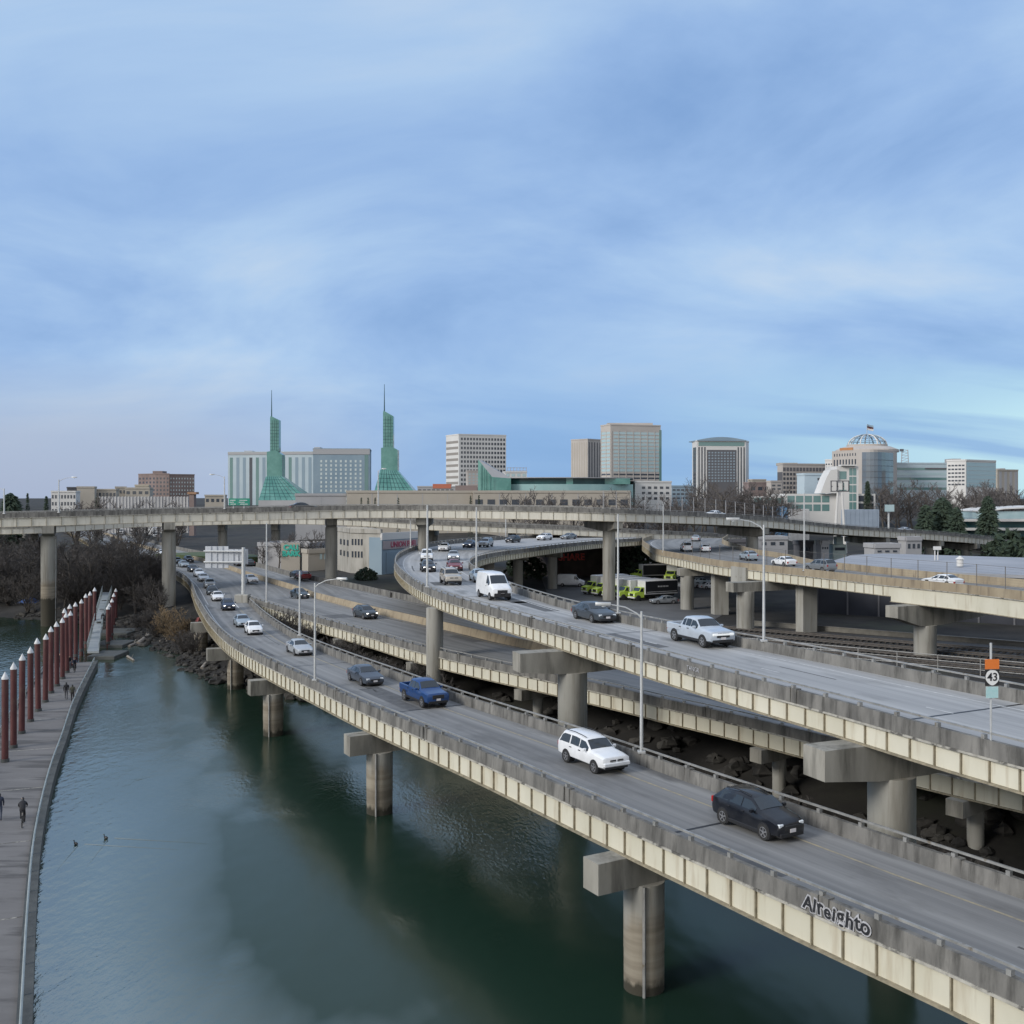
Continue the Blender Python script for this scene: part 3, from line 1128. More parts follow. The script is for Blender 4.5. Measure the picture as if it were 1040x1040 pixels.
LF = [FD(-120, 523, 156), FD(-60, 521.5, 160), FD(50, 519, 165), FD(171, 516, 172.5), FD(260, 514.6, 177), FD(345, 512.7, 182), FD(430, 512.4, 183), FD(540, 513.7, 180), FD(618, 515.6, 179), FD(700, 518.9, 190), FD(775, 523.6, 206), FD(860, 532.6, 232), FD(947, 538.8, 255), FD(1014, 545, 278), FD(1075, 551, 300)][::-1]
rdF = Road(LF, width=12)
nF = len(rdF.L) - 1
rootF = thing('high_overpass', 'highest overpass crossing the whole view on tall round piers in front of the skyline', 'overpass', (0, 185, 4))
deck(rdF, rootF, m_road_c)
side_parts(rdF, rootF, 'L', 0, nF, rail=True, railh=.22, gdepth=1.35, rib=2.2, post=4, m_g=m_girder_f)
side_parts(rdF, rootF, 'R', 0, nF, rail=True, railh=.22, gdepth=1.35, ribs=False, post=4, m_g=m_girder_f)
inner_girders(rdF, rootF, (.3, .5, .7), 0, nF, 1.3)
for (px, d, r) in ((49.5, 167.5, 1.2), (171.5, 175.5, 1.15), (336.5, 188, 1.1), (430, 187.5, 1.0), (618.5, 183, 1.12), (764, 209, 1.2), (889, 246, 1.2), (944, 260, 1.2), (981, 272, 1.1), (1012, 284, 1.1)):
    c = P2(px, d)
    i = int(rdF.near(c.x, c.y))
    zt = rdF.L[i].z + ROADZ - .09 - 1.35 - .075
    gz = ground_z(c.x, c.y)
    pier(rootF, c, rdF.Nn[i], min(gz, 0 if gz < 1 else gz) - 2, zt, r, (3.4, 8), 1.7, .9, waterline=gz < .3, taper=.3)
LG = [PD(-60, 532, 218), PD(30, 531.3, 222), PD(140, 525.5, 238), PD(272, 522.5, 245), PD(350, 523.8, 246), PD(434, 528.5, 244), PD(510, 531.3, 243), PD(600, 535, 246), PD(680, 539, 254), PD(760, 543, 270)][::-1]
rdG = Road(LG, width=11)
rootG = thing('rear_overpass', 'second lower overpass half hidden behind the highest one', 'overpass', (-10, 245, 4))
deck(rdG, rootG, m_road_c)
side_parts(rdG, rootG, 'L', 0, len(rdG.L) - 1, rail=True, railh=.22, gdepth=1.25, rib=2.2, post=4, m_g=m_girder_f)
side_parts(rdG, rootG, 'R', 0, len(rdG.L) - 1, rail=False, girder=False)
for (px, d) in ((226, 250), (31, 232), (440, 253), (520, 253), (600, 255), (280, 252)):
    c = P2(px, d)
    i = int(rdG.near(c.x, c.y))
    pier(rootG, c, rdG.Nn[i], ground_z(c.x, c.y) - 1, rdG.L[i].z + ROADZ - .09 - 1.25 - .075, 1.1, (3.4, 4), 1.5, .8)


# patched asphalt and tar seams
def patch(rd, root, sv, t0, t1, ln, m=None):
    mb = MB()
    i0, i1 = rd.fr(sv)[0], rd.fr(sv + ln)[0]
    V, n = [], 0
    for i in range(i0, max(i1, i0 + 1) + 1):
        for t_ in (t0, t1):
            V.append(rd.m(i, t_, ROADZ + .0045))
        n += 1
    mb.add(V, [(2 * k, 2 * k + 1, 2 * k + 3, 2 * k + 2) for k in range(n - 1)])
    mb.build('road_patch', m or m_patch, root)


rp = random.Random(3)
for rd, root, n, s0_, s1_ in ((rdA, rootA, 7, 14, rdA.S[iA] - 10), (rdB, rootB, 8, 22, 130), (rdC, rootC, 9, 30, rdC.S[-1] - 20)):
    for k in range(n):
        sv = s0_ + (s1_ - s0_) * (k + rp.random()) / n
        t0 = rp.uniform(.14, .7)
        patch(rd, root, sv, t0, t0 + (rp.uniform(.012, .02) if rp.random() < .6 else rp.uniform(.1, .18)), rp.uniform(3, 12))
# ------------------------------------------------------------------ floating walkway, pilings, gangway
ORD = ['nearest', 'second', 'third', 'fourth', 'fifth', 'sixth', 'seventh', 'eighth', 'ninth', 'tenth', 'eleventh', 'twelfth', 'thirteenth', 'fourteenth', 'fifteenth', 'sixteenth', 'seventeenth', 'eighteenth', 'nineteenth', 'twentieth']
m_walk = mat('walkway_concrete', (0.135, 0.127, 0.122), (0.185, 0.175, 0.168), 0.35, (.4, 1.6, 1), 0.85, detail=8, grime=(0.085, 0.08, 0.077), gscale=.5, gstretch=(.3, 1.5, 1), glo=.52, ghi=.62)
m_float = mat('float_side', (0.05, 0.055, 0.055), (0.09, 0.095, 0.09), 1.0)
m_pipe = mat('pale_steel_rail', (0.22, 0.25, 0.245), (0.30, 0.33, 0.325), 1.0, rough=.5)
WR = [P(24.5, 1040, 1.0), P(31, 917, 1.0), P(37.5, 847, 1.0), P(52.5, 780, 1.0), P(64, 748, 1.0), P(75.5, 713, 1.0), P(97, 669, 1.0)]
e0 = WR[0] + (WR[0] - WR[1]).normalized() * 30
WR = crom([e0] + WR, 3.0)
walk = thing('floating_walkway', 'long grey floating walkway on the river, pale pipe rail along its water side', 'walkway', tuple(WR[10]))
nrm = []
for i in range(len(WR)):
    d = (WR[min(i + 1, len(WR) - 1)] - WR[max(i - 1, 0)])
    d.z = 0
    d.normalize()
    nrm.append(Vector((-d.y, d.x, 0)))
WW = 5.2
mb = MB()
mb.rings([[WR[i] + Vector((0, 0, -.35)), WR[i] + nrm[i] * WW + Vector((0, 0, -.35)), WR[i] + nrm[i] * WW + Vector((0, 0, -1.4)), WR[i] + Vector((0, 0, -1.4))] for i in range(len(WR))])
mb.build('deck', m_walk, walk)
for side in (0, 1):
    mb = MB()
    a, b = (-.28, .3) if side == 0 else (WW + .02, WW + .28)
    mb.rings([[WR[i] + nrm[i] * a + Vector((0, 0, -.22)), WR[i] + nrm[i] * b + Vector((0, 0, -.22)), WR[i] + nrm[i] * b + Vector((0, 0, -1.3)), WR[i] + nrm[i] * a + Vector((0, 0, -1.3))] for i in range(len(WR))])
    mb.build('float_edge', m_float, walk)
mb = MB()
mb.path([p + nrm[i] * .12 + Vector((0, 0, .12)) for i, p in enumerate(WR)], .06, 6)
for i in range(0, len(WR), 1):
    mb.tube(WR[i] + nrm[i] * .12 + Vector((0, 0, -.36)), WR[i] + nrm[i] * .12 + Vector((0, 0, .1)), .06, n=5)
mb.build('pipe_rail', m_pipe, walk, smooth=50)
mb = MB()
mb.path([p + nrm[i] * (WW - .15) + Vector((0, 0, .55)) for i, p in enumerate(WR)], .04, 5)
mb.path([p + nrm[i] * (WW - .15) + Vector((0, 0, .15)) for i, p in enumerate(WR)], .03, 5)
for i in range(len(WR)):
    q = WR[i] + nrm[i] * (WW - .15)
    mb.tube(q + Vector((0, 0, -.36)), q + Vector((0, 0, .55)), .04, n=5)
mb.build('guard_rail', m_pipe, walk)
# light scuffed seams across the deck
for i in range(2, len(WR) - 1, 4):
    mb = MB()
    a, b = WR[i] + nrm[i] * .25, WR[i] + nrm[i] * (WW - .3)
    t_ = (WR[i + 1] - WR[i]).normalized() * .06
    mb.add([a - t_ + Vector((0, 0, -.346)), b - t_ + Vector((0, 0, -.346)), b + t_ + Vector((0, 0, -.346)), a + t_ + Vector((0, 0, -.346))], [(0, 1, 2, 3)])
    mb.build('deck_seam', m_ledge, walk)


def piling(px, topy, basez=-2.0, ztop=7.6, r=.25, label=''):
    d = (CAMZ - ztop) * F / (topy - HOR)
    c = P2(px, d)
    o = thing('steel_piling', label, 'piling', (c.x, c.y, 0), 0, 'red steel pilings with white cone caps')
    o.rotation_euler = (RND.uniform(-.012, .012), RND.uniform(-.012, .012), RND.uniform(0, 6))
    ztop += RND.uniform(-.15, .15)
    mb = MB()
    mb.lathe([(r, basez), (r, ztop - .55)], (0, 0, 0), 16)
    mb.build('shaft', m_steel_red, o, world=False, smooth=40)
    mb = MB()
    mb.lathe([(r * 1.06, ztop - .58), (r * 1.1, ztop - .5), (r * .04, ztop)], (0, 0, 0), 16)
    mb.build('cone_cap', m_cap_white, o, world=False, smooth=40)
    mb = MB()
    mb.lathe([(r * 1.25, .55), (r * 1.25, .9), (r * 1.05, .9)], (0, 0, 0), 16)
    mb.build('pile_collar', m_float, o, world=False, smooth=40)
    return o


lst = [(5, 682), (13.7, 672.5), (22, 663), (31, 655), (39, 648), (46, 642), (52, 636), (58, 631.3), (63.5, 626.5), (68, 622.3), (72, 619), (77, 611), (82.5, 607.5), (87.5, 602.5), (91, 600), (95.8, 597)]
for k, (px, ty) in enumerate(lst):
    piling(px, ty, label='red white-capped piling left of the walkway, %s' % ('nearest of the row' if k == 0 else ORD[k] + ' from the near end'))
for k, (px, ty) in enumerate([(66, 616.5), (70.2, 613.4)]):
    piling(px, ty, label='red piling of the pair behind the long row, %s' % ('left one' if k == 0 else 'right one'))
for k, (px, ty) in enumerate([(109.5, 615), (111.3, 612), (113.2, 608.5), (115.3, 602.5), (117.6, 597)]):
    piling(px, ty, ztop=5.9, label='red white-capped piling right of the gangway, %s' % ('nearest of the five' if k == 0 else ORD[k] + ' from the near end'))
for k, (px, py, w_, l_) in enumerate([(110, 663, 3.6, 5), (115, 652, 4.5, 5), (120, 640, 5, 6)]):
    c = P(px, py, .5)
    mb = MB()
    mb.rbox(c.x - w_ / 2, c.x + w_ / 2, c.y - l_ / 2, c.y + l_ / 2, -.4, .45, .06)
    tag(mb.build('floating_dock', m_float, origin=(c.x, c.y, 0)), 'small dark floating dock right of the gangway, %s of three' % ('nearest', 'middle', 'farthest')[k], 'dock', 'small docks by the gangway')
# gangway
ga = [(P(88.5, 661.5, .75), P(100.5, 661.5, .75)), (P(93.3, 643, 1.5), P(102.8, 643, 1.5)), (P(97.5, 626, 3.2), P(106, 626, 3.2)), (P(103, 606, 4.6), P(112, 606, 4.6)), (P(104, 601.5, 4.8), P(113.5, 601.5, 4.8))]
gang = thing('gangway', 'pale metal gangway climbing from the floating walkway to the wooded bank', 'gangway', tuple(ga[0][0]))
m_gang = mat('gangway_plate', (0.22, 0.25, 0.26), (0.32, 0.34, 0.35), .6, (.3, 1.5, 1), rough=.6)
for k in range(len(ga) - 1):
    (a0, b0), (a1, b1) = ga[k], ga[k + 1]
    dn = Vector((0, 0, -.25))
    mb = MB()
    mb.rings([[a0, b0, b0 + dn, a0 + dn], [a1, b1, b1 + dn, a1 + dn]])
    mb.build('deck_plate', m_gang, gang)
    for s_, (u, v) in enumerate(((a0, a1), (b0, b1))):
        mb = MB()
        up1 = Vector((0, 0, 1.1))
        mb.tube(u + up1, v + up1, .05, n=5)
        mb.tube(u + up1 * .5, v + up1 * .5, .03, n=5)
        nn_ = max(2, int((v - u).length / 1.6))
        for q in range(nn_ + 1):
            mb.tube(u.lerp(v, q / nn_), u.lerp(v, q / nn_) + up1, .04, n=5)
        mb.build('handrail', m_pipe, gang)
# cross bars lying over the plank deck
for yy in (632, 619, 610):
    a, b = P(95.7 + (643 - yy) * .25, yy, 2.6 + (632 - yy) * .09), P(104.5 + (643 - yy) * .25, yy, 2.6 + (632 - yy) * .09)
    mb = MB()
    mb.obox((a + b) / 2 + Vector((0, 0, .04)), (b - a) / 2, (0, .3, 0), (0, 0, .05))
    mb.build('deck_bar', m_float, gang)

# ------------------------------------------------------------------ river bank: rocks, logs, tarp
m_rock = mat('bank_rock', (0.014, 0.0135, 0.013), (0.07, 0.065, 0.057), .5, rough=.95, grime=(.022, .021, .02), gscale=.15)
mb = MB()
r2 = random.Random(5)
cnt = 0
while cnt < 1500:
    seg = r2.randrange(3, len(SHORE) - 2)
    (ax, ay), (bx, by) = SHORE[seg], SHORE[seg + 1]
    tt = r2.random()
    L_ = math.hypot(bx - ax, by - ay)
    off = r2.uniform(-.6, 1) ** 1.0 * 3 + (abs(r2.gauss(0, 6)) if seg > 8 else abs(r2.gauss(0, 3)))
    x, y = ax + (bx - ax) * tt - (by - ay) / L_ * off, ay + (by - ay) * tt + (bx - ax) / L_ * off
    z = ground_z(x, y)
    if z < -.35:
        cnt += 1
        continue
    r = r2.uniform(.15, .5) * (1.5 if seg > 8 else 1)
    mb.blob((x, y, z + r * .2), r, 6, 4, .3, (r2.uniform(.8, 1.6), r2.uniform(.8, 1.5), .7), r2)
    cnt += 1
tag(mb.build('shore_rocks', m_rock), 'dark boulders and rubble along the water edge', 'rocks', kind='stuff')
m_log = mat('bleached_log', (0.22, 0.19, 0.16), (0.32, 0.29, 0.25), 2, rough=.9)
for k, (px0, py0, px1, py1, r, lb) in enumerate([(131, 655, 139, 651.5, .22, 'long pale driftwood log lying at the point of the bank'), (140, 652.5, 151, 645, .35, 'thick dark driftwood log slanting up the muddy bank'), (163, 650, 170, 651, .2, 'short driftwood log lying flat on the mud near the tan tree'), (129.5, 665, 136, 669, .16, 'thin log floating on the water off the bank'), (205, 679, 214, 672, .3, 'driftwood log among the rocks beneath the ramp')]):
    a, b = P(px0, py0, .3), P(px1, py1, .3)
    a.z = max(ground_z(a.x, a.y), -.05) + .15
    b.z = max(ground_z(b.x, b.y), -.05) + .15
    mb = MB()
    mb.tube(a, b, r, r * .7, 8)
    mb.tube(a.lerp(b, .6), a.lerp(b, .7) + Vector((.1, .2, .6)), r * .3, r * .15, 5)
    tag(mb.build('driftwood_log', m_log, origin=tuple(a), smooth=50), lb, 'log', 'driftwood logs on the bank')
for k, (px, py, col, lb, sx) in enumerate([(29.5, 605, (0.05, 0.12, 0.35), 'small blue tarp shelter in the brush on the far left bank', 1.7), (196, 640, (0.45, 0.40, 0.38), 'pale tarp heap under the ramp beside the column', 1.0), (201, 635, (0.28, 0.07, 0.06), 'reddish tarp draped upright under the ramp', .8)]):
    c = P(px, py, 3.0) if k == 0 else P(px, py, 2.0)
    c.z = ground_z(c.x, c.y)
    t_ = thing('tarp_shelter', lb, 'tarp', tuple(c), .3 * k)
    mb = MB()
    h = 1.1 if k < 2 else 1.9
    mb.rings([[(-sx, -1, 0), (0, -.9, h), (sx, -1.1, 0)], [(-sx * .9, .9, 0), (.1, .8, h * .85), (sx * 1.1, 1, 0)]])
    mb.build('tarp', mat('tarp_fabric', col, tuple(q * .7 for q in col), 2), t_, world=False)
    mb = MB()
    mb.tube((0, -.9, 0), (0, -.9, h), .03, n=5)
    mb.build('tent_pole', m_bark, t_, world=False)


# ------------------------------------------------------------------ street lamps
def lamp(base, h, arm=None, alen=1.8, label='', r=.09, up=.35, group='tall street lamps on galvanised poles'):
    """arm: plan direction (unit) of the arm or None"""
    o = thing('street_lamp', label, 'street lamp', tuple(base), 0, group)
    mb = MB()
    mb.tube((0, 0, 0), (0, 0, h), r, r * .62, 10)
    mb.build('pole', m_pole, o, world=False, smooth=50)
    mb = MB()
    mb.rbox(-.2, .2, -.2, .2, -.02, .12, .02)
    mb.build('base_plate', m_pole, o, world=False)
    if arm is not None:
        a = Vector((arm[0], arm[1], 0)).normalized()
        e_ = Vector((0, 0, h)) + a * alen + Vector((0, 0, up))
        mb = MB()
        mb.path([Vector((0, 0, h - .35)), Vector((0, 0, h - .1)) + a * alen * .15, Vector((0, 0, h + up * .6)) + a * alen * .5, e_], .045, 6, .03)
        mb.build('arm', m_pole, o, world=False, smooth=50)
        T_ = Vector((-a.y, a.x, 0))
        mb = MB()
        c = e_ + a * .3
        mb.rings([[c + a * u + T_ * w_ * s_ + Vector((0, 0, z_)) for s_, z_ in ((-1, 0), (-.7, .1), (.7, .1), (1, 0), (.8, -.07), (-.8, -.07))] for u, w_ in ((-.4, .07), (-.25, .15), (.2, .19), (.42, .12))])
        lum = mb.build('lamp_head', m_pole, o, world=False, smooth=50)
        mb = MB()
        mb.lathe([(.11, -.13), (.13, -.06)], tuple(c), 10)
        mb.build('lens', m_lampglass, lum, world=False)
    return o


def on_edge(rd, px, edge='L', lo=None, hi=None, z=-.3):
    """point on a parapet's top whose bearing is px"""
    best = (1e9, None)
    E = rd.L if edge == 'L' else rd.R
    for i in range(len(E)):
        p = (rd.l if edge == 'L' else rd.r)(i, .13, z)
        if lo and p.y < lo or hi and p.y > hi or p.y < 5:
            continue
        q = 520 + p.x / p.y * F
        if abs(q - px) < best[0]:
            best = (abs(q - px), p)
    return best[1]


def htop(p, ty):
    return ZD(ty, p.y) - p.z


RT, LT = (1, -.25), (-1, .15)
for (rd, ed, px, ty, arm, al, lo, hi, lb) in [
    (rdA, 'L', 319.5, 592, RT, 1.9, None, None, 'lamp on the near parapet of the river ramp, arm reaching right'),
    (rdA, 'R', 303.5, 580, None, 0, None, None, 'plain lamp pole without arm on the far parapet of the river ramp'),
    (rdC, 'L', 270, 531, None, 0, 110, 160, 'tall plain lamp pole at the near edge of the low highway'),
    (rdB, 'L', 434.5, 513, None, 0, 60, 115, 'tall thin lamp pole on the upper ramp parapet beside the gold car'),
    (rdB, 'R', 484.5, 515, None, 0, 110, 150, 'thin lamp pole on the inner wall of the loop of the upper ramp'),
    (rdB, 'L', 513, 512, None, 0, 200, 300, 'lamp pole on the outer wall of the loop, farthest along the upper ramp'),
    (rdB, 'L', 417.5, 514, None, 0, 170, 220, 'lamp pole on the outer wall at the far left of the loop'),
    (rdA, 'R', 650.5, 621, LT, 1.7, None, None, 'lamp right of the white sport utility car, arm to the left'),
    (rdB, 'R', 768.5, 533, LT, 1.6, None, None, 'lamp right of the silver pickup on the upper ramp, arm to the left'),
    (rdD, 'L', 814, 501, None, 0, None, None, 'tallest lamp pole standing on the tan parapet of the right-hand ramp'),
    (rdD, 'L', 674, 512, None, 0, 165, 215, 'lamp pole at the left end of the tan parapet'),
    (rdB, 'R', 624.5, 522, None, 0, 60, 100, 'tall lamp pole on the far parapet behind the dark grey sedan'),
    (rdF, 'L', 3.5, 496, (-1, 0), 2.4, None, None, 'curved-arm lamp at the far left end of the high overpass'),
    (rdF, 'L', 62, 487, (1, 0), 2.2, None, None, 'curved-arm lamp on the high overpass above the left pier, arm to the right'),
    (rdF, 'L', 226.5, 484, (-1, 0), 1.8, None, None, 'curved-arm lamp on the high overpass beside the green road sign'),
    (rdF, 'R', 377.5, 478, (1, 0), .8, None, None, 'lamp on the high overpass between the hotel and the second glass spire'),
]:
    p = on_edge(rd, px, ed, lo, hi)
    lamp(p, htop(p, ty), arm, al, lb, r=.10 if p.y < 90 else .13)

# ------------------------------------------------------------------ lettering
def letters(txt, height, depth=.01, bold=0.0):
    cu = bpy.data.curves.new('lettering', 'FONT')
    cu.body = txt
    cu.size = height * 1.38
    cu.extrude = depth
    cu.offset = bold
    cu.align_x = 'CENTER'
    cu.align_y = 'CENTER'
    cu.resolution_u = 4
    ob = bpy.data.objects.new('lettering', cu)
    COL.objects.link(ob)
    dg = bpy.context.evaluated_depsgraph_get()
    me = bpy.data.meshes.new_from_object(ob.evaluated_get(dg))
    bpy.data.objects.remove(ob)
    bpy.data.curves.remove(cu)
    return me


def place_text(me, name, m, parent, c, ux, uz, bend=None):
    """put lettering in the plane through c with axes ux (reading direction) and uz (up), world space"""
    c, ux, uz = Vector(c), Vector(ux).normalized(), Vector(uz).normalized()
    un = ux.cross(uz)
    inv = wm(parent).inverted()
    for v in me.vertices:
        x, y, z = v.co
        q = bend(x) if bend else c + ux * x
        v.co = inv @ (q + uz * y + un * z)
    me.materials.clear()
    me.materials.append(m)
    o = bpy.data.objects.new(name, me)
    COL.objects.link(o)
    o.parent = parent
    return o


m_gw = mat('white_spray_paint', (0.55, 0.55, 0.58), (0.30, 0.30, 0.31), 5)
m_gb = mat('black_spray_paint', (0.015, 0.016, 0.02))
s0 = rdA.S[int(rdA.near(*P(836, 918, 7.6).xy))] + .1


def on_par(rd, sc, a, h, sign=-1):
    return lambda x: rd.e('L', sc + sign * x, a, h)


# the lettering follows the outer face of the parapet
rg = random.Random(4)
pos = -1.36
for ch in 'Alreighto':
    wch = {'l': .20, 'i': .18, 'r': .26, 't': .25}.get(ch, .36)
    hh, tilt, drop = rg.uniform(.44, .54), rg.uniform(-.16, .16), rg.uniform(-.05, .05)
    for nm, mm, bold, off in (('graffiti_outline', m_gw, .060, -.03), ('graffiti', m_gb, .010, -.052)):
        me = letters(ch, hh, .012, bold)
        for v in me.vertices:
            x_, y_ = v.co.x * .95, v.co.y
            v.co.x, v.co.y = x_ * math.cos(tilt) - y_ * math.sin(tilt) + pos + wch / 2, x_ * math.sin(tilt) + y_ * math.cos(tilt) + drop
        place_text(me, nm, mm, rootA, (0, 0, 0), (1, 0, 0), (0, 0, 1), on_par(rdA, s0, off, -.66))
    pos += wch
s1 = rdB.S[int(rdB.near(*P(722, 672, 11.8).xy))]
place_text(letters('TANGR', .26, .01, .0), 'graffiti', m_gw, rootB, (0, 0, 0), (1, 0, 0), (0, 0, 1), on_par(rdB, s1, -.035, -.62))

# route sign on the upper ramp
p = on_edge(rdB, 1000, 'L', 25, 60)
p = p + Vector((0, 0, 0))
sg = thing('route_sign', 'route 43 sign below an orange plate on a thin post at the right edge', 'road sign', tuple(p))
k1 = p.y / F
up = Vector((0, 0, 1))
mb = MB()
mb.tube(p - up * .7, p + up * htop(p, 653), .045, n=8)
mb.build('post', m_pole, sg)
ux, un = Vector((1, 0.12, 0)).normalized(), Vector((.12, -1, 0)).normalized()
def plate(name, y0, y1, w_, m, off=.07, th=.012, ell=False):
    c = p + un * off
    zc, hz = ZD((y0 + y1) / 2, p.y), (y1 - y0) / 2 * k1
    mb = MB()
    c.z = zc
    if ell:
        pts = [c + ux * (w_ / 2 * (abs(math.cos(t)) ** .75) * (1 if math.cos(t) > 0 else -1) * (1 if math.sin(t) > 0 else .55 + .45 * (1 - abs(math.sin(t)) ** 2.2))) + up * (hz * math.sin(t)) for t in [2 * math.pi * q / 40 for q in range(40)]]
        mb.extrude(pts, un * th)
    else:
        mb.obox(c + un * th / 2, ux * w_ / 2, un * th / 2, up * hz)
    return mb.build(name, m, sg)
plate('orange_plate', 669.2, 679.2, 15.2 * k1, mat('orange_sign', (.75, .20, .035), (.70, .18, .03), 3))
plate('shield_backing', 679.8, 696.2, 15.2 * k1, mat('sign_black', (.02, .02, .02)))
plate('shield', 680.2, 695.6, 14.4 * k1, mat('sign_white', (.78, .78, .76)), .085, .012, True)
place_text(letters('43', 8.2 * k1, .004, .006), 'route_number', m_gb, sg, p + un * .105 + up * (ZD(687.4, p.y) - p.z), ux, up)
plate('direction_plate', 697, 708.5, 13.2 * k1, mat('pale_green_plate', (.36, .60, .60), (.50, .66, .66), 6))

# overhead sign seen from its back, on a cantilever post in the gore
gp = Vector((-40.0, 152.5, 5.4))
sgn = thing('overhead_sign', 'back of a large overhead road sign on a cantilever post where the ramp splits off', 'road sign', tuple(gp))
mb = MB()
mb.tube(gp, (gp.x, gp.y, ZD(556, gp.y)), .32, .26, 12)
mb.build('post', m_pole, sgn, smooth=50)
for yy in (560, 571):
    mb = MB()
    z = ZD(yy, gp.y)
    mb.tube((gp.x, gp.y, z), P2(207, gp.y + .4) + Vector((0, 0, z)), .14, n=8)
    mb.build('beam', m_pole, sgn)
m_alu = mat('aluminium_sign_back', (.50, .53, .57), (.58, .60, .64), .8, rough=.55, metal=.2)
for (x0, x1, y0, y1) in ((207.5, 231, 555, 577), (231.3, 251, 558, 573)):
    a, b = P2(x0, gp.y), P2(x1, gp.y)
    mb = MB()
    mb.box(a.x, b.x, gp.y + .45, gp.y + .6, ZD(y1, gp.y), ZD(y0, gp.y))
    for q in range(1, 4):
        xx = a.x + (b.x - a.x) * q / 4
        mb.box(xx - .05, xx + .05, gp.y + .32, gp.y + .449, ZD(y1, gp.y), ZD(y0, gp.y))
    mb.build('sign_panel', m_alu, sgn)
mb = MB()
mb.rbox(gp.x - 1.0, gp.x + 1.0, gp.y - 1.3, gp.y + .7, 5.3, 6.6, .1)
mb.build('footing', m_conc, sgn)
# ------------------------------------------------------------------ vehicles (front towards +x)
def station(st):
    x, w_, zb, zs, zt, wt = st
    dzz = min(.09, max(.0, (zt - zs)) * .35)
    return [(x, 0, zb), (x, .82 * w_, zb), (x, .97 * w_, zb + .10), (x, w_, .5 * (zb + zs)), (x, .975 * w_, zs), (x, wt, zt - dzz), (x, .82 * wt, zt - .015), (x, 0, zt)]


SPEC = {
    'sedan': dict(st=[(2.40, .60, .34, .56, .62, .50), (2.30, .80, .22, .66, .72, .66), (1.95, .90, .20, .76, .84, .74), (1.0, .92, .18, .88, .98, .80), (.20, .92, .18, .92, 1.39, .60), (-.5, .92, .18, .93, 1.46, .62), (-1.15, .92, .18, .94, 1.40, .60), (-1.80, .91, .20, .96, 1.08, .74), (-2.25, .86, .26, .94, 1.02, .68), (-2.40, .72, .36, .86, .92, .58)], cw=3, rf=4, rr=6, rb=7, wr=.33, wx=(1.42, -1.42), pil=(4.55, 5.7), z=(.64, .60)),
    'hatch': dict(st=[(2.02, .60, .34, .60, .66, .50), (1.93, .78, .22, .70, .76, .66), (1.65, .86, .20, .80, .90, .72), (.95, .88, .18, .92, 1.04, .78), (.15, .88, .18, .97, 1.46, .60), (-.5, .88, .18, .98, 1.53, .62), (-1.35, .87, .18, 1.0, 1.46, .58), (-1.90, .84, .24, 1.0, 1.08, .68), (-2.02, .74, .34, .86, .92, .58)], cw=3, rf=4, rr=6, rb=7, wr=.32, wx=(1.22, -1.25), pil=(4.6, 5.6), z=(.68, .75)),
    'crossover': dict(st=[(2.24, .62, .38, .66, .72, .5), (2.15, .82, .27, .76, .84, .68), (1.85, .90, .25, .87, .97, .76), (1.08, .91, .24, 1.0, 1.10, .80), (.34, .91, .24, 1.04, 1.53, .64), (-.5, .91, .24, 1.05, 1.61, .66), (-1.55, .91, .25, 1.08, 1.55, .62), (-2.08, .88, .30, 1.08, 1.16, .74), (-2.24, .80, .40, .92, .98, .66)], cw=3, rf=4, rr=6, rb=7, wr=.35, wx=(1.36, -1.36), pil=(4.55, 5.45), z=(.76, .92), rails=True, clad=True),
    'large_suv': dict(st=[(2.44, .80, .46, .86, .96, .70), (2.38, .91, .40, .94, 1.04, .80), (1.95, .93, .37, 1.0, 1.11, .82), (1.06, .94, .36, 1.08, 1.17, .84), (.42, .94, .36, 1.10, 1.68, .72), (-.6, .94, .36, 1.12, 1.80, .74), (-1.95, .94, .36, 1.12, 1.77, .74), (-2.36, .92, .38, 1.12, 1.22, .84), (-2.46, .86, .42, .95, 1.0, .74)], cw=3, rf=4, rr=6, rb=7, wr=.37, wx=(1.50, -1.46), pil=(4.5, 5.35), z=(.80, .95), rails=True, slats=True),
    'pickup': dict(st=[(2.70, .84, .48, .94, 1.04, .74), (2.64, .93, .42, 1.02, 1.12, .82), (2.15, .95, .38, 1.06, 1.17, .84), (1.30, .96, .36, 1.14, 1.24, .86), (.66, .96, .36, 1.16, 1.74, .70), (0, .96, .36, 1.17, 1.82, .72), (-.72, .96, .36, 1.18, 1.78, .72), (-.96, .96, .36, 1.18, 1.26, .86), (-1.0, .96, .36, .84, .86, .86), (-2.62, .95, .40, .84, .86, .86), (-2.72, .90, .46, .80, .84, .80)], cw=3, rf=4, rr=6, rb=7, wr=.40, wx=(1.72, -1.70), pil=(4.6, 5.5), z=(.84, .8), bed=True),
    'van': dict(st=[(2.78, .78, .44, .86, .96, .62), (2.70, .94, .36, 1.02, 1.14, .78), (2.30, 1.0, .34, 1.20, 1.32, .86), (1.80, 1.02, .34, 1.36, 1.50, .90), (.95, 1.02, .34, 1.42, 2.42, .80), (0, 1.02, .34, 1.42, 2.54, .84), (-2.60, 1.02, .34, 1.42, 2.50, .84), (-2.76, 1.0, .36, 1.40, 2.44, .82), (-2.80, .96, .44, 1.36, 2.34, .78)], cw=3, rf=4, rr=6, rb=7, wr=.35, wx=(1.85, -1.75), pil=(), z=(.82, 1.1), van=True),
}
LIGHTS = {}


def lerp3(a, b, f_):
    return tuple(a[i] + (b[i] - a[i]) * f_ for i in range(3))


CARM = {}


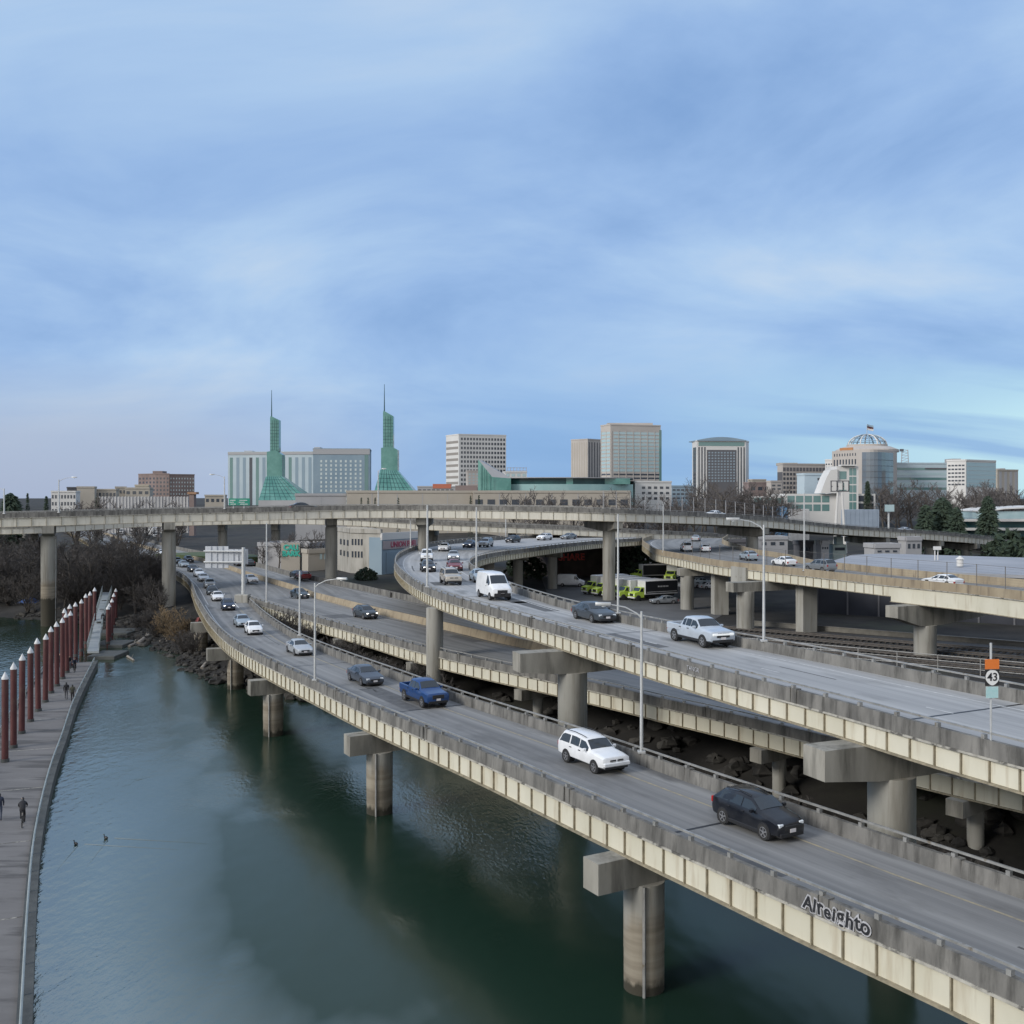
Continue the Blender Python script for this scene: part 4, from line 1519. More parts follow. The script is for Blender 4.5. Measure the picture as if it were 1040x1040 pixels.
def car_parts(kind):
    """list of (name, mesh, paint?, sub parts) in car space; wheels handled apart"""
    if kind in CARM:
        return CARM[kind]
    sp = SPEC[kind]
    st = [station(q) for q in sp['st']]
    n = len(st)
    out = []
    mb = MB()
    mb.rings([[(p[0], p[1], p[2]) for p in s_] + [(p[0], -p[1], p[2]) for p in s_[-2:0:-1]] for s_ in st])
    me = mb.mesh('body', m_white, smooth=38)
    out.append(('body', me, True, []))

    def sv(u, k):
        i = min(int(u), n - 2)
        return lerp3(st[i][k], st[i + 1][k], u - i)
    # side windows
    cw, rf, rr, rb = sp['cw'], sp['rf'], sp['rr'], sp['rb']
    cuts = []
    if sp.get('van'):
        cuts = [(cw + .25, rf + .30)]
    else:
        u = cw + .40
        for pl in list(sp['pil']) + [rr + (.62 if not sp.get('bed') else .05)]:
            cuts.append((u, pl - .04))
            u = pl + .05
    for (u0, u1) in cuts:
        for sg_ in (1, -1):
            mb = MB()
            ks = max(2, int((u1 - u0) / .2))
            top, bot = [], []
            us = sorted(set([u0 + (u1 - u0) * q / ks for q in range(ks + 1)] + [q for q in range(int(u0) + 1, int(u1) + 1)]))
            for u in us:
                b_, t_ = sv(u, 4), sv(u, 5)
                v0 = .10
                lo_, hi_ = lerp3(b_, t_, v0), lerp3(b_, t_, .90 if (u < rr) else .80)
                bot.append((lo_[0], sg_ * (lo_[1] + .010), lo_[2]))
                top.append((hi_[0], sg_ * (hi_[1] + .010), hi_[2]))
            inn = lambda q: (q[0], q[1] - sg_ * .02, q[2])
            mb.rings([[bot[i], top[i], inn(top[i]), inn(bot[i])] for i in range(len(us))])
            out.append(('side_window', mb.mesh('side_window', m_glass), False, []))
    def screen(u0, u1, name):
        mb = MB()
        rs = []
        for q in range(5):
            u = u0 + (u1 - u0) * q / 4
            p5, p7 = sv(u, 5), sv(u, 7)
            w_ = p5[1] * .90
            z5 = p7[2] - .02
            up_ = .018
            ring = [(p5[0], w_ * f_, (z5 if abs(f_) > .9 else p7[2]) + up_ - abs(f_) * .012) for f_ in (-1, -.5, 0, .5, 1)]
            rs.append(ring + [(a, b, c - .03) for a, b, c in ring[::-1]])
        mb.rings(rs)
        out.append((name, mb.mesh(name, m_glass), False, []))
    screen(cw + (.06 if sp.get('van') else .14), rf - (.16 if sp.get('van') else .06), 'windscreen')
    if not sp.get('van'):
        screen(rr + .10, rb - .10, 'rear_window')
    xf, wf, zf = sp['st'][1][0], sp['st'][1][1], sp['st'][1][3]
    xb = sp['st'][-1][0]
    # grille, bumper insert
    gz0, gz1 = sp['st'][1][2] + .20, zf - .02
    gw = wf * .52
    mb = MB()
    if sp.get('slats'):
        for y0, y1 in ((-gw * .95, -.05), (.05, gw * .95)):
            for q in (0, 1):
                mb.rbox(xf - .10, sp['st'][0][0] + .035, y0, y1, gz1 - .11 - q * .12, gz1 - .03 - q * .12, .015)
    else:
        mb.rbox(xf - .10, sp['st'][0][0] + .035, -gw, gw, gz0 + (gz1 - gz0) * .25, gz1, .02)
    out.append(('grille', mb.mesh('grille', m_black), False, []))
    if sp.get('slats'):
        mb = MB()
        mb.rbox(xf - .3, sp['st'][0][0] + .09, -wf * .98, wf * .98, sp['st'][1][2] + .12, sp['st'][1][2] + .36, .05)
        out.append(('bumper', mb.mesh('bumper', m_white), True, []))
    mb = MB()
    mb.rbox(xf - .3, sp['st'][0][0] + (.06 if sp.get('van') else .02), -wf * .86, wf * .86, sp['st'][1][2] - .02, sp['st'][1][2] + (.34 if sp.get('van') else .17), .03)
    out.append(('bumper_trim', mb.mesh('bumper_trim', m_black), False, []))
    mb = MB()
    xn = sp['st'][0][0]
    mb.box(xn + .03, xn + .06, -.17, .17, gz0 - .02, gz0 + .13)
    out.append(('licence_plate', mb.mesh('licence_plate', m_plate), False, []))
    hz = sp['z'][0]
    for sg_ in (1, -1):
        mb = MB()
        mb.rbox(xf - .16, xf + .055, sg_ * wf * .75 - .14, sg_ * wf * .75 + .14, hz - .085, hz + .065, .025)
        out.append(('headlight', mb.mesh('headlight', m_lens), 'light', []))
    for sg_ in (1, -1):
        mb = MB()
        ye, zt_ = sp['st'][-2][1], sp['z'][1]
        mb.rbox(xb - .02, xb + .32, sg_ * ye * .86 - .09, sg_ * ye * .86 + .10, zt_ - .12, zt_ + .14, .02)
        out.append(('tail_light', mb.mesh('tail_light', m_tail), False, []))
    # mirrors
    cx, _, _, cz, _, _ = sp['st'][cw]
    for sg_ in (1, -1):
        mb = MB()
        yy = sp['st'][cw][1]
        mb.rbox(cx - .45, cx - .30, sg_ * (yy + .10) - .11, sg_ * (yy + .10) + .11, cz + .03, cz + .19, .03)
        out.append(('wing_mirror', mb.mesh('wing_mirror', m_white), True, []))
    # door handles and shut lines
    for sg_ in (1, -1):
        for hx in ((.0, -.95) if not sp.get('van') else (.75,)):
            mb = MB()
            yy = sp['st'][cw][1]
            mb.rbox(hx - .12, hx + .08, sg_ * yy - .03, sg_ * yy + .03, cz - .10, cz - .06, .008)
            out.append(('door_handle', mb.mesh('door_handle', m_black), False, []))
    if sp.get('rails'):
        for sg_ in (1, -1):
            mb = MB()
            pts = [sv(u, 6) for u in (rf + .15, rf + .6, rf + 1.2, rr - .05)]
            mb.path([(q[0], sg_ * q[1], q[2] + .055) for q in pts], .022, 5)
            out.append(('roof_rail', mb.mesh('roof_rail', m_black), False, []))
    if sp.get('clad') or sp.get('bed'):
        for sg_ in (1, -1):
            mb = MB()
            yy = sp['st'][cw][1]
            mb.rbox(sp['wx'][1] + .35, sp['wx'][0] - .35, sg_ * yy * .97 - .04, sg_ * yy * .97 + .035, sp['st'][cw][2] - .02, sp['st'][cw][2] + .15, .02)
            out.append(('sill_trim', mb.mesh('sill_trim', m_black), False, []))
    if sp.get('bed'):
        for y0, y1 in ((.80, .955), (-.955, -.80)):
            mb = MB()
            mb.rbox(-2.68, -.965, y0, y1, .80, 1.20, .03)
            out.append(('bed_wall', mb.mesh('bed_wall', m_white), True, []))
        mb = MB()
        mb.rbox(-2.73, -2.62, -.90, .90, .70, 1.20, .03)
        out.append(('tailgate', mb.mesh('tailgate', m_white), True, []))
        mb = MB()
        mb.box(-2.60, -1.0, -.79, .79, .858, .872)
        out.append(('bed_liner', mb.mesh('bed_liner', m_black), False, []))
    # wheels
    r = sp['wr']
    arches, wheels = [], []
    for wx_ in sp['wx']:
        for sg_ in (1, -1):
            wy = sp['st'][cw][1]
            mb = MB()
            mb.lathe([(r * 1.16, wy * .60), (r * 1.16, wy + .004), (r * .98, wy + .012)], (wx_, 0, r), 22, 'Y')
            V = [(a, b * sg_, c) for a, b, c in mb.V]
            mb.V = V
            mb.V = [(a, b, max(c, .10)) for a, b, c in mb.V]
            out.append(('wheel_arch', mb.mesh('wheel_arch', m_black, smooth=40), False, []))
            mt = MB()
            mt.lathe([(r * .62, wy - .20), (r * .94, wy - .20), (r, wy - .15), (r, wy - .02), (r * .94, wy + .028), (r * .66, wy + .028), (r * .62, wy + .01)], (wx_, 0, r), 24, 'Y')
            mt.V = [(a, b * sg_, c) for a, b, c in mt.V]
            mr = MB()
            mr.lathe([(r * .64, wy - .05), (r * .66, wy + .022), (r * .58, wy + .026), (r * .56, wy - .01)], (wx_, 0, r), 20, 'Y')
            for q in range(5):
                a_ = 2 * math.pi * q / 5 + .3
                dx_, dz_ = math.cos(a_), math.sin(a_)
                mr.obox((wx_ + dx_ * r * .32, wy + .012, r + dz_ * r * .32), (dx_ * r * .28, 0, dz_ * r * .28), (-dz_ * r * .075, 0, dx_ * r * .075), (0, .012, 0))
            mr.lathe([(r * .12, wy - .02), (r * .12, wy + .03)], (wx_, 0, r), 10, 'Y')
            mr.V = [(a, b * sg_, c) for a, b, c in mr.V]
            out.append(('wheel', mt.mesh('wheel', m_tyre, smooth=40), False, [('rim', mr.mesh('rim', m_rim))]))
    CARM[kind] = out
    return out


PAINT = {}


def paint(col, metal=.0):
    k = (col, metal)
    if k not in PAINT:
        PAINT[k] = mat('car_paint', col, rough=.28, metal=metal, coat=.3, grime=tuple(q * .82 + .015 for q in col), gscale=1.3, glo=.45, ghi=.75)
    return PAINT[k]


WHITE, SILVER, GREY, DKGREY, BLACK = (.78, .79, .80), (.46, .48, .50), (.20, .215, .23), (.060, .072, .085), (.004, .005, .009)
BLUE, NAVY, GOLD, RED, LTBLUE, TEAL = (.016, .062, .20), (.022, .038, .075), (.46, .42, .36), (.17, .022, .026), (.34, .40, .45), (.055, .075, .090)


def make_car(kind, col, loc, heading, label, cat, name, lit=False, group=None, metal=.0, slope=0.0, tone=None):
    o = thing(name, label, cat, loc, heading, group)
    pm = paint(col, metal)
    for nm, me, pt, subs in car_parts(kind):
        mm = None
        if pt is True:
            mm = pm
        elif pt == 'light' and lit:
            mm = m_lamp_on
        c = child(nm, me, o, mat=mm)
        for sn, sm in subs:
            child(sn, sm, c)
    return o


def road_point(rd, px, py, dzr=ROADZ):
    z = rd.L[len(rd.L) // 2].z + dzr
    for _ in range(8):
        p = P(px, py, z)
        i = rd.at(p.x, p.y)
        z = rd.L[i].z + dzr
    p = P(px, py, z)
    return p, i


def heading_of(rd, i, rev):
    t_ = (rd.T[i] * (rd.L[i].lerp(rd.R[i], .5)).length * 0 + rd.T[i])
    if rev:
        t_ = -t_
    return math.atan2(t_.y, t_.x)


NAMES = {'sedan': ('sedan', 'car'), 'hatch': ('hatchback_car', 'car'), 'crossover': ('crossover_car', 'car'), 'large_suv': ('sport_utility_car', 'car'), 'pickup': ('pickup_truck', 'pickup'), 'van': ('delivery_van', 'van')}
g_a, g_b, g_c, g_d = 'cars driving down the river ramp', 'cars on the upper ramp', 'cars on the low highway', 'cars on the right-hand ramp'
CARS = [
    # rd, px, py(base centre), kind, colour, metal, lit, towards viewer, group, label
    (rdA, 769, 842, 'crossover', BLACK, 0, 0, 1, g_a, 'shiny black crossover car with roof rails, nearest vehicle on the river ramp'),
    (rdA, 602, 778, 'large_suv', WHITE, 0, 0, 1, g_a, 'boxy white sport utility car on the river ramp between two piers'),
    (rdA, 430.5, 714, 'pickup', BLUE, .3, 1, 1, g_a, 'bright blue pickup truck with lit headlights on the river ramp'),
    (rdA, 371, 693, 'sedan', (.065, .08, .105), .2, 0, 1, g_a, 'dark blue-grey sedan behind the blue pickup on the river ramp'),
    (rdA, 304, 663.5, 'sedan', SILVER, .3, 0, 1, g_a, 'silver sedan with a large dark grille on the river ramp'),
    (rdA, 257.5, 643.5, 'hatch', WHITE, 0, 0, 1, g_a, 'white hatchback leading the queue into the river ramp'),
    (rdA, 246, 635.5, 'sedan', LTBLUE, .2, 0, 1, g_a, 'pale blue-grey sedan close behind the white hatchback'),
    (rdA, 231.5, 619, 'crossover', NAVY, .2, 1, 1, g_a, 'navy crossover with lit headlights at the top of the ramp'),
    (rdA, 221, 609.5, 'sedan', WHITE, 0, 0, 1, g_a, 'white sedan behind the navy crossover'),
    (rdA, 215.5, 603.5, 'sedan', DKGREY, .2, 0, 1, g_a, 'dark grey sedan, second behind the navy crossover'),
    (rdM, 213, 597, 'crossover', GREY, .2, 0, 1, g_a, 'grey crossover in the queue beside the overhead sign post'),
    (rdM, 206.5, 590, 'sedan', SILVER, .2, 0, 1, g_a, 'silver sedan in the queue left of the sign panel'),
    (rdM, 202, 585.5, 'hatch', WHITE, 0, 0, 1, g_a, 'small white hatchback in the queue left of the sign panel'),
    (rdM, 196, 580.5, 'sedan', BLACK, 0, 1, 1, g_a, 'black sedan with lit headlights at the left wall of the highway bend'),
    (rdM, 186.5, 575.8, 'sedan', LTBLUE, .2, 0, 1, g_a, 'light grey sedan right beside the second overpass pier'),
    (rdM, 191.5, 571, 'crossover', BLACK, 0, 0, 1, g_a, 'black crossover in the inner lane just right of the overpass pier'),
    (rdM, 180, 572, 'sedan', DKGREY, .2, 0, 1, g_a, 'dark sedan half hidden behind the overpass pier'),
    (rdM, 164, 563.5, 'sedan', WHITE, 0, 0, 1, g_a, 'white sedan left of the overpass pier, in front of the bare trees'),
    (rdM, 128, 552, 'sedan', SILVER, .2, 0, 1, g_a, 'silver car far back on the highway left of the white truck'),
    (rdM, 98, 541.5, 'sedan', SILVER, .2, 0, 1, g_a, 'pale car farthest back on the highway at the left'),
    (rdC, 254.5, 591.5, 'sedan', WHITE, 0, 0, 1, g_c, 'white sedan on the low highway right of the sign post'),
    (rdM, 243, 574.5, 'sedan', BLACK, 0, 0, 0, g_c, 'black car under the sign beam, driving away'),
    (rdM, 253, 574.8, 'crossover', DKGREY, 0, 0, 0, g_c, 'dark crossover right of the sign beam, driving away'),
    (rdC, 308, 588.5, 'crossover', RED, 0, 0, 0, g_c, 'red crossover driving away on the far side of the low highway'),
    (rdC, 301.5, 586.5, 'sedan', BLACK, 0, 0, 0, g_c, 'black sedan just left of the red crossover'),
    (rdC, 304.5, 607, 'sedan', TEAL, .2, 1, 1, g_c, 'dark blue-green sedan with lit headlights on the low highway'),
    (rdC, 371, 627.5, 'crossover', DKGREY, .2, 1, 1, g_c, 'dark grey crossover on the low highway nearest the ramp pier'),
    (rdB, 501.5, 607.5, 'van', WHITE, 0, 0, 1, g_b, 'tall white delivery van on the upper ramp'),
    (rdB, 603, 630, 'sedan', DKGREY, .3, 0, 1, g_b, 'dark slate sedan on the upper ramp in front of the lime trucks'),
    (rdB, 711, 653.5, 'pickup', (.50, .55, .61), .2, 0, 1, g_b, 'silver-white electric-looking pickup with a light bar on the upper ramp'),
    (rdB, 487, 590.5, 'sedan', LTBLUE, .2, 0, 1, g_b, 'pale blue sedan tucked behind the white van'),
    (rdB, 457.5, 593, 'large_suv', GOLD, .2, 1, 1, g_b, 'champagne sport utility car with lit headlights left of the white van'),
    (rdB, 461.5, 579, 'sedan', RED, .1, 0, 1, g_b, 'dark red sedan in the loop of the upper ramp'),
    (rdB, 434.5, 580, 'sedan', BLACK, 0, 1, 1, g_b, 'black sedan with lit headlights in the outer lane of the loop'),
    (rdB, 433.5, 569.5, 'large_suv', WHITE, 0, 1, 1, g_b, 'white sport utility car behind the black sedan in the loop'),
    (rdB, 460.5, 568.5, 'sedan', SILVER, .2, 1, 1, g_b, 'silver sedan behind the dark red sedan'),
    (rdB, 451.5, 559.5, 'sedan', WHITE, 0, 0, 1, g_b, 'white sedan at the top of the loop, left side'),
    (rdB, 477, 556, 'sedan', NAVY, .2, 1, 1, g_b, 'navy sedan at the back of the loop'),
    (rdB, 493.5, 555.5, 'large_suv', SILVER, .2, 1, 1, g_b, 'silver sport utility car at the back of the loop beside a lamp pole'),
    (rdB, 521, 551, 'crossover', BLACK, 0, 0, 1, g_b, 'black crossover entering the loop from the right'),
    (rdB, 553, 548.6, 'crossover', WHITE, 0, 0, 1, g_b, 'white crossover on the raised far end of the loop'),
    (rdB, 577.5, 547.6, 'sedan', GREY, .2, 0, 1, g_b, 'grey sedan on the far end of the loop'),
    (rdB, 607, 545.6, 'sedan', BLUE, .2, 0, 1, g_b, 'blue sedan left of the tall overpass pier at the far end of the loop'),
    (rdB, 643.5, 543.5, 'sedan', SILVER, 0, 0, 1, g_b, 'silver sedan right of the tall overpass pier at the far end of the loop'),
    (rdD, 957, 595.5, 'sedan', WHITE, 0, 0, 0, g_d, 'white sedan passing on the tan ramp in front of the warehouse'),
    (rdD, 833, 580.5, 'large_suv', GREY, .2, 0, 0, g_d, 'dark wagon on the tan ramp beside the tall lamp pole'),
    (rdD, 796, 574.5, 'sedan', WHITE, 0, 0, 0, g_d, 'white-roofed sedan on the tan ramp right of the lamp'),
    (rdD, 760, 569, 'crossover', LTBLUE, .2, 0, 0, g_d, 'blue-grey crossover on the tan ramp above the hinge box'),
    (rdD, 697, 560, 'large_suv', WHITE, 0, 0, 0, g_d, 'white boxy car near the left end of the tan ramp'),
    (rdD, 716, 560.5, 'hatch', WHITE, 0, 0, 0, g_d, 'white hatchback second from the left end of the tan ramp'),
    (rdD, 707, 549.5, 'sedan', SILVER, .2, 0, 0, g_d, 'silver sedan at the far back of the tan ramp'),
    (rdF, 931, 541, 'sedan', SILVER, .2, 0, 1, None, 'silver sedan on the descending right end of the high overpass'),
    (rdF, 310, 516.2, 'sedan', BLACK, 0, 0, 1, None, 'dark sedan on the high overpass below the hotel'),
    (rdF, 744.5, 526, 'sedan', WHITE, 0, 0, 1, None, 'white car on the high overpass before the fence'),
]
for rd, px, py, kind, col, metal, lit, tow, grp, lb in CARS:
    if rd is rdF:
        p = on_edge(rdF, px, 'L', z=0)
        i = rdF.at(p.x, p.y)
        p = rdF.m(i, .3, ROADZ)
    else:
        p, i = road_point(rd, px, py)
    hd = heading_of(rd, i, bool(tow))
    nm, ct = NAMES[kind]
    o = make_car(kind, col, tuple(p + Vector((0, 0, .008))), hd, lb, ct, nm, lit, grp, metal)
    if rd is rdA:
        o.scale = (.885, .9, .96 if kind != 'large_suv' else .92) if p.y < 80 else (.93,) * 3
    if 'light bar' in lb:
        mb = MB()
        mb.rbox(2.66, 2.745, -.80, .80, .84, 1.0, .03)
        mb.build('light_bar', mat('pale_front_panel', (.82, .84, .84), rough=.3, emit=(1, 1, .96), estr=.25), o, world=False)

# trucks with lime cabs and two distant semi trailers
m_lime = mat('lime_paint', (.48, .64, .08), (.42, .56, .07), 1, rough=.4)
m_boxw = mat('white_box', (.66, .66, .65), (.56, .56, .56), .7, rough=.5)
m_boxk = mat('black_box_side', (.012, .013, .016), rough=.45)


def box_truck(loc, hd, label, cabm, sidem, group=None, L_=7.2, H_=3.5, mark=False):
    o = thing('box_truck', label, 'truck', loc, hd, group)
    W_ = 1.2
    mb = MB()
    mb.rbox(-L_ + 1.0, 1.0, -W_, W_, 1.05, H_, .05)
    b = mb.build('cargo_box', m_boxw, o, world=False)
    if sidem:
        for s_ in (1, -1):
            mb = MB()
            mb.box(-L_ + 1.1, .9, s_ * (W_ + .012) - .01, s_ * (W_ + .012) + .01, 1.25, H_ - .12)
            q = mb.build('side_panel', sidem, b, world=False)
            if mark:
                mb = MB()
                for k in range(7):
                    mb.box(-4.0 + k * .34, -3.8 + k * .34, s_ * (W_ + .03) - .005, s_ * (W_ + .03) + .005, 2.3, 2.55)
                mb.box(-L_ + 1.3, .7, s_ * (W_ + .03) - .005, s_ * (W_ + .03) + .005, 1.45, 1.53)
                mb.build('pale_lettering', m_boxw, q, world=False)
    mb = MB()
    prof = [(1.08, .55), (1.08, 2.35), (1.7, 2.35), (2.15, 1.62), (3.0, 1.45), (3.12, 1.3), (3.12, .55)]
    mb.extrude([(x, -1.0, z) for x, z in prof], (0, 2.0, 0))
    mb.build('cab', cabm, o, world=False)
    mb = MB()
    mb.extrude([(1.78, -.86, 2.26), (2.14, -.86, 1.68), (2.17, -.86, 1.70), (1.81, -.86, 2.28)], (0, 1.72, 0))
    mb.build('windscreen', m_glass, o, world=False)
    for s_ in (1, -1):
        mb = MB()
        mb.extrude([(1.25, s_ * 1.0, 1.55), (1.25, s_ * 1.0, 2.2), (1.68, s_ * 1.0, 2.2), (2.02, s_ * 1.0, 1.62)], (0, s_ * .012, 0))
        mb.build('side_window', m_glass, o, world=False)
        mb = MB()
        mb.rbox(3.05, 3.16, s_ * .78 - .14, s_ * .78 + .14, .95, 1.2, .02)
        mb.build('headlight', m_lens, o, world=False)
    mb = MB()
    mb.rbox(3.08, 3.17, -.5, .5, .8, 1.3, .02)
    mb.build('grille', m_black, o, world=False)
    mb = MB()
    mb.rbox(3.0, 3.25, -1.05, 1.05, .45, .72, .03)
    mb.build('bumper', m_boxw, o, world=False)
    mb = MB()
    mb.box(-L_ + 1.3, 2.8, -.5, .5, .6, 1.0)
    mb.build('chassis', m_black, o, world=False)
    for wx_ in (2.35, -L_ + 3.1):
        for s_ in (1, -1):
            mb = MB()
            mb.lathe([(.25, .76), (.5, .76), (.52, .8), (.52, 1.04), (.47, 1.08), (.27, 1.08)], (wx_, 0, .52), 18, 'Y')
            mb.V = [(a, b_ * s_, c) for a, b_, c in mb.V]
            w_ = mb.build('wheel', m_tyre, o, world=False, smooth=40)
            mb = MB()
            mb.lathe([(.27, .9), (.27, 1.06), (.1, 1.02)], (wx_, 0, .52), 14, 'Y')
            mb.V = [(a, b_ * s_, c) for a, b_, c in mb.V]
            mb.build('rim', m_rim, w_, world=False)
    return o


gt = 'lime-cabbed box trucks parked in the yard'
hd = math.radians(188)
tl = ['nearest', 'second nearest', 'third', 'fourth', 'leftmost']
for k, (px, py) in enumerate([(660, 609), (645, 608), (633, 606.5), (622, 604.5), (611.5, 602.5)]):
    c = P(px - 4, py, 2.7)
    c.z = ground_z(c.x, c.y) + .05
    f_ = Vector((math.cos(math.radians(208)), math.sin(math.radians(208)), 0))
    box_truck(tuple(c), math.radians(208), 'lime-cabbed box truck %s, %s of the front row' % ('with black side' if k == 0 else 'with white box', tl[k]), m_lime, m_boxk if k == 0 else None, gt, mark=k == 0)
for k, (px, py) in enumerate([(655, 589), (684, 590)]):
    c = P(px, py, 2.7)
    c.z = ground_z(c.x, c.y) + .05
    box_truck(tuple(c), math.radians(195 if k == 0 else 240), 'lime-cabbed truck with black box behind the front row, %s one' % ('left', 'right')[k], m_lime, m_boxk, gt)
p, i = road_point(rdM, 158, 546.5)
box_truck(tuple(p + Vector((0, 0, .01))), heading_of(rdM, i, True), 'long white lorry under the overpass left of the second pier', m_boxw, None, 'white lorries far back on the highway', 13.5, 4.1)
p, i = road_point(rdM, 122, 543)
box_truck(tuple(p + Vector((0, 0, .01))), heading_of(rdM, i, True), 'white box lorry farthest back on the highway', m_boxw, None, 'white lorries far back on the highway', 8.5, 3.8)
for (px, py, kind, col, hd_, lb) in [(580.5, 595.5, 'van', WHITE, -12, 'white van parked alone in the yard under the loop'), (674, 613, 'sedan', GREY, 195, 'grey sedan parked beside the black-sided truck'), (700, 597, 'sedan', SILVER, 20, 'silver car parked behind the piers of the tan ramp, left one'), (712, 594, 'crossover', LTBLUE, 20, 'pale crossover parked behind the piers of the tan ramp, middle one'), (722, 598, 'sedan', WHITE, 15, 'white car parked behind the piers of the tan ramp, right one')]:
    c = P(px, py, 2.65)
    c.z = ground_z(c.x, c.y) + .04
    nm, ct = NAMES[kind]
    make_car(kind, col, tuple(c), math.radians(hd_), lb, ct, nm, False, 'vehicles parked in the yard')
# ------------------------------------------------------------------ vegetation
def tree_mesh(seed, h=10.0, spread=.42, levels=4, trunk_r=.2, multi=1, twig=.022, crown_from=.25, nl=7, mt=None):
    r = random.Random(seed)
    tr, cr = MB(), MB()

    def branch(p, d, length, rad, lev):
        n = 3
        pts = [p]
        q = p.copy()
        dd = d.copy()
        for k in range(n):
            dd = (dd + Vector((r.uniform(-1, 1), r.uniform(-1, 1), r.uniform(-.3, .7))) * .22).normalized()
            q = q + dd * length / n
            pts.append(q.copy())
        tgt = tr if lev < 2 else cr
        tgt.path(pts, rad, 5 if lev < 2 else 3, rad * .45 if lev < levels else rad * .25)
        if lev >= levels:
            return
        for k in range(nl if lev else nl + 2):
            f_ = crown_from + (1 - crown_from) * (k + r.random()) / (nl + (0 if lev else 2))
            f_ = min(f_, .99)
            b = pts[min(int(f_ * n), n - 1)].lerp(pts[min(int(f_ * n) + 1, n)], f_ * n - int(f_ * n))
            a = r.uniform(0, 2 * math.pi)
            side = dd.orthogonal().normalized()
            side = (Matrix.Rotation(a, 3, dd) @ side)
            nd = (dd * r.uniform(.45, .9) + side * r.uniform(.6, 1.1) + Vector((0, 0, .25))).normalized()
            branch(b, nd, length * r.uniform(.36, .58) * (1.15 - .45 * f_), max(twig * .6, rad * .42), lev + 1)
    for m_ in range(multi):
        a = r.uniform(0, 6.28)
        tilt = spread * (.2 if multi == 1 else .9)
        branch(Vector((0, 0, -.3)), Vector((math.cos(a) * tilt, math.sin(a) * tilt, 1)).normalized(), h * r.uniform(.62, .75), trunk_r * (1 if multi == 1 else .6), 0)
    return tr.mesh('trunk', m_bark, smooth=60), cr.mesh('crown', mt or m_twig)


protos = [tree_mesh(1, 11, levels=3, nl=7, twig=.05), tree_mesh(2, 10, levels=3, nl=7, twig=.05), tree_mesh(3, 9, levels=3, multi=4, nl=7, twig=.05, crown_from=.1), tree_mesh(4, 6, levels=3, multi=7, nl=6, twig=.045, crown_from=.06)]


def bare_tree(k, loc, s, label, group=None, name='bare_tree', mats=None, cat='tree'):
    o = thing(name, label, cat, loc, RND.uniform(0, 6.28), group)
    for nm, me in zip(('trunk', 'crown'), protos[k]):
        c = child(nm, me, o)
        if mats and nm == 'crown':
            c.material_slots[0].link = 'OBJECT'
            c.material_slots[0].material = mats
    o.scale = (s * RND.uniform(.9, 1.25), s * RND.uniform(.9, 1.25), s)
    return o


def on_ground(px, d, dz=0):
    c = P2(px, d)
    c.z = ground_z(c.x, c.y) + dz
    return c


# thicket on the left bank
spots = []
r3 = random.Random(21)
while len(spots) < 120:
    px, d = r3.uniform(-45, 180), (r3.uniform(172, 215) if r3.random() < .75 else r3.uniform(215, 270))
    c = P2(px, d)
    sd_ = shore_dist(c.x, c.y)
    if sd_ < 2.5:
        continue
    # keep clear of the highway, the gangway and the overpass piers
    i = rdA.at(c.x, c.y)
    q = rdA.L[i]
    if (c - q).xy.dot(rdA.Nn[i].xy) > -4:
        continue
    if abs(px - 107) < 9 and d < 187:
        continue
    if any((c - s_).xy.length < 2.1 for s_ in spots):
        continue
    if abs(d - 168) < 5 and (abs(px - 50) < 12 or abs(px - 171) < 12):
        continue
    spots.append(c)
for c in spots:
    c.z = ground_z(c.x, c.y)
    k = r3.choice([0, 1, 2, 2, 3, 3])
    bare_tree(k, tuple(c), r3.uniform(.8, 1.15) * (.95 if k < 3 else 1.15), 'bare grey-brown tree in the dense thicket on the left river bank', 'bare trees in the left bank thicket')
for px, d, k, s, lb in [(136, 196, 0, 1.12, 'tallest bare tree of the left bank, right of the gangway head'), (121, 188, 1, 1.0, 'bare tree directly behind the top of the gangway'), (152, 190, 1, .95, 'bare tree between the gangway and the second overpass pier'), (147, 172, 2, .8, 'lower bushy bare tree at the bank edge right of the gangway'), (160, 165, 2, .65, 'small bare tree just left of the second overpass pier')]:
    bare_tree(k, tuple(on_ground(px, d)), s, lb)
bare_tree(3, tuple(on_ground(173, 151)), .95, 'tan-leaved small tree at the foot of the second overpass pier', mats=m_twig_tan)
bare_tree(3, tuple(on_ground(181, 146)), .75, 'smaller tan-leaved bush right of the tan tree', mats=m_twig_tan, name='bare_shrub', cat='shrub')
for px, d in [(150, 158), (158, 152), (188, 150), (186, 138), (165, 157), (140, 162), (193, 142), (197, 134)]:
    bare_tree(3, tuple(on_ground(px, d)), r3.uniform(.4, .65), 'low bare shrub on the muddy slope below the highway bend', 'bare shrubs on the bank slope', 'bare_shrub', cat='shrub')
# shrubs between the near ramp and the low highway
r4 = random.Random(8)
for k in range(30):
    f_ = k / 29
    sidx = int(rdC.near(*P2(300, 132).xy)) * (1 - f_) + int(rdC.near(*P2(1000, 56).xy)) * f_
    q = rdC.l(int(sidx), -r4.uniform(1.2, 4.5), 0)
    q.z = ground_z(q.x, q.y)
    if shore_dist(q.x, q.y) < 1:
        continue
    big = f_ < .42
    bare_tree(3, tuple(q), r4.uniform(.55, .85) if big else r4.uniform(.25, .45), 'scraggly bare shrub growing against the low highway wall' if big else 'small dark shrub in the shade between ramp and highway', 'scraggly shrubs along the low highway' if big else 'shrubs in the shade between the roads', 'bare_shrub', cat='shrub')


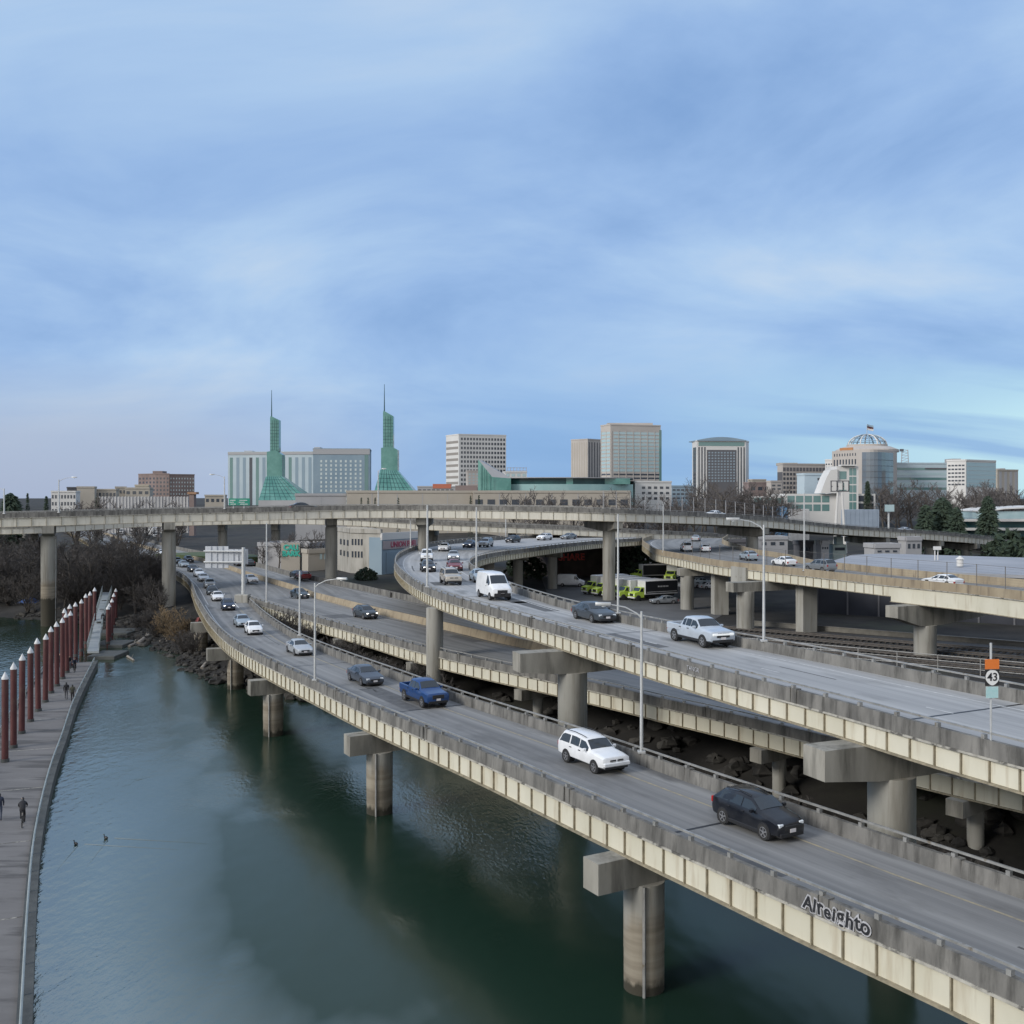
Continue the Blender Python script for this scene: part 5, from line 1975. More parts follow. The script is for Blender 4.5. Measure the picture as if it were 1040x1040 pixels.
def conifer(loc, h, w_, label, seed, shape=1.0, group=None):
    r = random.Random(seed)
    o = thing('conifer_tree', label, 'tree', loc, r.uniform(0, 6), group)
    mb = MB()
    mb.tube((0, 0, -.3), (0, 0, h * .96), w_ * .06, .03, 7)
    mb.build('trunk', m_bark, o, world=False)
    mb = MB()
    n = int(420 * max(1, h / 9))
    for k in range(n):
        f_ = r.random() ** .8
        z = h * (.06 + .94 * f_)
        rad = w_ / 2 * (1 - f_) ** shape * r.uniform(.45, 1.08) + .12
        a = r.uniform(0, 6.28)
        c = Vector((math.cos(a) * rad, math.sin(a) * rad, z))
        out = Vector((math.cos(a), math.sin(a), -.35 + r.uniform(-.3, .35))).normalized()
        sd_ = Vector((-math.sin(a), math.cos(a), r.uniform(-.3, .3)))
        l_ = w_ * r.uniform(.10, .19)
        tip = c + out * l_
        b1, b2 = c - out * l_ * .4 + sd_ * l_ * .5, c - out * l_ * .4 - sd_ * l_ * .5
        up_ = c + Vector((0, 0, l_ * .35))
        mb.add([tip, b1, b2, up_], [(0, 1, 3), (0, 3, 2), (1, 2, 3), (0, 2, 1)])
    mb.build('crown', m_conifer, o, world=False)
    return o


def bush(loc, rx, rz_, label, seed, m_=None, group=None):
    r = random.Random(seed)
    o = thing('evergreen_bush', label, 'bush', loc, 0, group)
    mb = MB()
    for k in range(520):
        a, ph = r.uniform(0, 6.28), math.acos(r.uniform(0, 1))
        q = r.uniform(.72, 1.05)
        c = Vector((math.sin(ph) * math.cos(a) * rx * q, math.sin(ph) * math.sin(a) * rx * q, math.cos(ph) * rz_ * q))
        l_ = rx * r.uniform(.10, .18)
        V = [c + Vector((r.uniform(-1, 1), r.uniform(-1, 1), r.uniform(-1, 1))) * l_ for _ in range(4)]
        mb.add(V, [(0, 1, 2), (0, 2, 3), (0, 3, 1), (1, 3, 2)])
    mb.build('foliage', m_ or m_conifer, o, world=False)
    mb = MB()
    mb.tube((0, 0, -.3), (0, 0, rz_ * .6), rx * .08, n=6)
    mb.build('stem', m_bark, o, world=False)
    return o


def con_px(px, pytop, d, wpx, label, seed, shape=1.0, zb=None):
    c = on_ground(px, d)
    if zb is not None:
        c.z = zb
    conifer(tuple(c), ZD(pytop, d) - c.z, wpx / F * d, label, seed, shape)


con_px(1003.5, 505, 330, 26, 'slim pointed dark conifer standing alone right of centre behind the overpass', 31, .62)
con_px(957, 507, 310, 44, 'broad dark conifer behind the overpass on the right', 32, .8)
con_px(940, 514, 305, 30, 'lower dark conifer merged into the left of the broad one', 33, .8)
con_px(972, 516, 300, 26, 'lower dark conifer merged into the right of the broad one', 34, .8)
con_px(881, 489, 420, 12, 'small dark conifer in front of the domed building', 35, .7)
con_px(11, 502, 330, 30, 'dark round evergreen at the far left behind the overpass', 36, .5)
con_px(28, 501, 335, 7, 'thin dark conifer at the far left', 37, .8)
con_px(47, 504, 345, 9, 'small dark conifer left of the white block', 38, .8)
con_px(99, 505, 350, 10, 'small green conifer in front of the ribbed screen wall', 39, .7)
con_px(486.5, 503, 330, 5, 'tiny conifer by the tan wall, left of the pair in front of the glass prow', 40, .7)
con_px(478, 503.5, 330, 5, 'tiny conifer by the tan wall, leftmost of the pair in front of the glass prow', 41, .7)
for k, px in enumerate((367, 374, 381, 404.5)):
    con_px(px, 505.5, 300, 4.5, 'tiny dark conifer by the tan wall below the second spire, %s' % ('leftmost', 'second', 'third', 'rightmost')[k], 42 + k, .7)
bush(tuple(on_ground(372, 197)), 2.2, 2.1, 'rounded dark evergreen bush before the pale concrete building', 51)
for k, (px, py, d, rx) in enumerate([(1030, 540, 262, 8), (1037, 552, 235, 6), (1016, 556, 250, 5)]):
    c = on_ground(px, d)
    bush(tuple(c), rx, ZD(py, d) - c.z, 'large dark evergreen shrub mass at the right edge, %s' % ('tallest', 'nearest', 'leftmost')[k], 61 + k)
bush(tuple(on_ground(650, 236)), 6, 7.5, 'dark evergreen shrub behind the parked trucks under the loop', 71)
bush(tuple(on_ground(534, 230)), 4.5, 6, 'dark evergreen shrub under the loop between its piers', 72)

# winter street trees in front of the skyline
m_twig_far = mat('street_tree_twigs', (0.09, 0.080, 0.076), (0.145, 0.128, 0.12), .3, rough=.95)
r5 = random.Random(77)
rows = [(696, 792, 14, 330, 420, 491, 503, 'bare street tree in the row before the dark hotel', 'bare trees before the dark hotel'),
        (895, 1012, 18, 350, 450, 490, 503, 'bare street tree in the row right of the domed building', 'bare trees right of the dome'),
        (520, 690, 13, 300, 360, 500, 508, 'bare reddish tree along the tan wall', 'bare trees along the tan wall'),
        (1000, 1040, 8, 380, 450, 496, 504, 'bare tree below the tan tower at the right', 'bare trees at the right edge'),
        (60, 190, 7, 330, 380, 506, 512, 'bare tree in front of the low tan blocks', 'bare trees before the tan blocks'),
        (255, 345, 9, 228, 250, 540, 556, 'bare tree on the verge behind the low highway', 'bare trees behind the low highway')]
for (x0, x1, n, d0, d1, t0, t1, lb, gr) in rows:
    for k in range(n):
        px, d = x0 + (x1 - x0) * (k + r5.random()) / n, r5.uniform(d0, d1)
        c = on_ground(px, d)
        h = max(3.5, ZD(r5.uniform(t0, t1), d) - c.z)
        kk = r5.choice([0, 1, 2])
        bare_tree(kk, tuple(c), h / (9.2, 8.8, 7.6)[kk], lb, gr, mats=m_twig_far)

# ------------------------------------------------------------------ buildings
m_win = mat('dark_window', (0.030, 0.036, 0.046), (0.060, 0.072, 0.09), .15, rough=.12, spec=.8)
m_win_teal = mat('teal_window', (0.07, 0.16, 0.16), (0.15, 0.27, 0.26), .12, rough=.12, spec=.8)
m_win_pale = mat('pale_window', (0.30, 0.43, 0.46), (0.42, 0.54, 0.56), .2, rough=.15, spec=.7)
m_win_lit = mat('pale_lit_window', (0.46, 0.55, 0.56), (0.60, 0.66, 0.64), .3, rough=.3)  # window light painted into a pale pane colour, no emission
m_stone_w = mat('white_stone', (0.58, 0.57, 0.55), (0.66, 0.65, 0.63), .05)
m_stone_t = mat('tan_stone', (0.36, 0.325, 0.275), (0.43, 0.395, 0.34), .05)
m_stone_p = mat('pinkish_stone', (0.41, 0.375, 0.345), (0.48, 0.445, 0.41), .05)
m_brownb = mat('brown_brick', (0.19, 0.145, 0.135), (0.27, 0.21, 0.195), .1)
m_bluegrey = mat('blue_grey_panel', (0.21, 0.29, 0.36), (0.27, 0.35, 0.41), .05)
m_paleblue = mat('pale_panel', (0.40, 0.49, 0.54), (0.48, 0.56, 0.60), .05)
m_dkwall = mat('dark_cladding', (0.085, 0.085, 0.095), (0.13, 0.13, 0.14), .1)
m_greywall = mat('grey_wall', (0.33, 0.33, 0.34), (0.41, 0.41, 0.42), .05)
m_teal = mat('teal_glass', (0.05, 0.19, 0.165), (0.12, 0.30, 0.265), .12, rough=.18, spec=.8)
m_teal_d = mat('deep_teal_glass', (0.012, 0.05, 0.058), (0.03, 0.09, 0.095), .1, rough=.2, spec=.3)
m_roofg = mat('grey_roofing', (0.27, 0.28, 0.305), (0.34, 0.35, 0.375), .1, rough=.7)
m_redb = mat('red_panel', (0.40, 0.12, 0.075), (0.48, 0.16, 0.10), .3)
UNIT = MB()
UNIT.box(-.5, .5, -.5, .5, -.5, .5)
UNITM = {}
WINC = {}


def unit(name, m):
    k = (name, m.name)
    if k not in UNITM:
        UNITM[k] = UNIT.mesh(name, m)
    return UNITM[k]


class Facade:
    def __init__(s, root, p0, p1):
        s.root = root
        s.p0, s.p1 = Vector((p0[0], p0[1], 0)), Vector((p1[0], p1[1], 0))
        s.u = (s.p1 - s.p0)
        s.w = s.u.length
        s.u.normalize()
        s.n = Vector((s.u.y, -s.u.x, 0))
        s.ang = math.atan2(s.u.y, s.u.x)

    def part(s, name, m, u0, u1, z0, z1, proud=.08, thick=.5):
        """a slab on the facade, proud of it; registers at most 100 of one name, the rest go into one mesh"""
        k = (s.root.name, name)
        WINC[k] = WINC.get(k, 0) + 1
        c = s.p0 + s.u * (u0 + u1) / 2 + s.n * (proud - thick / 2) + Vector((0, 0, (z0 + z1) / 2))
        if WINC[k] > 99:
            mb = REST.setdefault(k, [s.root, name, m, MB()])[3]
            mb.obox(c, s.u * (u1 - u0) / 2, s.n * thick / 2, (0, 0, (z1 - z0) / 2))
            return
        inv = wm(s.root).inverted()
        lc = inv @ c
        rz = s.ang - s.root.rotation_euler[2]
        return child(name, unit(name, m), s.root, tuple(lc), (0, 0, rz), (u1 - u0, thick, z1 - z0))

    def grid(s, name, m, u0, u1, z0, z1, nc, nr, fw=.6, fh=.6, proud=.08, skip=None):
        cw_, ch = (u1 - u0) / nc, (z1 - z0) / nr
        for r_ in range(nr - 1, -1, -1):
            for c_ in range(nc):
                if skip and skip(c_, r_):
                    continue
                uu, zz_ = u0 + cw_ * (c_ + .5), z0 + ch * (r_ + .5)
                s.part(name, m, uu - cw_ * fw / 2, uu + cw_ * fw / 2, zz_ - ch * fh / 2, zz_ + ch * fh / 2, proud)


REST = {}


def solid(root, name, m, pts, z0, z1):
    mb = MB()
    mb.prism(pts, z0, z1)
    return mb.build(name, m, root)


def parap(root, m, pts, z, h=.9, t_=.5):
    """roof edge"""
    mb = MB()
    n = len(pts)
    for i in range(n):
        a, b = Vector(pts[i]), Vector(pts[(i + 1) % n])
        d = (b - a)
        if d.length < .1:
            continue
        mb.obox(((a.x + b.x) / 2, (a.y + b.y) / 2, z + h / 2 - .02), (d.x / 2 * .995, d.y / 2 * .995, 0), Vector((-d.y, d.x, 0)).normalized() * t_ / 2, (0, 0, h / 2))
    return mb.build('roof_parapet', m, root)


def bld(name, label, cat, m, corners, ztop, zb=2.0, group=None):
    """corners: (px, d) seen edges in plan from left to right; closed at the back"""
    f_ = [P2(px, d) for px, d in corners]
    c = (f_[0] + f_[-1]) / 2
    root = thing(name, label, cat, (c.x, c.y, zb), 0, group)
    pts = [(p.x, p.y) for p in f_]
    if len(f_) == 2:
        dd = (f_[1] - f_[0])
        dep = Vector((-dd.y, dd.x, 0)).normalized() * min(40, dd.length * .7)
        pts += [(f_[1].x + dep.x, f_[1].y + dep.y), (f_[0].x + dep.x, f_[0].y + dep.y)]
    else:
        bk = f_[0] + f_[-1] - f_[1] if len(f_) == 3 else None
        if bk is not None:
            pts.append((bk.x, bk.y))
    solid(root, 'wall', m, pts, zb, ztop)
    parap(root, m, pts, ztop)
    return root, [Facade(root, f_[i], f_[i + 1]) for i in range(len(f_) - 1)]


def roofbox(root, name, m, px0, px1, d, z0, z1, dep=10):
    a, b = P2(px0, d), P2(px1, d)
    mb = MB()
    mb.box(a.x, b.x, d, d + dep, z0 - .1, z1)
    return mb.build(name, m, root)


GB = 9.0
# hotel
D_ = 760
zt = ZD(460, D_)
root, (f,) = bld('hotel_tower', 'pale blue hotel with vertical window strips, left wing behind the first glass spire', 'hotel', m_paleblue, [(231.5, D_), (318, D_ - 8)], zt, GB)
n = 13
for k in range(n):
    u0 = f.w * (k + .3) / n
    f.part('window_strip', m_win_teal if k in (0, 4, 6, 9) else (m_win if k == 3 else m_bluegrey), u0, u0 + f.w / n * .45, GB + 4, zt - 3.5)
f.part('crown_band', m_greywall, 0, f.w, zt - 1.4, zt + .5, .3)
roofbox(root, 'plant_room', m_greywall, 248, 256, D_ + 12, zt, zt + 2.2)
root, (f,) = bld('hotel_tower', 'blue-grey slab hotel with rows of small lit windows, right wing between the spires', 'hotel', m_bluegrey, [(318, D_ - 8), (375.5, D_ - 4)], ZD(457, D_), GB)
zt = ZD(457, D_)
f.grid('window', m_win_lit, f.w * .10, f.w * .88, GB + 6, zt - 7, 9, 11, .38, .55)
f.part('window_strip', m_win_teal, f.w * .91, f.w * .975, GB + 4, zt - 3)
f.part('crown_band', m_greywall, 0, f.w, zt - 3.5, zt + .5, .3)
roofbox(root, 'plant_room', m_greywall, 319, 325, D_ + 8, zt, zt + 2.5)


# glass spires
def spire(px0, label, base, lx0, lx1, ux0, ux1, ytip, ytop0, ytop1, ymid0, ymid1, ysk0, ysk1, bl, br, ybase, d):
    k = d / F
    X = lambda px: (px - 520) * k
    Z = lambda py: ZD(py, d)
    root = thing('glass_spire', label, 'tower', (X((ux0 + ux1) / 2), d, base), 0, 'twin green glass spires')
    dep = (ux1 - ux0) * k
    mb = MB()
    mb.extrude([(X(ux0), d, Z(ymid0) - 1), (X(ux1), d, Z(ymid0) - 1), (X(ux1), d, Z(ytop1)), (X(ux0 + .5), d, Z(ytop0)), (X(ux0), d, Z(ytop0 + 2))], (0, dep, 0))
    mb.build('shaft', m_teal, root)
    mb = MB()
    mb.extrude([(X(lx0), d - 1.5, Z(506)), (X(lx1), d - 1.5, Z(506)), (X(lx1), d - 1.5, Z(ymid1)), (X((lx0 + lx1) / 2 + 1), d - 1.5, Z(ymid0)), (X(lx0), d - 1.5, Z(ymid0 + 2))], (0, dep + 3, 0))
    mb.build('lower_shaft', m_teal, root)
    # spreading skirt roof on a plinth
    zb = Z(508)
    mb = MB()
    mb.box(X(bl), X(br), d - 12, d + 18, base, zb - .02)
    mb.build('plinth', m_greywall, root)
    V = [(X(bl), d - 12, zb), (X(br), d - 12, zb), (X(br), d + 18, zb), (X(bl), d + 18, zb), (X(lx0 - .5), d - 2.5, Z(ysk0)), (X(lx1 + .3), d - 2.5, Z(ysk1)), (X(lx1 + .3), d + dep, Z(ysk1)), (X(lx0 - .5), d + dep, Z(ysk0))]
    mb = MB()
    mb.add(V, [(0, 1, 5, 4), (1, 2, 6, 5), (2, 3, 7, 6), (3, 0, 4, 7), (4, 5, 6, 7), (3, 2, 1, 0)])
    sk = mb.build('skirt_roof', m_teal, root)
    mb = MB()
    for q in range(1, 9):
        f_ = q / 9
        a = Vector(V[0]).lerp(Vector(V[1]), f_)
        b = Vector(V[4]).lerp(Vector(V[5]), f_)
        mb.tube(a, b, .16, n=4)
    for q in range(1, 7):
        f_ = q / 7
        mb.tube(Vector(V[0]).lerp(Vector(V[4]), f_), Vector(V[1]).lerp(Vector(V[5]), f_), .13, n=4)
    mb.build('glazing_bars', m_teal_d, sk)
    mb = MB()
    for q in range(1, 4):
        x = X(ux0) + dep * q / 4
        mb.box(x - .1, x + .1, d - .06, d - .001, Z(ymid0) - 1, Z(ytop1) - .3)
    zz_ = Z(ymid0)
    while zz_ < Z(ytop1) - 1:
        mb.box(X(ux0), X(ux1), d - .09, d - .061, zz_ - .1, zz_ + .1)
        zz_ += 2.2
    mb.build('glazing_bars', m_teal_d, root)
    mb = MB()
    mb.tube((X(ux0 + 1.2), d + 1, Z(ytop0) - 1), (X(ux0 + 1.2), d + 1, Z(ytip)), .45, .16, 6)
    mb.build('needle', m_teal_d, root)


spire(0, 'green glass spire with needle in front of the hotel, the left one', GB, 271.5, 287, 274.3, 283.2, 396, 422.5, 426.5, 457, 462, 484, 484, 267, 318, 507, 690)
spire(0, 'green glass spire with needle right of the hotel, the right one', GB, 387.3, 404, 389, 399.2, 390, 417, 422.5, 453, 457, 477, 478, 380, 429, 507, 690)
# low blocks at the left
root, fs = bld('apartment_block', 'brown apartment block with stepped facets at the left of the skyline', 'building', m_brownb, [(140.5, 800), (158, 788), (172, 786)], ZD(482, 790), GB)
for f, nc in zip(fs, (5, 4)):
    f.grid('window', m_win, 0, f.w, GB + 4, ZD(484, 790), nc, 8, .45, .5)
roofbox(root, 'plant_room', m_brownb, 155, 165, 800, ZD(482, 790), ZD(478, 790))
root, fs = bld('apartment_block', 'brown apartment slab with many small windows joined to the right of the stepped block', 'building', m_brownb, [(172.2, 789), (197.5, 800)], ZD(482.5, 790), GB)
fs[0].grid('window', m_win_lit, 0, fs[0].w, GB + 4, ZD(484, 790), 9, 8, .35, .4)
for (x0, x1, y, d, m_, nc, nr, lb) in [(52, 77, 500, 560, m_stone_w, 8, 3, 'long low white block with window grid at the far left'), (78, 96, 495.5, 580, m_stone_t, 0, 0, 'plain tan cubic block right of the white grid block'), (68, 79, 496, 600, m_dkwall, 3, 2, 'small dark block behind the white grid block'), (96, 118, 498, 590, m_stone_t, 6, 2, 'low tan block with dark windows'), (117, 128, 495.5, 610, m_stone_t, 3, 2, 'short tan block with a flat top left of the brown apartments'), (127, 152, 496.5, 605, m_stone_t, 4, 1, 'tan block partly in front of the brown apartments'), (137, 151, 493.5, 640, mat('cream_stone', (.50, .44, .34), (.56, .50, .40), .1), 2, 1, 'cream box behind the tan blocks'), (208, 229, 504, 560, m_stone_t, 4, 1, 'low cream block left of the hotel')]:
    root, fs = bld('low_block', lb, 'building', m_, [(x0, d), (x1, d + 2)], ZD(y, d), GB - 2)
    if nc:
        fs[0].grid('window', m_win, 0, fs[0].w, max(GB, ZD(y, d) - 4.0 * nr), ZD(y, d) - .5, nc, nr, .55, .5)
a, b = P2(101, 430), P2(191, 430)
scr = thing('ribbed_screen_wall', 'long pale translucent ribbed screen wall in front of the brown apartments', 'wall', (a.x, a.y, 6), 0)
solid(scr, 'panel', m_greywall, [(a.x, 430), (b.x, 430), (b.x, 431), (a.x, 431)], 6, ZD(504.5, 430))
for k in range(28):
    x = a.x + (b.x - a.x) * k / 27
    mb = MB()
    mb.box(x - .09, x + .09, 429.7, 429.995, 6, ZD(504, 430))
    mb.build('rib', m_stone_w, scr)
tw = thing('rusty_tower', 'small rusty timber-like tower at the right end of the ribbed screen', 'tower', tuple(on_ground(194.5, 425)))
mb = MB()
mb.box(P2(192, 425).x, P2(197, 425).x, 425, 428, 5, ZD(502, 425))
mb.build('body', m_brownb, tw)
mb = MB()
mb.box(P2(190.5, 425).x, P2(199.5, 425).x, 424.6, 428.4, ZD(502, 425) + .01, ZD(499.7, 425))
mb.build('cap', mat('rust', (.30, .17, .10), (.36, .22, .14), .5), tw)
# green overhead road sign on the overpass
p = on_edge(rdF, 235, 'L', z=-.2)
gs_ = thing('green_road_sign', 'green overhead road sign with pale lettering beside the curved lamp on the overpass', 'road sign', tuple(p))
k = p.y / F
m_green = mat('sign_green', (.012, .22, .15), (.02, .25, .17), .5, rough=.5)
for x0, x1 in ((224.3, 233), (233.4, 246)):
    mb = MB()
    mb.box((x0 - 520) * k, (x1 - 520) * k, p.y + 5, p.y + 5.15, ZD(513.5, p.y), ZD(506.2, p.y))
    q = mb.build('sign_panel', m_green, gs_)
    mb = MB()
    for yy, a0, a1 in ((508, .15, .8), (510, .1, .6), (512, .2, .85)):
        mb.box((x0 + (x1 - x0) * a0 - 520) * k, (x0 + (x1 - x0) * a1 - 520) * k, p.y + 4.97, p.y + 4.99, ZD(yy + .5, p.y), ZD(yy - .1, p.y))
    mb.build('pale_lettering', m_cap_white, q)
    mb = MB()
    mb.tube(((x0 + x1) / 2 * k - 520 * k, p.y + 5.3, p.z - 1), ((x0 + x1) / 2 * k - 520 * k, p.y + 5.3, ZD(506.5, p.y)), .12, n=6)
    mb.build('post', m_pole, gs_)

# convention wall with dark openings
D_ = 380
for (x0, x1, lb, op) in [(352, 480, 'long tan concrete wall below the second glass spire', 0), (480.3, 640, 'long tan concrete wall with dark openings below the glass prow', 13), (300, 351.7, 'pale concrete wall between the two glass spires', 0)]:
    root, (f,) = bld('concrete_wall_block', lb, 'building', m_stone_t if x0 > 320 else m_greywall, [(x0, D_), (x1, D_ + 3)], ZD(500.5 if x0 > 320 else 503.5, D_), 4)
    if op:
        f.grid('opening', m_win, f.w * .0, f.w, ZD(514, D_), ZD(506.5, D_), op, 1, .62, .8)
    nb = int(f.w / 9)
    for q in range(1, nb):
        f.part('wall_joint', m_greywall, f.w * q / nb - .12, f.w * q / nb + .12, 4.2, ZD(501, D_), .06)
# arena: glass prow and curved roof
D_ = 520
root = thing('glass_arena', 'teal glass arena with a sharp raised prow and long curved glazed front', 'arena', (P2(560, D_).x, D_, 8))
def arc_pts(x0, x1, d, bulge, n=24):
    return [P2(x0 + (x1 - x0) * q / n, d - bulge * (1 - (2 * q / n - 1) ** 2)) for q in range(n + 1)]
ar = arc_pts(486, 643, D_, 14)
back = [P2(643, D_ + 60), P2(486, D_ + 60)]
pts = [(p.x, p.y) for p in ar + back]
solid(root, 'lower_glazing', mat('pale_teal_panel', (.24, .40, .40), (.32, .48, .47), .08, rough=.3), pts, 6, ZD(492, D_))
ar2 = arc_pts(490, 640, D_ + 1.5, 14)
pts2 = [(p.x, p.y) for p in ar2 + [P2(640, D_ + 59), P2(490, D_ + 59)]]
solid(root, 'dark_glazing', m_teal_d, pts2, ZD(492, D_) + .02, ZD(486, D_))
ar3 = arc_pts(487, 643, D_ - 1, 14)
pts3 = [(p.x, p.y) for p in ar3 + [P2(643, D_ + 60), P2(487, D_ + 60)]]
solid(root, 'roof_slab', m_greywall, pts3, ZD(486, D_) + .02, ZD(485.2, D_))
for (x0, x1) in ((600, 640), (575, 582), (503, 513)):
    aa = arc_pts(x0, x1, D_ + .9 - 14 * (1 - (2 * ((x0 + x1) / 2 - 490) / 150 - 1) ** 2), 1.0 if x1 - x0 > 20 else .1, 8)
    solid(root, 'teal_panel', m_teal, [(p.x, p.y) for p in aa] + [(aa[-1].x, aa[-1].y + 3), (aa[0].x, aa[0].y + 3)], ZD(492, D_) + .05, ZD(486, D_) - .05)
k = (D_ - 10) / F
X = lambda px: (px - 520) * k
Z = lambda py: ZD(py, D_ - 10)
mb = MB()
mb.add([(X(485.5), D_ - 10, 6), (X(499), D_ - 14, 6), (X(519), D_ - 14, Z(486)), (X(500), D_ - 13, Z(484.5)), (X(485.5), D_ - 10, Z(466.5)), (X(485.5), D_ + 20, 6), (X(519), D_ + 20, Z(486)), (X(490), D_ + 20, Z(466.5)), (X(519), D_ - 14, 6), (X(519), D_ + 20, 6)],
       [(0, 1, 3, 4), (1, 8, 2, 3), (3, 2, 6, 7, 4), (0, 4, 7, 5), (8, 9, 6, 2), (5, 7, 6, 9), (0, 5, 9, 8, 1)])
mb.mi = 1
o = mb.build('prow', [m_teal, m_roofg], root)
for pl in o.data.polygons:
    if pl.normal.z > .35:
        pl.material_index = 1
    else:
        pl.material_index = 0
mb = MB()
for q in range(1, 5):
    mb.tube((X(485.5 + 3.4 * q), D_ - 10.4 - q * 1.0, 6.5), (X(485.5 + 3.4 * q), D_ - 10.4 - q * 1.0, Z(466.5 + 4.2 * q) - .6), .15, n=4)
mb.build('glazing_bars', m_teal_d, o)

# white grid office tower
root, fs = bld('office_tower', 'white office tower with a regular grid of dark windows behind the glass prow', 'office tower', m_stone_w, [(453, 905), (466, 884), (514, 900)], ZD(442, 890), GB)
zt = ZD(442, 890)
fs[1].grid('window', m_win, fs[1].w * .03, fs[1].w * .99, ZD(494, 890), zt - 1.5, 15, 11, .62, .55)
for q in range(11):
    z = GB + 8 + (zt - GB - 10) * q / 11
    fs[0].part('window_band', mat('tan_shade_band', (.27, .25, .23)) if q == 0 else bpy.data.materials['tan_shade_band'], .5, fs[0].w - 1.2, z, z + 2.2)
roofbox(root, 'plant_room', m_stone_w, 478, 498, 905, zt, zt + 1.5)
root, (f,) = bld('low_block', 'white block with a lattice frame of signs just right of the glass prow', 'building', m_stone_w, [(513, 640), (535, 642)], ZD(480, 640), GB)
f.grid('window', m_win_pale, 0, f.w, ZD(484.5, 640), ZD(480.5, 640), 4, 1, .6, .7)
for q in range(7):
    a = f.p0 + f.u * f.w * (.1 + .88 * q / 6)
    mb = MB()
    mb.tube((a.x, a.y + 2, ZD(481, 640)), (a.x, a.y + 2, ZD(474.5, 640)), .22, n=4)
    mb.build('roof_frame', m_greywall, root)
for yy in (475, 478):
    a, b = f.p0 + f.u * f.w * .1, f.p1
    mb = MB()
    mb.tube((a.x, a.y + 2, ZD(yy, 640)), (b.x, b.y + 2, ZD(yy, 640)), .2, n=4)
    mb.build('roof_frame', m_greywall, root)
root, (f,) = bld('low_block', 'red and grey low block left of the arena prow', 'building', m_greywall, [(424, 640), (486, 640)], ZD(495, 640), GB)
f.part('red_panel', m_redb, f.w * .25, f.w * .55, ZD(496, 640), ZD(491.5, 640), .3, 6)
f.part('red_panel', m_brownb, f.w * .62, f.w * .98, ZD(498, 640), ZD(493, 640), .3, 6)
f.grid('window', m_win, 0, f.w * .6, ZD(500, 640), ZD(496, 640), 8, 1, .7, .5)
root, (f,) = bld('low_block', 'small pink block at the foot of the white office tower', 'building', m_stone_p, [(475, 700), (487, 702)], ZD(479, 700), GB)
f.grid('window', m_win_pale, 0, f.w, ZD(492, 700), ZD(480, 700), 3, 4, .5, .4)
# tan striped tower and teal tower
root, fs = bld('office_tower', 'tan striped tower half hidden behind the taller teal glazed tower', 'office tower', m_stone_p, [(580, 880), (597, 868), (616, 884)], ZD(447, 875), GB)
zt = ZD(447, 875)
for f in fs:
    for q in range(7):
        f.part('window_strip', m_stone_t if f is fs[0] else m_dkwall, f.w * (q + .35) / 7, f.w * (q + .7) / 7, GB + 3, zt - 2)
root, fs = bld('office_tower', 'tallest teal glazed tower with pinkish stone frame', 'office tower', m_stone_p, [(610, 800), (620, 788), (671, 800)], ZD(432.5, 795), GB)
zt = ZD(432.5, 795)
for f in fs:
    nr = 15
    for q in range(nr):
        z = ZD(494, 795) + (zt - 4 - ZD(494, 795)) * q / nr
        dark = q < 4
        f.part('window_band', m_win if dark else m_win_pale, f.w * .06, f.w * .97, z, z + (zt - 4 - ZD(494, 795)) / nr * (.42 if dark else .66))
    for q in range(7 if f is fs[1] else 2):
        nn_ = 7 if f is fs[1] else 2
        f.part('pier_strip', m_stone_p, f.w * (q + .1) / nn_, f.w * (q + .1) / nn_ + .6, GB + 8, zt - 4, .25)
root2 = root
roofbox(root, 'plant_room', m_stone_p, 617, 663, 806, zt, ZD(429.8, 795) + 1)
fs[1].part('east_edge', m_win_teal, fs[1].w - 1.2, fs[1].w + .6, GB, zt - 3, .4, 8)
root, (f,) = bld('low_block', 'white block with three rows of square windows below the teal tower', 'building', m_stone_w, [(645, 560), (682, 565)], ZD(490, 560), GB - 2)
f.grid('window', m_win, f.w * .15, f.w * .97, ZD(509, 560), ZD(492.5, 560), 5, 3, .55, .45)
root, (f,) = bld('low_block', 'grey-blue low block between the white block and the dark hotel', 'building', m_bluegrey, [(682.4, 590), (704, 592)], ZD(494.5, 590), GB - 2)
f.grid('window', m_win, 0, f.w, ZD(508, 590), ZD(495.5, 590), 5, 3, .7, .4)
# dark hotel
root, fs = bld('hotel_tower', 'dark-fronted hotel tower with white stone corners and arched roof line', 'hotel', m_stone_w, [(703, 742), (708, 726), (757.5, 730), (760.5, 742)], ZD(448.5, 730), GB)
zt = ZD(448.5, 730)
f = fs[1]
f.part('dark_front', m_dkwall, f.w * .20, f.w * .80, GB + 6, zt - 6, .3)
f.grid('window', mat('slate_window', (.15, .20, .25), (.27, .33, .38), .3, rough=.2), f.w * .215, f.w * .785, ZD(490, 730), zt - 7, 9, 11, .6, .55, .42)
for q in (0, 1, 2):
    for sg_ in (0, 1):
        u_ = f.w * (.025 + .06 * q) if not sg_ else f.w * (.83 + .06 * q)
        f.part('window_strip', m_win, u_, u_ + f.w * .028, GB + 6, zt - 4)
f.part('top_glazing', m_win_teal, f.w * .03, f.w * .97, zt - 3.2, zt - .4, .15)
fs[0].part('window_strip', m_win, fs[0].w * .2, fs[0].w * .8, GB + 6, zt - 4)
mb = MB()
a, b = f.p0, f.p1
mb.extrude([a + f.u * f.w * q / 10 - f.n * .0 + f.n * 1 + Vector((0, 0, zt + .95 + 2.2 * math.sin(math.pi * q / 10))) for q in range(11)] + [b + f.n * 1 + Vector((0, 0, zt + .93)), a + f.n * 1 + Vector((0, 0, zt + .93))][:0] + [b + f.n + Vector((0, 0, zt + .94 - .6)), a + f.n + Vector((0, 0, zt + .94 - .6))], -f.n * 22)
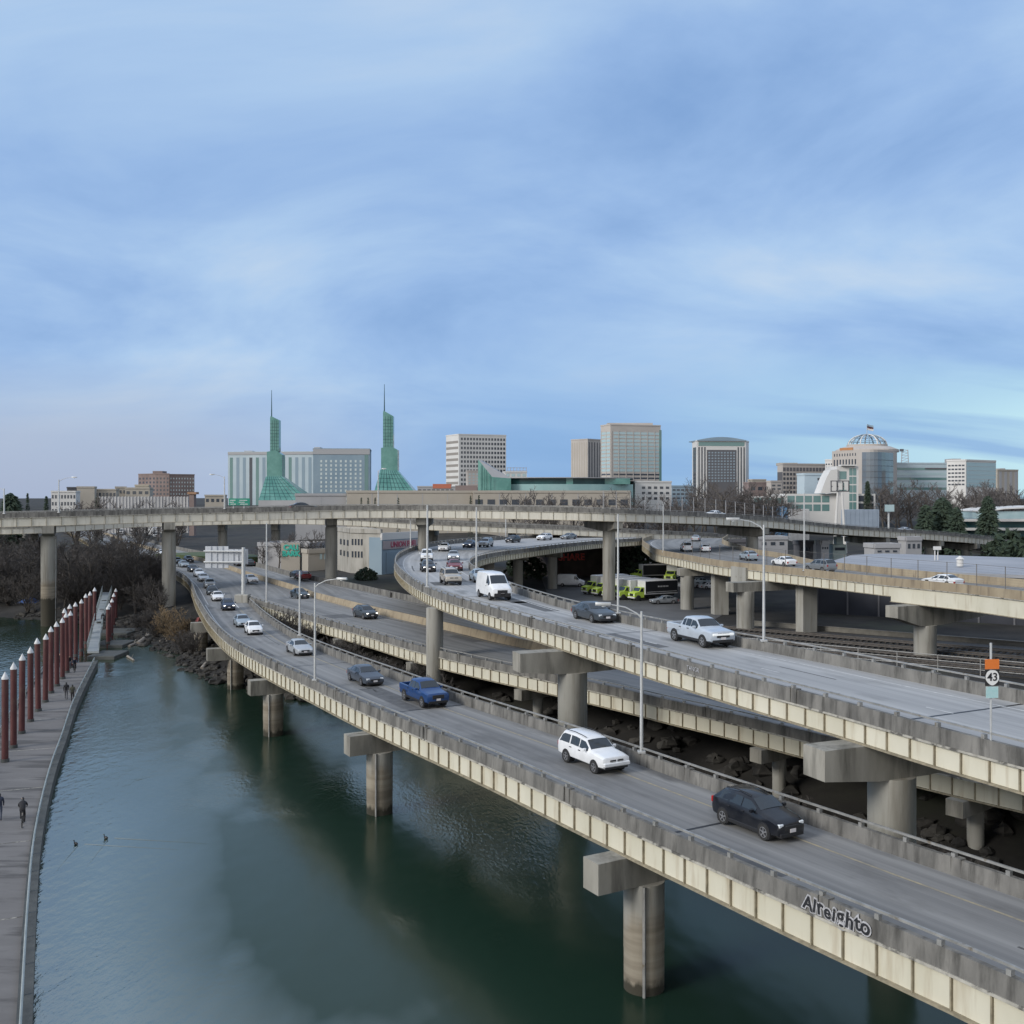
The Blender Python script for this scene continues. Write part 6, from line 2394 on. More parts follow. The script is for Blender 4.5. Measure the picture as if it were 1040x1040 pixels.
mb.build('arched_roof', m_bluegrey, root)
# low blocks right of it
for (x0, x1, y, d, m_, nc, nr, lb) in [(761, 783, 491, 600, m_brownb, 0, 0, 'low brown flat block right of the dark hotel'), (764, 778, 488, 640, m_stone_t, 0, 0, 'small tan block peeping over the brown one'), (783, 794, 489.5, 590, m_stone_p, 2, 2, 'narrow pinkish block left of the dark grid office')]:
    root, fs = bld('low_block', lb, 'building', m_, [(x0, d), (x1, d + 2)], ZD(y, d), GB - 2)
    fs[0].grid('window', m_win, 0, fs[0].w, ZD(y, d) - 5, ZD(y, d) - 1, nc or 3, nr or 1, .6, .5)
root, fs = bld('office_block', 'wide office block with dark window grid under a pale top band', 'office block', m_stone_p, [(789.5, 700), (795, 690), (838, 700)], ZD(472, 695), GB)
zt = ZD(472, 695)
fs[1].grid('window', m_win, 0, fs[1].w, GB + 8, zt - 5, 13, 7, .68, .6)
fs[0].part('dark_side', m_dkwall, .2, fs[0].w - .2, GB + 4, zt - 5)
fs[1].grid('loggia', m_dkwall, 0, fs[1].w, zt - 4.6, zt - 1.8, 13, 1, .75, .9)
roofbox(root, 'plant_room', m_stone_t, 792, 810, 705, zt, ZD(469.5, 695))
root, fs = bld('office_block', 'small white stone block rising left of the domed building', 'office block', m_stone_w, [(838, 660), (846, 655)], ZD(468, 660), GB)
fs[0].grid('window', m_win, 0, fs[0].w, zt - 6, ZD(470, 660), 3, 3, .5, .5)
# domed building
D_ = 640
root = thing('domed_building', 'stone and mirror-glass building topped by an open ribbed dome with a flag', 'office building', (P2(878, D_).x, D_, GB))
pl_ = [P2(845, D_ + 12), P2(871.5, D_ - 6)]
arcg = [P2(871.5 + 39.5 * q / 10, D_ - 6 - 9 * math.sin(math.pi * q / 10) + 14 * (q / 10) ** 2) for q in range(11)]
pts = [(p.x, p.y) for p in pl_ + arcg[1:]] + [(P2(911, D_ + 50).x, D_ + 50), (P2(846, D_ + 50).x, D_ + 50)]
zt = ZD(457.5, D_)
solid(root, 'wall', m_stone_p, pts, GB, zt)
gl_ = [(p.x, p.y - .4) for p in arcg[1:-1]]
m_mir = mat('mirror_glass', (.15, .18, .21), (.22, .26, .30), .05, rough=.12, metal=.35)
solid(root, 'glass_front', m_mir, gl_ + [(gl_[-1][0], gl_[-1][1] + 4), (gl_[0][0], gl_[0][1] + 4)], GB + 3, zt - 1.5)
mb = MB()
zz_ = GB + 6
while zz_ < zt - 3:
    mb.rings([[Vector((p[0], p[1] - .10, zz_)), Vector((p[0], p[1] - .10, zz_ + .25)), Vector((p[0], p[1] + .2, zz_ + .25)), Vector((p[0], p[1] + .2, zz_))] for p in gl_])
    zz_ += 3.6
mb.build('glazing_bars', m_dkwall, root)
f = Facade(root, pl_[0], pl_[1])
f.grid('window', m_win, f.w * .05, f.w * .95, zt - 4, zt - 1.2, 9, 1, .35, .6)
for q in range(8):
    f.part('window_strip', m_win, f.w * (.07 + .115 * q), f.w * (.07 + .115 * q) + f.w * .05, zt - 17, zt - 5.5)
kx = D_ / F
cx_, cy_ = P2(880.5, D_ + 20).x, D_ + 20
rad = 19.5 * kx
mb = MB()
mb.lathe([(rad * 1.62, zt - .4), (rad * 1.62, zt + 1.2), (rad * 1.2, zt + 3.2), (rad * 1.05, zt + 3.2), (rad * 1.05, zt + 4.6)], (cx_, cy_, 0), 32)
mb.build('drum', m_stone_p, root)
f.part('orange_lettering', mat('orange_letters', (.50, .22, .08), (.4, .2, .1), 3), f.w * .32, f.w * .82, zt + .2, zt + 1.8, .5)
dome_h = ZD(439.5, D_) - (zt + 4.2)
for q in range(14):
    a_ = math.pi * 2 * q / 14
    mb = MB()
    mb.path([(cx_ + math.cos(a_) * rad * math.cos(t_), cy_ + math.sin(a_) * rad * math.cos(t_), zt + 4.3 + dome_h * math.sin(t_)) for t_ in [math.pi / 2 * u / 8 for u in range(9)]], .42, 5)
    mb.build('dome_rib', m_stone_w if q % 2 else m_bluegrey, root)
for t_ in (.35, .8):
    mb = MB()
    mb.path([(cx_ + math.cos(a_) * rad * math.cos(t_), cy_ + math.sin(a_) * rad * math.cos(t_), zt + 4.3 + dome_h * math.sin(t_)) for a_ in [2 * math.pi * u / 28 for u in range(29)]], .25, 4)
    mb.build('dome_ring', m_bluegrey, root)
mb = MB()
zf = ZD(428.5, D_)
mb.tube((cx_, cy_, zt + 4.3 + dome_h), (cx_, cy_, zf), .22, .12, 6)
fp = mb.build('flagpole', m_pole, root)
for (z0, z1, m_) in ((zf - 3.6, zf - 2.3, m_stone_w), (zf - 2.3, zf - 1.2, m_steel_red), (zf - 1.2, zf, m_bluegrey)):
    mb = MB()
    mb.extrude([(cx_ + .2, cy_, z0), (cx_ + 2.2, cy_ + .5, z0 - .5), (cx_ + 4.2, cy_, z0 - .9), (cx_ + 4.2, cy_, z1 - .9), (cx_ + 2.2, cy_ + .5, z1 - .5), (cx_ + .2, cy_, z1)], (0, .08, 0))
    mb.build('flag_stripe', m_, fp)
# white postmodern building with the sloped wall
D_ = 420
root = thing('sloped_wall_building', 'white building with a sweeping sloped wall and green glazed tower before the dome', 'building', (P2(845, D_).x, D_, 8))
k = D_ / F
X = lambda px, d=D_: (px - 520) * d / F
mb = MB()
mb.box(X(797), X(889), D_, D_ + 25, 6, ZD(501.5, D_))
mb.build('wall', m_stone_w, root)
f = Facade(root, P2(797, D_), P2(889, D_))
f.grid('window', m_win_teal, f.w * .02, f.w * .50, ZD(520, D_), ZD(502.5, D_), 5, 2, .84, .76)
f.grid('window', m_win, f.w * .78, f.w * .99, ZD(518, D_), ZD(502.5, D_), 2, 2, .8, .75)
mb = MB()
mb.extrude([(X(832), D_ - 2, ZD(501, D_)), (X(849), D_ - 2, ZD(501, D_)), (X(849), D_ - 2, ZD(476.5, D_)), (X(842), D_ - 2, ZD(477.5, D_)), (X(838), D_ - 2, ZD(485, D_)), (X(834.5), D_ - 2, ZD(494, D_))], (0, 9, 0))
mb.build('sloped_wall', m_stone_w, root)
mb = MB()
mb.box(X(849.1), X(871), D_ - 1, D_ + 14, 6.1, ZD(473.5, D_))
b = mb.build('tower_block', m_stone_w, root)
f2 = Facade(root, P2(849.1, D_ - 1), P2(871, D_ - 1))
f2.grid('tower_window', m_win_teal, f2.w * .14, f2.w * .5, ZD(500, D_), ZD(477, D_), 1, 2, .9, .7)
f2.grid('tower_window', m_win_teal, f2.w * .60, f2.w * .95, ZD(518, D_), ZD(475, D_), 2, 5, .85, .85)
mb = MB()
mb.box(X(853), X(868), D_ - 2.5, D_ + 2, ZD(473.3, D_), ZD(472, D_))
mb.build('canopy', m_stone_w, root)
mb = MB()
mb.box(X(760), X(797), D_ - 4, D_ + 10, 6, ZD(504, D_))
o = mb.build('wall', m_stone_w, root)
f = Facade(root, P2(765, D_ - 4), P2(796.5, D_ - 4))
f.grid('window', m_win_teal, 0, f.w, ZD(512, D_), ZD(505, D_), 3, 1, .85, .8)
root, fs = bld('low_block', 'pale rounded block left of the sloped white wall', 'building', m_paleblue, [(817, 450), (838, 452)], ZD(482.5, 450), 8)
fs[0].grid('window', m_win, fs[0].w * .6, fs[0].w, ZD(494, 450), ZD(484, 450), 2, 2, .7, .5)
# right-hand offices
root, (f,) = bld('office_block', 'long glass office block with white floor bands right of the dome', 'office block', m_paleblue, [(908, 690), (962, 694)], ZD(471, 690), GB)
for q in range(5):
    z = ZD(497.5, 690) + (ZD(472.5, 690) - ZD(497.5, 690)) * q / 5
    f.part('window_band', m_win_pale if q % 2 else m_win_teal, .3, f.w - .3, z, z + 1.7)
f.part('dark_fin', m_dkwall, f.w * .58, f.w * .99, ZD(476.5, 690), ZD(475, 690), .4)
rt = thing('rooftop_mast', 'lattice mast with dark tip standing above the glass office block', 'mast', (P2(917, 700).x, 700, ZD(471, 690)))
for sx in (-2.6, 2.6):
    mb = MB()
    xx = P2(919, 700).x
    mb.tube((xx + sx, 700, ZD(471.5, 690) - 1), (xx + sx * .75, 700, ZD(457, 700)), .32, n=5)
    mb.build('mast_leg', m_greywall, rt)
mb = MB()
for q in range(5):
    z0, z1 = ZD(471 - 2.8 * q, 700), ZD(471 - 2.8 * (q + 1), 700)
    mb.tube((xx - 2.5, 700, z0), (xx + 2.3, 700, z1), .18, n=4)
    mb.tube((xx - 2.3, 700, z1), (xx + 2.3, 700, z1), .18, n=4)
mb.build('bracing', m_greywall, rt)
mb = MB()
mb.box(xx - 3.4, xx - 1.0, 699.4, 700.6, ZD(458.5, 700), ZD(456, 700))
mb.build('antenna', m_dkwall, rt)
root, fs = bld('office_block', 'white office block with horizontal dark windows and angled corner at the right', 'office block', m_stone_w, [(961.5, 570), (981, 562), (1011.5, 578)], ZD(468.5, 568), GB)
fs[0].grid('window', m_win, fs[0].w * .05, fs[0].w * .95, ZD(494, 568), ZD(471, 568), 5, 6, .75, .42)
for q in range(6):
    z = ZD(495, 568) + (ZD(469.5, 568) - ZD(495, 568)) * q / 6
    fs[1].part('window_band', m_win_pale, fs[1].w * .02, fs[1].w * .99, z, z + 2.1)
roofbox(root, 'plant_room', m_greywall, 967, 976, 578, ZD(468.5, 568), ZD(466, 568) + .5)
root, fs = bld('apartment_tower', 'tan tower block with two stubby towers at the far right', 'tower block', m_stone_t, [(1013, 640), (1034, 648)], ZD(478, 640), GB)
for q in range(4):
    fs[0].part('window_strip', m_greywall, fs[0].w * (.08 + .25 * q), fs[0].w * (.2 + .25 * q), GB + 5, ZD(479, 640))
roofbox(root, 'plant_room', m_greywall, 1016, 1021, 646, ZD(478, 640), ZD(475.3, 640))
# glazed shed with white eaves behind the conifers
D_ = 340
root = thing('glazed_shed', 'long low green-glazed shed with white eaves behind the conifers at the right', 'building', (P2(1010, D_).x, D_, 7))
X = lambda px: (px - 520) * D_ / F
mb = MB()
mb.box(X(974), X(1075), D_, D_ + 30, 5, ZD(527, D_))
mb.build('wall', m_teal_d, root)
for y0, y1 in ((529.5, 527), (538.5, 536)):
    mb = MB()
    mb.box(X(973), X(1076), D_ - 2, D_ + 1, ZD(y0, D_), ZD(y1, D_))
    mb.build('eaves_band', m_stone_w, root)
mb = MB()
mb.extrude([(X(1008), D_ + 3, ZD(519, D_)), (X(1025), D_ + 3, ZD(516, D_)), (X(1075), D_ + 3, ZD(514, D_)), (X(1075), D_ + 3, ZD(515.3, D_)), (X(1025), D_ + 3, ZD(517.2, D_)), (X(1008), D_ + 3, ZD(520, D_))], (0, 24, 0))
mb.build('curved_roof', m_stone_w, root)
mb = MB()
mb.box(X(1009), X(1075), D_ + 4, D_ + 26, ZD(527, D_), ZD(519.5, D_))
mb.build('clerestory', m_win_pale, root)
for (x0, x1, y0, y1, d, col, lb) in [(857, 893, 517.5, 526, 372, (.30, .36, .44), 'long pale blue hoarding below the sloped-wall building'), (776, 800, 514.5, 524, 380, (.12, .24, .40), 'blue container beside the lamp pole left of the sloped-wall building'), (803, 822, 517, 525, 376, (.50, .50, .50), 'white container row below the sloped-wall building')]:
    a, b = P2(x0, d), P2(x1, d)
    mb = MB()
    mb.rbox(a.x, b.x, d, d + 3, 4, ZD(y0, d), .06)
    xx_ = a.x + .8
    while xx_ < b.x - .5:
        mb.box(xx_ - .06, xx_ + .06, d - .08, d - .001, 5, ZD(y0, d) - .2)
        xx_ += 1.6
    tag(mb.build('site_hoarding', mat('hoarding_paint', col, tuple(q * .85 for q in col), .3), origin=(a.x, d, 6)), lb, 'hoarding')
# billboard and white steeple-like pylon sign
p = on_ground(902.5, 300)
bb = thing('billboard', 'pale blank billboard on a post behind the descending overpass', 'billboard', tuple(p))
k = 300 / F
mb = MB()
mb.tube(p, (p.x, p.y, ZD(519, 300)), .3, n=8)
mb.build('post', m_pole, bb)
mb = MB()
mb.box((898 - 520) * k, (907 - 520) * k, 299, 299.6, ZD(519.5, 300), ZD(512.5, 300))
mb.build('panel', m_win_pale, bb)
p = on_ground(853, 330)
py_ = thing('pylon_sign', 'white tapering pylon carrying a framed letter sign in front of the sloped-wall building', 'sign', tuple(p))
k = 330 / F
for sx in (-1.4, 1.4):
    mb = MB()
    mb.tube((p.x + sx * 1.3, 330, p.z), (p.x + sx * .5, 330, ZD(500, 330)), .55, .3, 6)
    mb.build('leg', m_stone_w, py_)
mb = MB()
for q in range(4):
    x = p.x + (-3 + 2 * q) * .95
    mb.box(x - .12, x + .12, 329.6, 330.2, ZD(499, 330), ZD(488.5, 330))
for z in (ZD(499, 330), ZD(494, 330), ZD(488.5, 330)):
    mb.box(p.x - 3, p.x + 3, 329.7, 330.1, z - .15, z + .15)
mb.build('sign_frame', m_dkwall, py_)
mb = MB()
for q, hh in enumerate((2.6, 2.2, 2.6)):
    mb.box(p.x - 2.5 + 1.9 * q, p.x - 1.3 + 1.9 * q, 329.3, 329.59, ZD(497.5, 330), ZD(497.5, 330) + hh)
mb.build('sign_panel', m_stone_w, py_)

# fence on the high overpass
fence2 = thing('wire_fence', 'thin tall fence along the high overpass before the bare trees', 'fence', tuple(on_edge(rdF, 700, 'R')))
i0_, i1_ = sorted((rdF.at(*on_edge(rdF, 648, 'L').xy), rdF.at(*on_edge(rdF, 850, 'L').xy)))
for i in range(i0_, i1_, 2):
    mb = MB()
    mb.tube(rdF.r(i, .1, -.3), rdF.r(i, .1, 3.3), .08, n=4)
    mb.build('fence_post', m_greywall, fence2)
mb = MB()
for h in (3.2, 2.2, 1.2, .3):
    mb.path([rdF.r(i, .1, h) for i in range(i0_, i1_)], .03, 3)
mb.build('fence_wire', m_wire, fence2)

# ------------------------------------------------------------------ yard east of the highway
m_yard = mat('yard_asphalt', (0.075, 0.076, 0.078), (0.125, 0.126, 0.128), .12, detail=8, grime=(.13, .125, .12), gscale=.06, glo=.55, ghi=.75)
ya = [P2(470, 150), P2(566, 120), P2(640, 112), P2(742, 166), P2(720, 232), P2(545, 240)]
mb = MB()
mb.prism([(p.x, p.y) for p in ya], 2.0, 2.64)
tag(mb.build('parking_yard', m_yard), 'dark asphalt yard where the lime trucks are parked', 'yard', kind='structure')
# pale concrete building with its sign
D_ = 214
zb = 5.0
root, fs = bld('concrete_building', 'stained pale concrete industrial building with narrow dark windows behind the highway', 'building', mat('stained_render', (.33, .315, .28), (.43, .41, .37), .25, (1, 1, .4), grime=(.24, .225, .19), gscale=.8, gstretch=(1, 1, .2), glo=.5, ghi=.7), [(340, D_ + 14), (356, D_), (387.5, D_ - 5)], ZD(541, D_), 3)
fs[1].grid('window', m_win, fs[1].w * .02, fs[1].w * .42, ZD(569, D_), ZD(544, D_), 4, 2, .5, .5)
fs[0].grid('window', m_win, fs[0].w * .3, fs[0].w * .95, ZD(569, D_), ZD(546, D_), 3, 2, .45, .5)
a, b = P2(387.7, D_ - 5.2), P2(430, D_ + 8)
dd = (b - a)
dp = Vector((-dd.y, dd.x, 0)).normalized() * 3.2
mb = MB()
mb.prism([(a.x, a.y), (b.x, b.y), (b.x + dp.x, b.y + dp.y), (a.x + dp.x, a.y + dp.y)], 3, ZD(545, D_))
mb.build('warehouse_wing', m_bluegrey, root)
f = Facade(root, a, b)
f.part('sign_board', mat('pink_grey_board', (.36, .30, .31), (.42, .36, .36), .5), .3, f.w - .3, ZD(557, D_), ZD(548.5, D_), .15)
f.part('white_fascia', m_stone_w, 0, f.w, ZD(547.5, D_), ZD(540.5, D_), .1)
f.part('blue_door', m_bluegrey, f.w * .1, f.w * .7, 5, ZD(560, D_), .12)
place_text(letters('UNION FUEL', (557 - 549.8) / F * D_ * .8, .03, .02), 'sign_lettering', mat('magenta_letters', (.42, .07, .13)), root, a + f.u * f.w * .5 + f.n * .2 + Vector((0, 0, ZD(552.8, D_))), f.u, (0, 0, 1))
root, (f,) = bld('low_annex', 'low pale annex left of the concrete building', 'building', m_stone_t, [(313, D_ + 12), (339.5, D_ + 15)], ZD(562, D_ + 12), 3)
f.grid('window', m_win_pale, f.w * .4, f.w * .9, ZD(574, D_), ZD(564, D_), 3, 1, .5, .6)
root, (f,) = bld('graffiti_wall', 'long low pale wall with green graffiti left of the concrete building', 'wall', m_greywall, [(262, D_ + 22), (313, D_ + 18)], ZD(555, D_ + 20), 3)
for txt, y, nm in (('CALI', 556.5, 'graffiti'), ('BARK', 563, 'graffiti')):
    pass
gw = P2(296, D_ + 19.2)
solid(root, 'raised_panel', m_stone_t, [(P2(286, 232).x, 231.5), (P2(305, 232).x, 231.5), (P2(305, 232).x, 234), (P2(286, 232).x, 234)], 3, ZD(551.5, 231))
m_gr = mat('green_spray_paint', (.05, .42, .33))
for txt, y, mm in (('CALI', 556.3, m_gr), ('BARK', 562.6, m_gr)):
    place_text(letters(txt, 5.2 / F * 231, .02, .10), 'graffiti', mm, root, Vector((P2(295.5, 231.4).x, 231.38, ZD(y, 231))), (1, 0, 0), (0, 0, 1))
# retaining wall with red lettering under the loop
root, (f,) = bld('brick_retaining_wall', 'dark brick wall with faded red lettering under the loop', 'wall', mat('dark_brick', (.055, .045, .042), (.10, .08, .074), .4), [(560, 236), (655, 244)], ZD(557, 238), 2)
place_text(letters('SHARE', 7.0 / F * 236, .03, .08), 'red_lettering', mat('faded_red_letters', (.75, .15, .13)), root, f.p0 + f.u * f.w * .21 + f.n * .1 + Vector((0, 0, ZD(566.5, 236))), f.u, (0, 0, 1))
# warehouse on the right, under and behind the tan ramp
root = thing('long_warehouse', 'long warehouse with dark wall and pale grey roof behind the tan ramp', 'warehouse', (70, 152, 2.5))
A_, B_ = Vector((48.5, 163, 0)), Vector((96, 132, 0))
u_ = (B_ - A_).normalized()
n_ = Vector((u_.y, -u_.x, 0))
mb = MB()
zr = 9.4
mb.prism([(p.x, p.y) for p in (A_, B_, B_ - n_ * 45, A_ - n_ * 45)], 1.5, zr)
mb.build('wall', mat('navy_cladding', (.016, .019, .028), (.03, .033, .045), .2, rough=.6), root)
mb = MB()
e1, e2 = A_ + n_ * .8 - u_ * .6, B_ + n_ * .8 + u_ * .6
mb.rings([[e1 + Vector((0, 0, zr + .02)), e1 + Vector((0, 0, zr + .5)), e1 - n_ * 24 + Vector((0, 0, zr + 1.3)), e1 - n_ * 47 + Vector((0, 0, zr + .5)), e1 - n_ * 47 + Vector((0, 0, zr + .02))],
          [e2 + Vector((0, 0, zr + .02)), e2 + Vector((0, 0, zr + .5)), e2 - n_ * 24 + Vector((0, 0, zr + 1.3)), e2 - n_ * 47 + Vector((0, 0, zr + .5)), e2 - n_ * 47 + Vector((0, 0, zr + .02))]])
rf_ = mb.build('roof', m_roofg, root)
for q in (.35, .55, .7, .8, .93):
    c = A_.lerp(B_, q) - n_ * 8
    mb = MB()
    mb.lathe([(.5, zr + .9), (.5, zr + 2.0), (.7, zr + 2.0), (.1, zr + 2.5)], (c.x, c.y, 0), 12)
    mb.build('roof_vent', m_stone_w, rf_)
f = Facade(root, A_, B_)
for q in range(9):
    f.part('dark_panel' if q % 4 else 'tan_panel', m_dkwall if q % 4 else m_stone_t, f.w * q / 9 + .3, f.w * (q + 1) / 9 - .3, 7.4, 9.3, .12)
for q in range(12):
    f.part('pilaster', m_dkwall, f.w * q / 12, f.w * q / 12 + .25, 2, 7.2, .15)
# railway tracks, low walls and pipes between the upper ramp and the warehouse
m_ballast = mat('track_ballast', (.035, .033, .031), (.07, .066, .062), 2.5, detail=8)
m_steel = mat('rail_steel', (.10, .09, .08), (.15, .135, .125), 2, rough=.4, metal=.5)
a, b = Vector((18, 128, 0)), Vector((95, 70, 0))
uu = (b - a).normalized()
nn2 = Vector((uu.y, -uu.x, 0))
mb = MB()
mb.prism([(p.x, p.y) for p in (a - nn2 * 1, b - nn2 * 1, b - nn2 * 24, a - nn2 * 24)], 2.0, 2.75)
tag(mb.build('track_bed', m_ballast), 'dark ballast bed of the railway beside the upper ramp', 'railway', kind='structure')
for k in range(4):
    off = -3.5 - 4.9 * k
    tr_ = thing('railway_track', 'railway track on dark ballast, %s counted from the upper ramp' % ('first', 'second', 'third', 'fourth')[k], 'railway track', tuple(a + nn2 * off + Vector((0, 0, 2.75))), 0, 'railway tracks')
    for s_ in (-.72, .72):
        mb = MB()
        c = a.lerp(b, .5) + nn2 * (off + s_) + Vector((0, 0, 2.99))
        mb.obox(c, uu * (b - a).length / 2, nn2 * .05, (0, 0, .08))
        mb.build('rail', m_steel, tr_)
    mb = MB()
    nt_ = int((b - a).length / .75)
    for q in range(nt_):
        mb.obox(a.lerp(b, (q + .5) / nt_) + nn2 * off + Vector((0, 0, 2.83)), uu * .12, nn2 * 1.3, (0, 0, .075))
    o = mb.build('sleepers', mat('sleeper_timber', (.03, .027, .025), (.05, .046, .042), 3), tr_)
    o['kind'] = 'stuff'
gr_ = thing('pipe_railing', 'long thin galvanised pipe railing beside the railway behind the upper ramp', 'railing', tuple(a + Vector((0, 0, 2.6))))
for h in (.6, 1.2, 1.75):
    mb = MB()
    mb.tube(a - nn2 * .2 + Vector((0, 0, 2.6 + h)), b - nn2 * .2 + Vector((0, 0, 2.6 + h)), .05, n=5)
    mb.build('rail', m_rail, gr_)
for q in range(24):
    c = a.lerp(b, q / 23) - nn2 * .2
    mb = MB()
    mb.tube((c.x, c.y, 2.3), (c.x, c.y, 4.4), .06, n=5)
    mb.build('post', m_rail, gr_)
for k, (o_, h, lb) in enumerate([(-24.5, .9, 'low concrete wall beyond the railway tracks'), (-26.5, .6, 'lower concrete kerb wall nearest the warehouse')]):
    mb = MB()
    c = a.lerp(b, .5) + nn2 * o_
    mb.obox((c.x, c.y, 2.4 + h / 2), uu * (b - a).length / 2, nn2 * .18, (0, 0, h / 2))
    mb.obox((c.x, c.y, 2.42 + h), uu * (b - a).length / 2, nn2 * .24, (0, 0, .06))
    tag(mb.build('low_wall', m_soffit, origin=(c.x, c.y, 2.4)), lb, 'wall')
# small industrial things behind the tan ramp
p = on_ground(853, 238)
bt = thing('signal_booth', 'pale green-grey equipment tower behind the tan ramp', 'equipment tower', tuple(p))
k = 238 / F
mb = MB()
mb.rbox((846 - 520) * k, (860 - 520) * k, 238, 241, p.z - .5, ZD(553, 238), .1)
mb.build('cabin', mat('pale_green_metal', (.34, .42, .41), (.44, .52, .50), .6), bt)
mb = MB()
mb.rbox((850 - 520) * k, (857 - 520) * k, 238.4, 240.6, ZD(553, 238) + .01, ZD(545, 238), .1)
mb.build('upper_cabin', bpy.data.materials['pale_green_metal'], bt)
mb = MB()
mb.box((848 - 520) * k, (858 - 520) * k, 237.9, 237.99, ZD(559, 238), ZD(556, 238))
mb.build('window', m_win, bt)
for k_, (x0, x1, y0, y1, d, m_, lb) in enumerate([(888, 914, 556.5, 563, 205, m_greywall, 'long grey flat-roofed kiosk behind the tan ramp'), (834, 842, 553, 560, 232, m_greywall, 'small grey hut left of the green equipment tower'), (812, 826, 553, 562, 236, m_dkwall, 'low dark hut behind the tan ramp'), (716, 760, 551, 560, 262, m_dkwall, 'long dark shed in the yard beyond the tan ramp'), (770, 800, 548, 556, 275, m_greywall, 'long grey shed in the yard beyond the tan ramp'), (920, 936, 549, 560, 235, m_greywall, 'grey hut under the descending overpass')]):
    root, (f,) = bld('small_shed', lb, 'shed', m_, [(x0, d), (x1, d + 1)], ZD(y0, d), 2)
    f.grid('window', m_win, f.w * .05, f.w * .95, ZD(y1, d) + .3, ZD(y0, d) - .4, 3, 1, .5, .6)
p = on_ground(952.5, 168)
sgx = thing('goalpost_sign', 'small white two-legged sign above the warehouse roof', 'sign', (p.x, p.y + 2, 11))
k = 170 / F
mb = MB()
mb.box((948.5 - 520) * k, (956 - 520) * k, 170, 170.3, ZD(558.5, 170), ZD(555, 170))
mb.build('panel', m_stone_w, sgx)
for px in (950.5, 953.5):
    mb = MB()
    mb.tube(((px - 520) * k, 170.4, 9.5), ((px - 520) * k, 170.4, ZD(556, 170)), .1, n=5)
    mb.build('leg', m_stone_w, sgx)
# green verge patch behind the far highway edge
m_grass = mat('verge_grass', (.05, .075, .025), (.085, .11, .04), .5, detail=8)
c = P2(205, 262)
mb = MB()
mb.prism([(c.x - 14, c.y + 6), (c.x + 12, c.y - 12), (c.x + 20, c.y - 4), (c.x - 4, c.y + 16)], 4.5, 6.2)
tag(mb.build('grass_verge', m_grass), 'small green grass verge behind the low highway', 'grass', kind='structure')
for k, rest_ in REST.items():
    root, name, m_, mb = rest_
    o = mb.build(name, m_, root)
    o['kind'] = 'stuff'


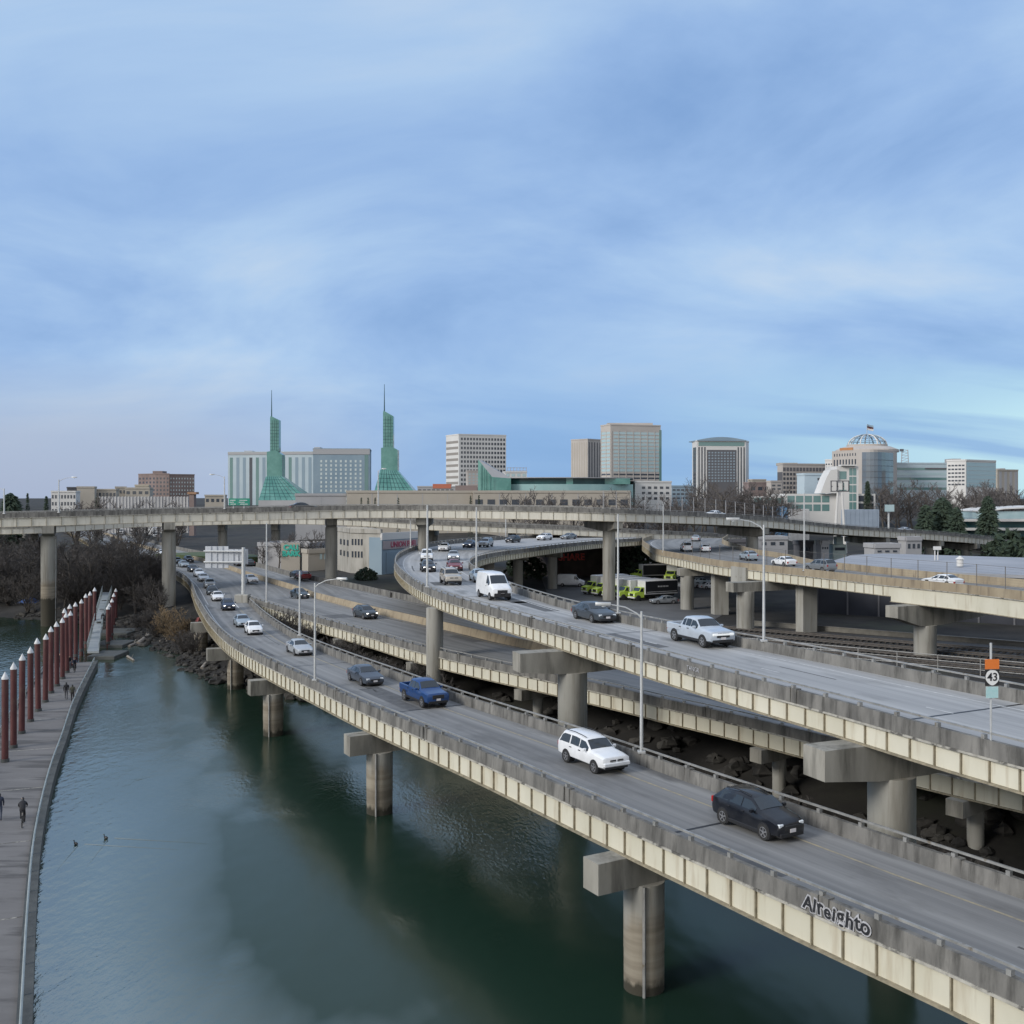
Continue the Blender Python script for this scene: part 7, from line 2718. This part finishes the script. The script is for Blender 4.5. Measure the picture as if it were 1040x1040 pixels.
# ------------------------------------------------------------------ people and ducks
m_skin = mat('skin', (.42, .27, .20))
def person_mesh(pose, jacket, legs):
    pts = {'hip': (0, 0, .92), 'waist': (0, 0, 1.10), 'chest': (0, .01, 1.30), 'neck': (0, .0, 1.47), 'head': (0, .02, 1.60), 'top': (0, .01, 1.71)}
    if pose == 'walk':
        pts.update(hl=(-.09, 0, .88), kl=(-.10, .14, .49), al=(-.10, .12, .09), tl=(-.10, .24, .04), hr=(.09, 0, .88), kr=(.10, -.04, .48), ar=(.10, -.26, .12), tr=(.10, -.17, .03),
                   sl=(-.18, 0, 1.39), el=(-.23, -.08, 1.13), wl=(-.22, -.05, .88), sr=(.18, 0, 1.39), er=(.23, .06, 1.13), wr=(.22, .18, .91), fl=(-.21, -.01, .79), fr=(.21, .24, .83))
    else:
        # leaning over handlebars, feet on the pedals
        pts = {'hip': (0, -.22, 1.0), 'waist': (0, -.12, 1.16), 'chest': (0, .06, 1.33), 'neck': (0, .19, 1.46), 'head': (0, .27, 1.57), 'top': (0, .29, 1.68)}
        pts.update(hl=(-.09, -.2, .96), kl=(-.11, .14, .82), al=(-.11, .02, .44), tl=(-.11, .13, .40), hr=(.09, -.2, .96), kr=(.11, .08, .62), ar=(.11, -.06, .23), tr=(.11, .06, .19),
                   sl=(-.18, .12, 1.38), el=(-.24, .26, 1.18), wl=(-.23, .42, 1.07), sr=(.18, .12, 1.38), er=(.24, .26, 1.18), wr=(.23, .42, 1.07), fl=(-.22, .48, 1.05), fr=(.22, .48, 1.05))
    rad = dict(hip=.155, waist=.15, chest=.175, neck=.06, head=.10, top=.07, hl=.10, kl=.065, al=.045, tl=.04, hr=.10, kr=.065, ar=.045, tr=.04, sl=.075, el=.052, wl=.038, sr=.075, er=.052, wr=.038, fl=.035, fr=.035)
    ed = [('hip', 'waist'), ('waist', 'chest'), ('chest', 'neck'), ('neck', 'head'), ('head', 'top'), ('hip', 'hl'), ('hl', 'kl'), ('kl', 'al'), ('al', 'tl'), ('hip', 'hr'), ('hr', 'kr'), ('kr', 'ar'), ('ar', 'tr'), ('chest', 'sl'), ('sl', 'el'), ('el', 'wl'), ('wl', 'fl'), ('chest', 'sr'), ('sr', 'er'), ('er', 'wr'), ('wr', 'fr')]
    ks = list(pts)
    me = bpy.data.meshes.new('person')
    me.from_pydata([pts[k] for k in ks], [(ks.index(a), ks.index(b)) for a, b in ed], [])
    o = bpy.data.objects.new('person', me)
    COL.objects.link(o)
    o.modifiers.new('s', 'SKIN')
    for i, k in enumerate(ks):
        me.skin_vertices[0].data[i].radius = (rad[k], rad[k] * (.75 if k in ('hip', 'waist', 'chest') else 1))
        me.skin_vertices[0].data[i].use_root = (k == 'hip')
    sb = o.modifiers.new('b', 'SUBSURF')
    sb.levels = sb.render_levels = 1
    dg = bpy.context.evaluated_depsgraph_get()
    out = bpy.data.meshes.new_from_object(o.evaluated_get(dg))
    bpy.data.objects.remove(o)
    out.materials.clear()
    for m_ in (jacket, legs, m_skin, m_black):
        out.materials.append(m_)
    hz, nz = Vector(pts['hip']), Vector(pts['neck'])
    for pl in out.polygons:
        c = pl.center
        pl.use_smooth = True
        if c.z > nz.z + .02:
            pl.material_index = 3 if c.z > nz.z + .16 or c.y < pts['head'][1] - .03 else 2
        elif c.z < .10 if pose == 'walk' else c.z < .22:
            pl.material_index = 3
        elif c.z < hz.z + .02 and abs(c.x) < .16:
            pl.material_index = 1
        elif (c - Vector(pts['fl'])).length < .09 or (c - Vector(pts['fr'])).length < .09:
            pl.material_index = 2
        else:
            pl.material_index = 0
    return out


def fcol(n, c):
    return mat('cloth_' + n, c, tuple(q * .7 for q in c), 5)


cl = {'black': fcol('black', (.018, .018, .022)), 'navy': fcol('navy', (.03, .04, .07)), 'grey': fcol('grey', (.10, .10, .11)), 'jeans': fcol('denim', (.05, .065, .10)), 'olive': fcol('olive', (.07, .07, .05)), 'tan': fcol('tan', (.22, .18, .14))}
def wheel_dir(i):
    return (WR[min(i + 1, len(WR) - 1)] - WR[max(i - 1, 0)])
for (px, py, pose, jk, lg, away, lb) in [
    (23, 838, 'ride', 'black', 'black', 1, 'cyclist in black riding along the near part of the floating walkway'),
    (-.5, 833, 'walk', 'navy', 'jeans', 1, 'person in navy cut by the left edge of the picture on the walkway'),
    (67.3, 710, 'walk', 'black', 'grey', 1, 'person in a black jacket, left one of the two walking side by side'),
    (73.6, 712.5, 'walk', 'olive', 'black', 1, 'person in an olive jacket, right one of the two walking side by side'),
    (71, 680, 'ride', 'black', 'jeans', 0, 'cyclist in dark clothes at the end of the walkway, left of two'),
    (76, 682.5, 'ride', 'navy', 'black', 0, 'cyclist in navy at the end of the walkway, right of two'),
    (61, 678, 'walk', 'black', 'black', 0, 'person in black standing among the pilings near the far end'),
    (51, 702, 'walk', 'grey', 'black', 0, 'person in grey beside the ninth piling'),
    (104.5, 634, 'walk', 'black', 'black', 1, 'person in black walking up the gangway')]:
    z = .66 if py > 670 else 2.35
    c = P(px, py, z)
    if py < 670:
        c.z = 2.35
    best = min(range(len(WR)), key=lambda i: (WR[i] - c).xy.length)
    d = wheel_dir(best)
    hd = math.atan2(d.y, d.x) - math.pi / 2 + (0 if away else math.pi)
    o = thing('person', lb, 'person', tuple(c), hd)
    mb_ = person_mesh(pose, cl[jk], cl[lg])
    child('body', mb_, o)
    if pose == 'ride':
        b = thing('bicycle', 'dark bicycle under the ' + lb.split(' riding')[0].split(' at the')[0] + (', near part of the walkway' if px < 30 else ', %s of two' % ('left' if px < 73 else 'right')), 'bicycle', tuple(c), hd)
        for yy in (-.52, .52):
            mb = MB()
            mb.path([(0, yy + .34 * math.cos(t_), .35 + .34 * math.sin(t_)) for t_ in [2 * math.pi * u / 20 for u in range(21)]], .022, 5)
            mb.build('wheel', m_tyre, b, world=False)
        mb = MB()
        for p0, p1 in (((0, -.52, .35), (0, -.05, .32)), ((0, -.52, .35), (0, -.2, .85)), ((0, -.05, .32), (0, -.2, .88)), ((0, -.05, .32), (0, .38, .80)), ((0, -.2, .85), (0, .38, .84)), ((0, .52, .35), (0, .38, .98))):
            mb.tube(p0, p1, .02, n=5)
        mb.build('frame', m_steel, b, world=False)
        mb = MB()
        mb.path([(-.25, .44, 1.02), (0, .38, 1.0), (.25, .44, 1.02)], .018, 5)
        mb.build('handlebar', m_black, b, world=False)
        mb = MB()
        mb.rbox(-.07, .07, -.34, -.08, .88, .93, .02)
        mb.build('saddle', m_black, b, world=False)
for k, (px, py, lb) in enumerate([(77, 857.5, 'dark duck swimming on the river, the left of two'), (107.5, 851.5, 'dark duck swimming on the river, the right of two')]):
    c = P(px, py, .02)
    o = thing('duck', lb, 'duck', tuple(c), math.radians(150), 'ducks on the river')
    o.scale = (.62,) * 3
    mb = MB()
    mb.rings([[(x, w_ * math.cos(t_), .06 + h * math.sin(t_) * (1 if math.sin(t_) > 0 else .5)) for t_ in [2 * math.pi * u / 10 for u in range(10)]] for x, w_, h in ((-.30, .02, .10), (-.22, .09, .13), (-.05, .14, .17), (.12, .12, .16), (.20, .06, .12))] +
             [[(.19 + .03 * math.cos(0) + dx2, r_ * math.cos(t_), zz3 + r_ * math.sin(t_) * .6) for t_ in [2 * math.pi * u / 10 for u in range(10)]] for dx2, r_, zz3 in ((.02, .05, .20), (.02, .045, .28), (.05, .06, .34), (.10, .045, .345), (.13, .02, .335))])
    mb.build('body', m_black, o, world=False, smooth=60)
    mb = MB()
    mb.rbox(.33, .42, -.025, .025, .315, .34, .008)
    mb.build('beak', mat('beak', (.30, .22, .06)) if k == 0 else bpy.data.materials['beak'], o, world=False)
    # wake ridges spreading behind
    for s_ in (-1, 1):
        mb = MB()
        pts = [c + Vector((.5 + 1.2 * q, s_ * (.1 + .35 * q) - .55 * q, 0)) for q in range(6)] if s_ > 0 else [c + Vector((.2 + .15 * q, -.3 - 1.1 * q, 0)) for q in range(5)]
        mb.path([Vector((p.x, p.y, -.012)) for p in pts], .045, 6, .02)
        tag(mb.build('wake', m_water), 'thin wake trailing behind the swimming duck', 'water', kind='structure')
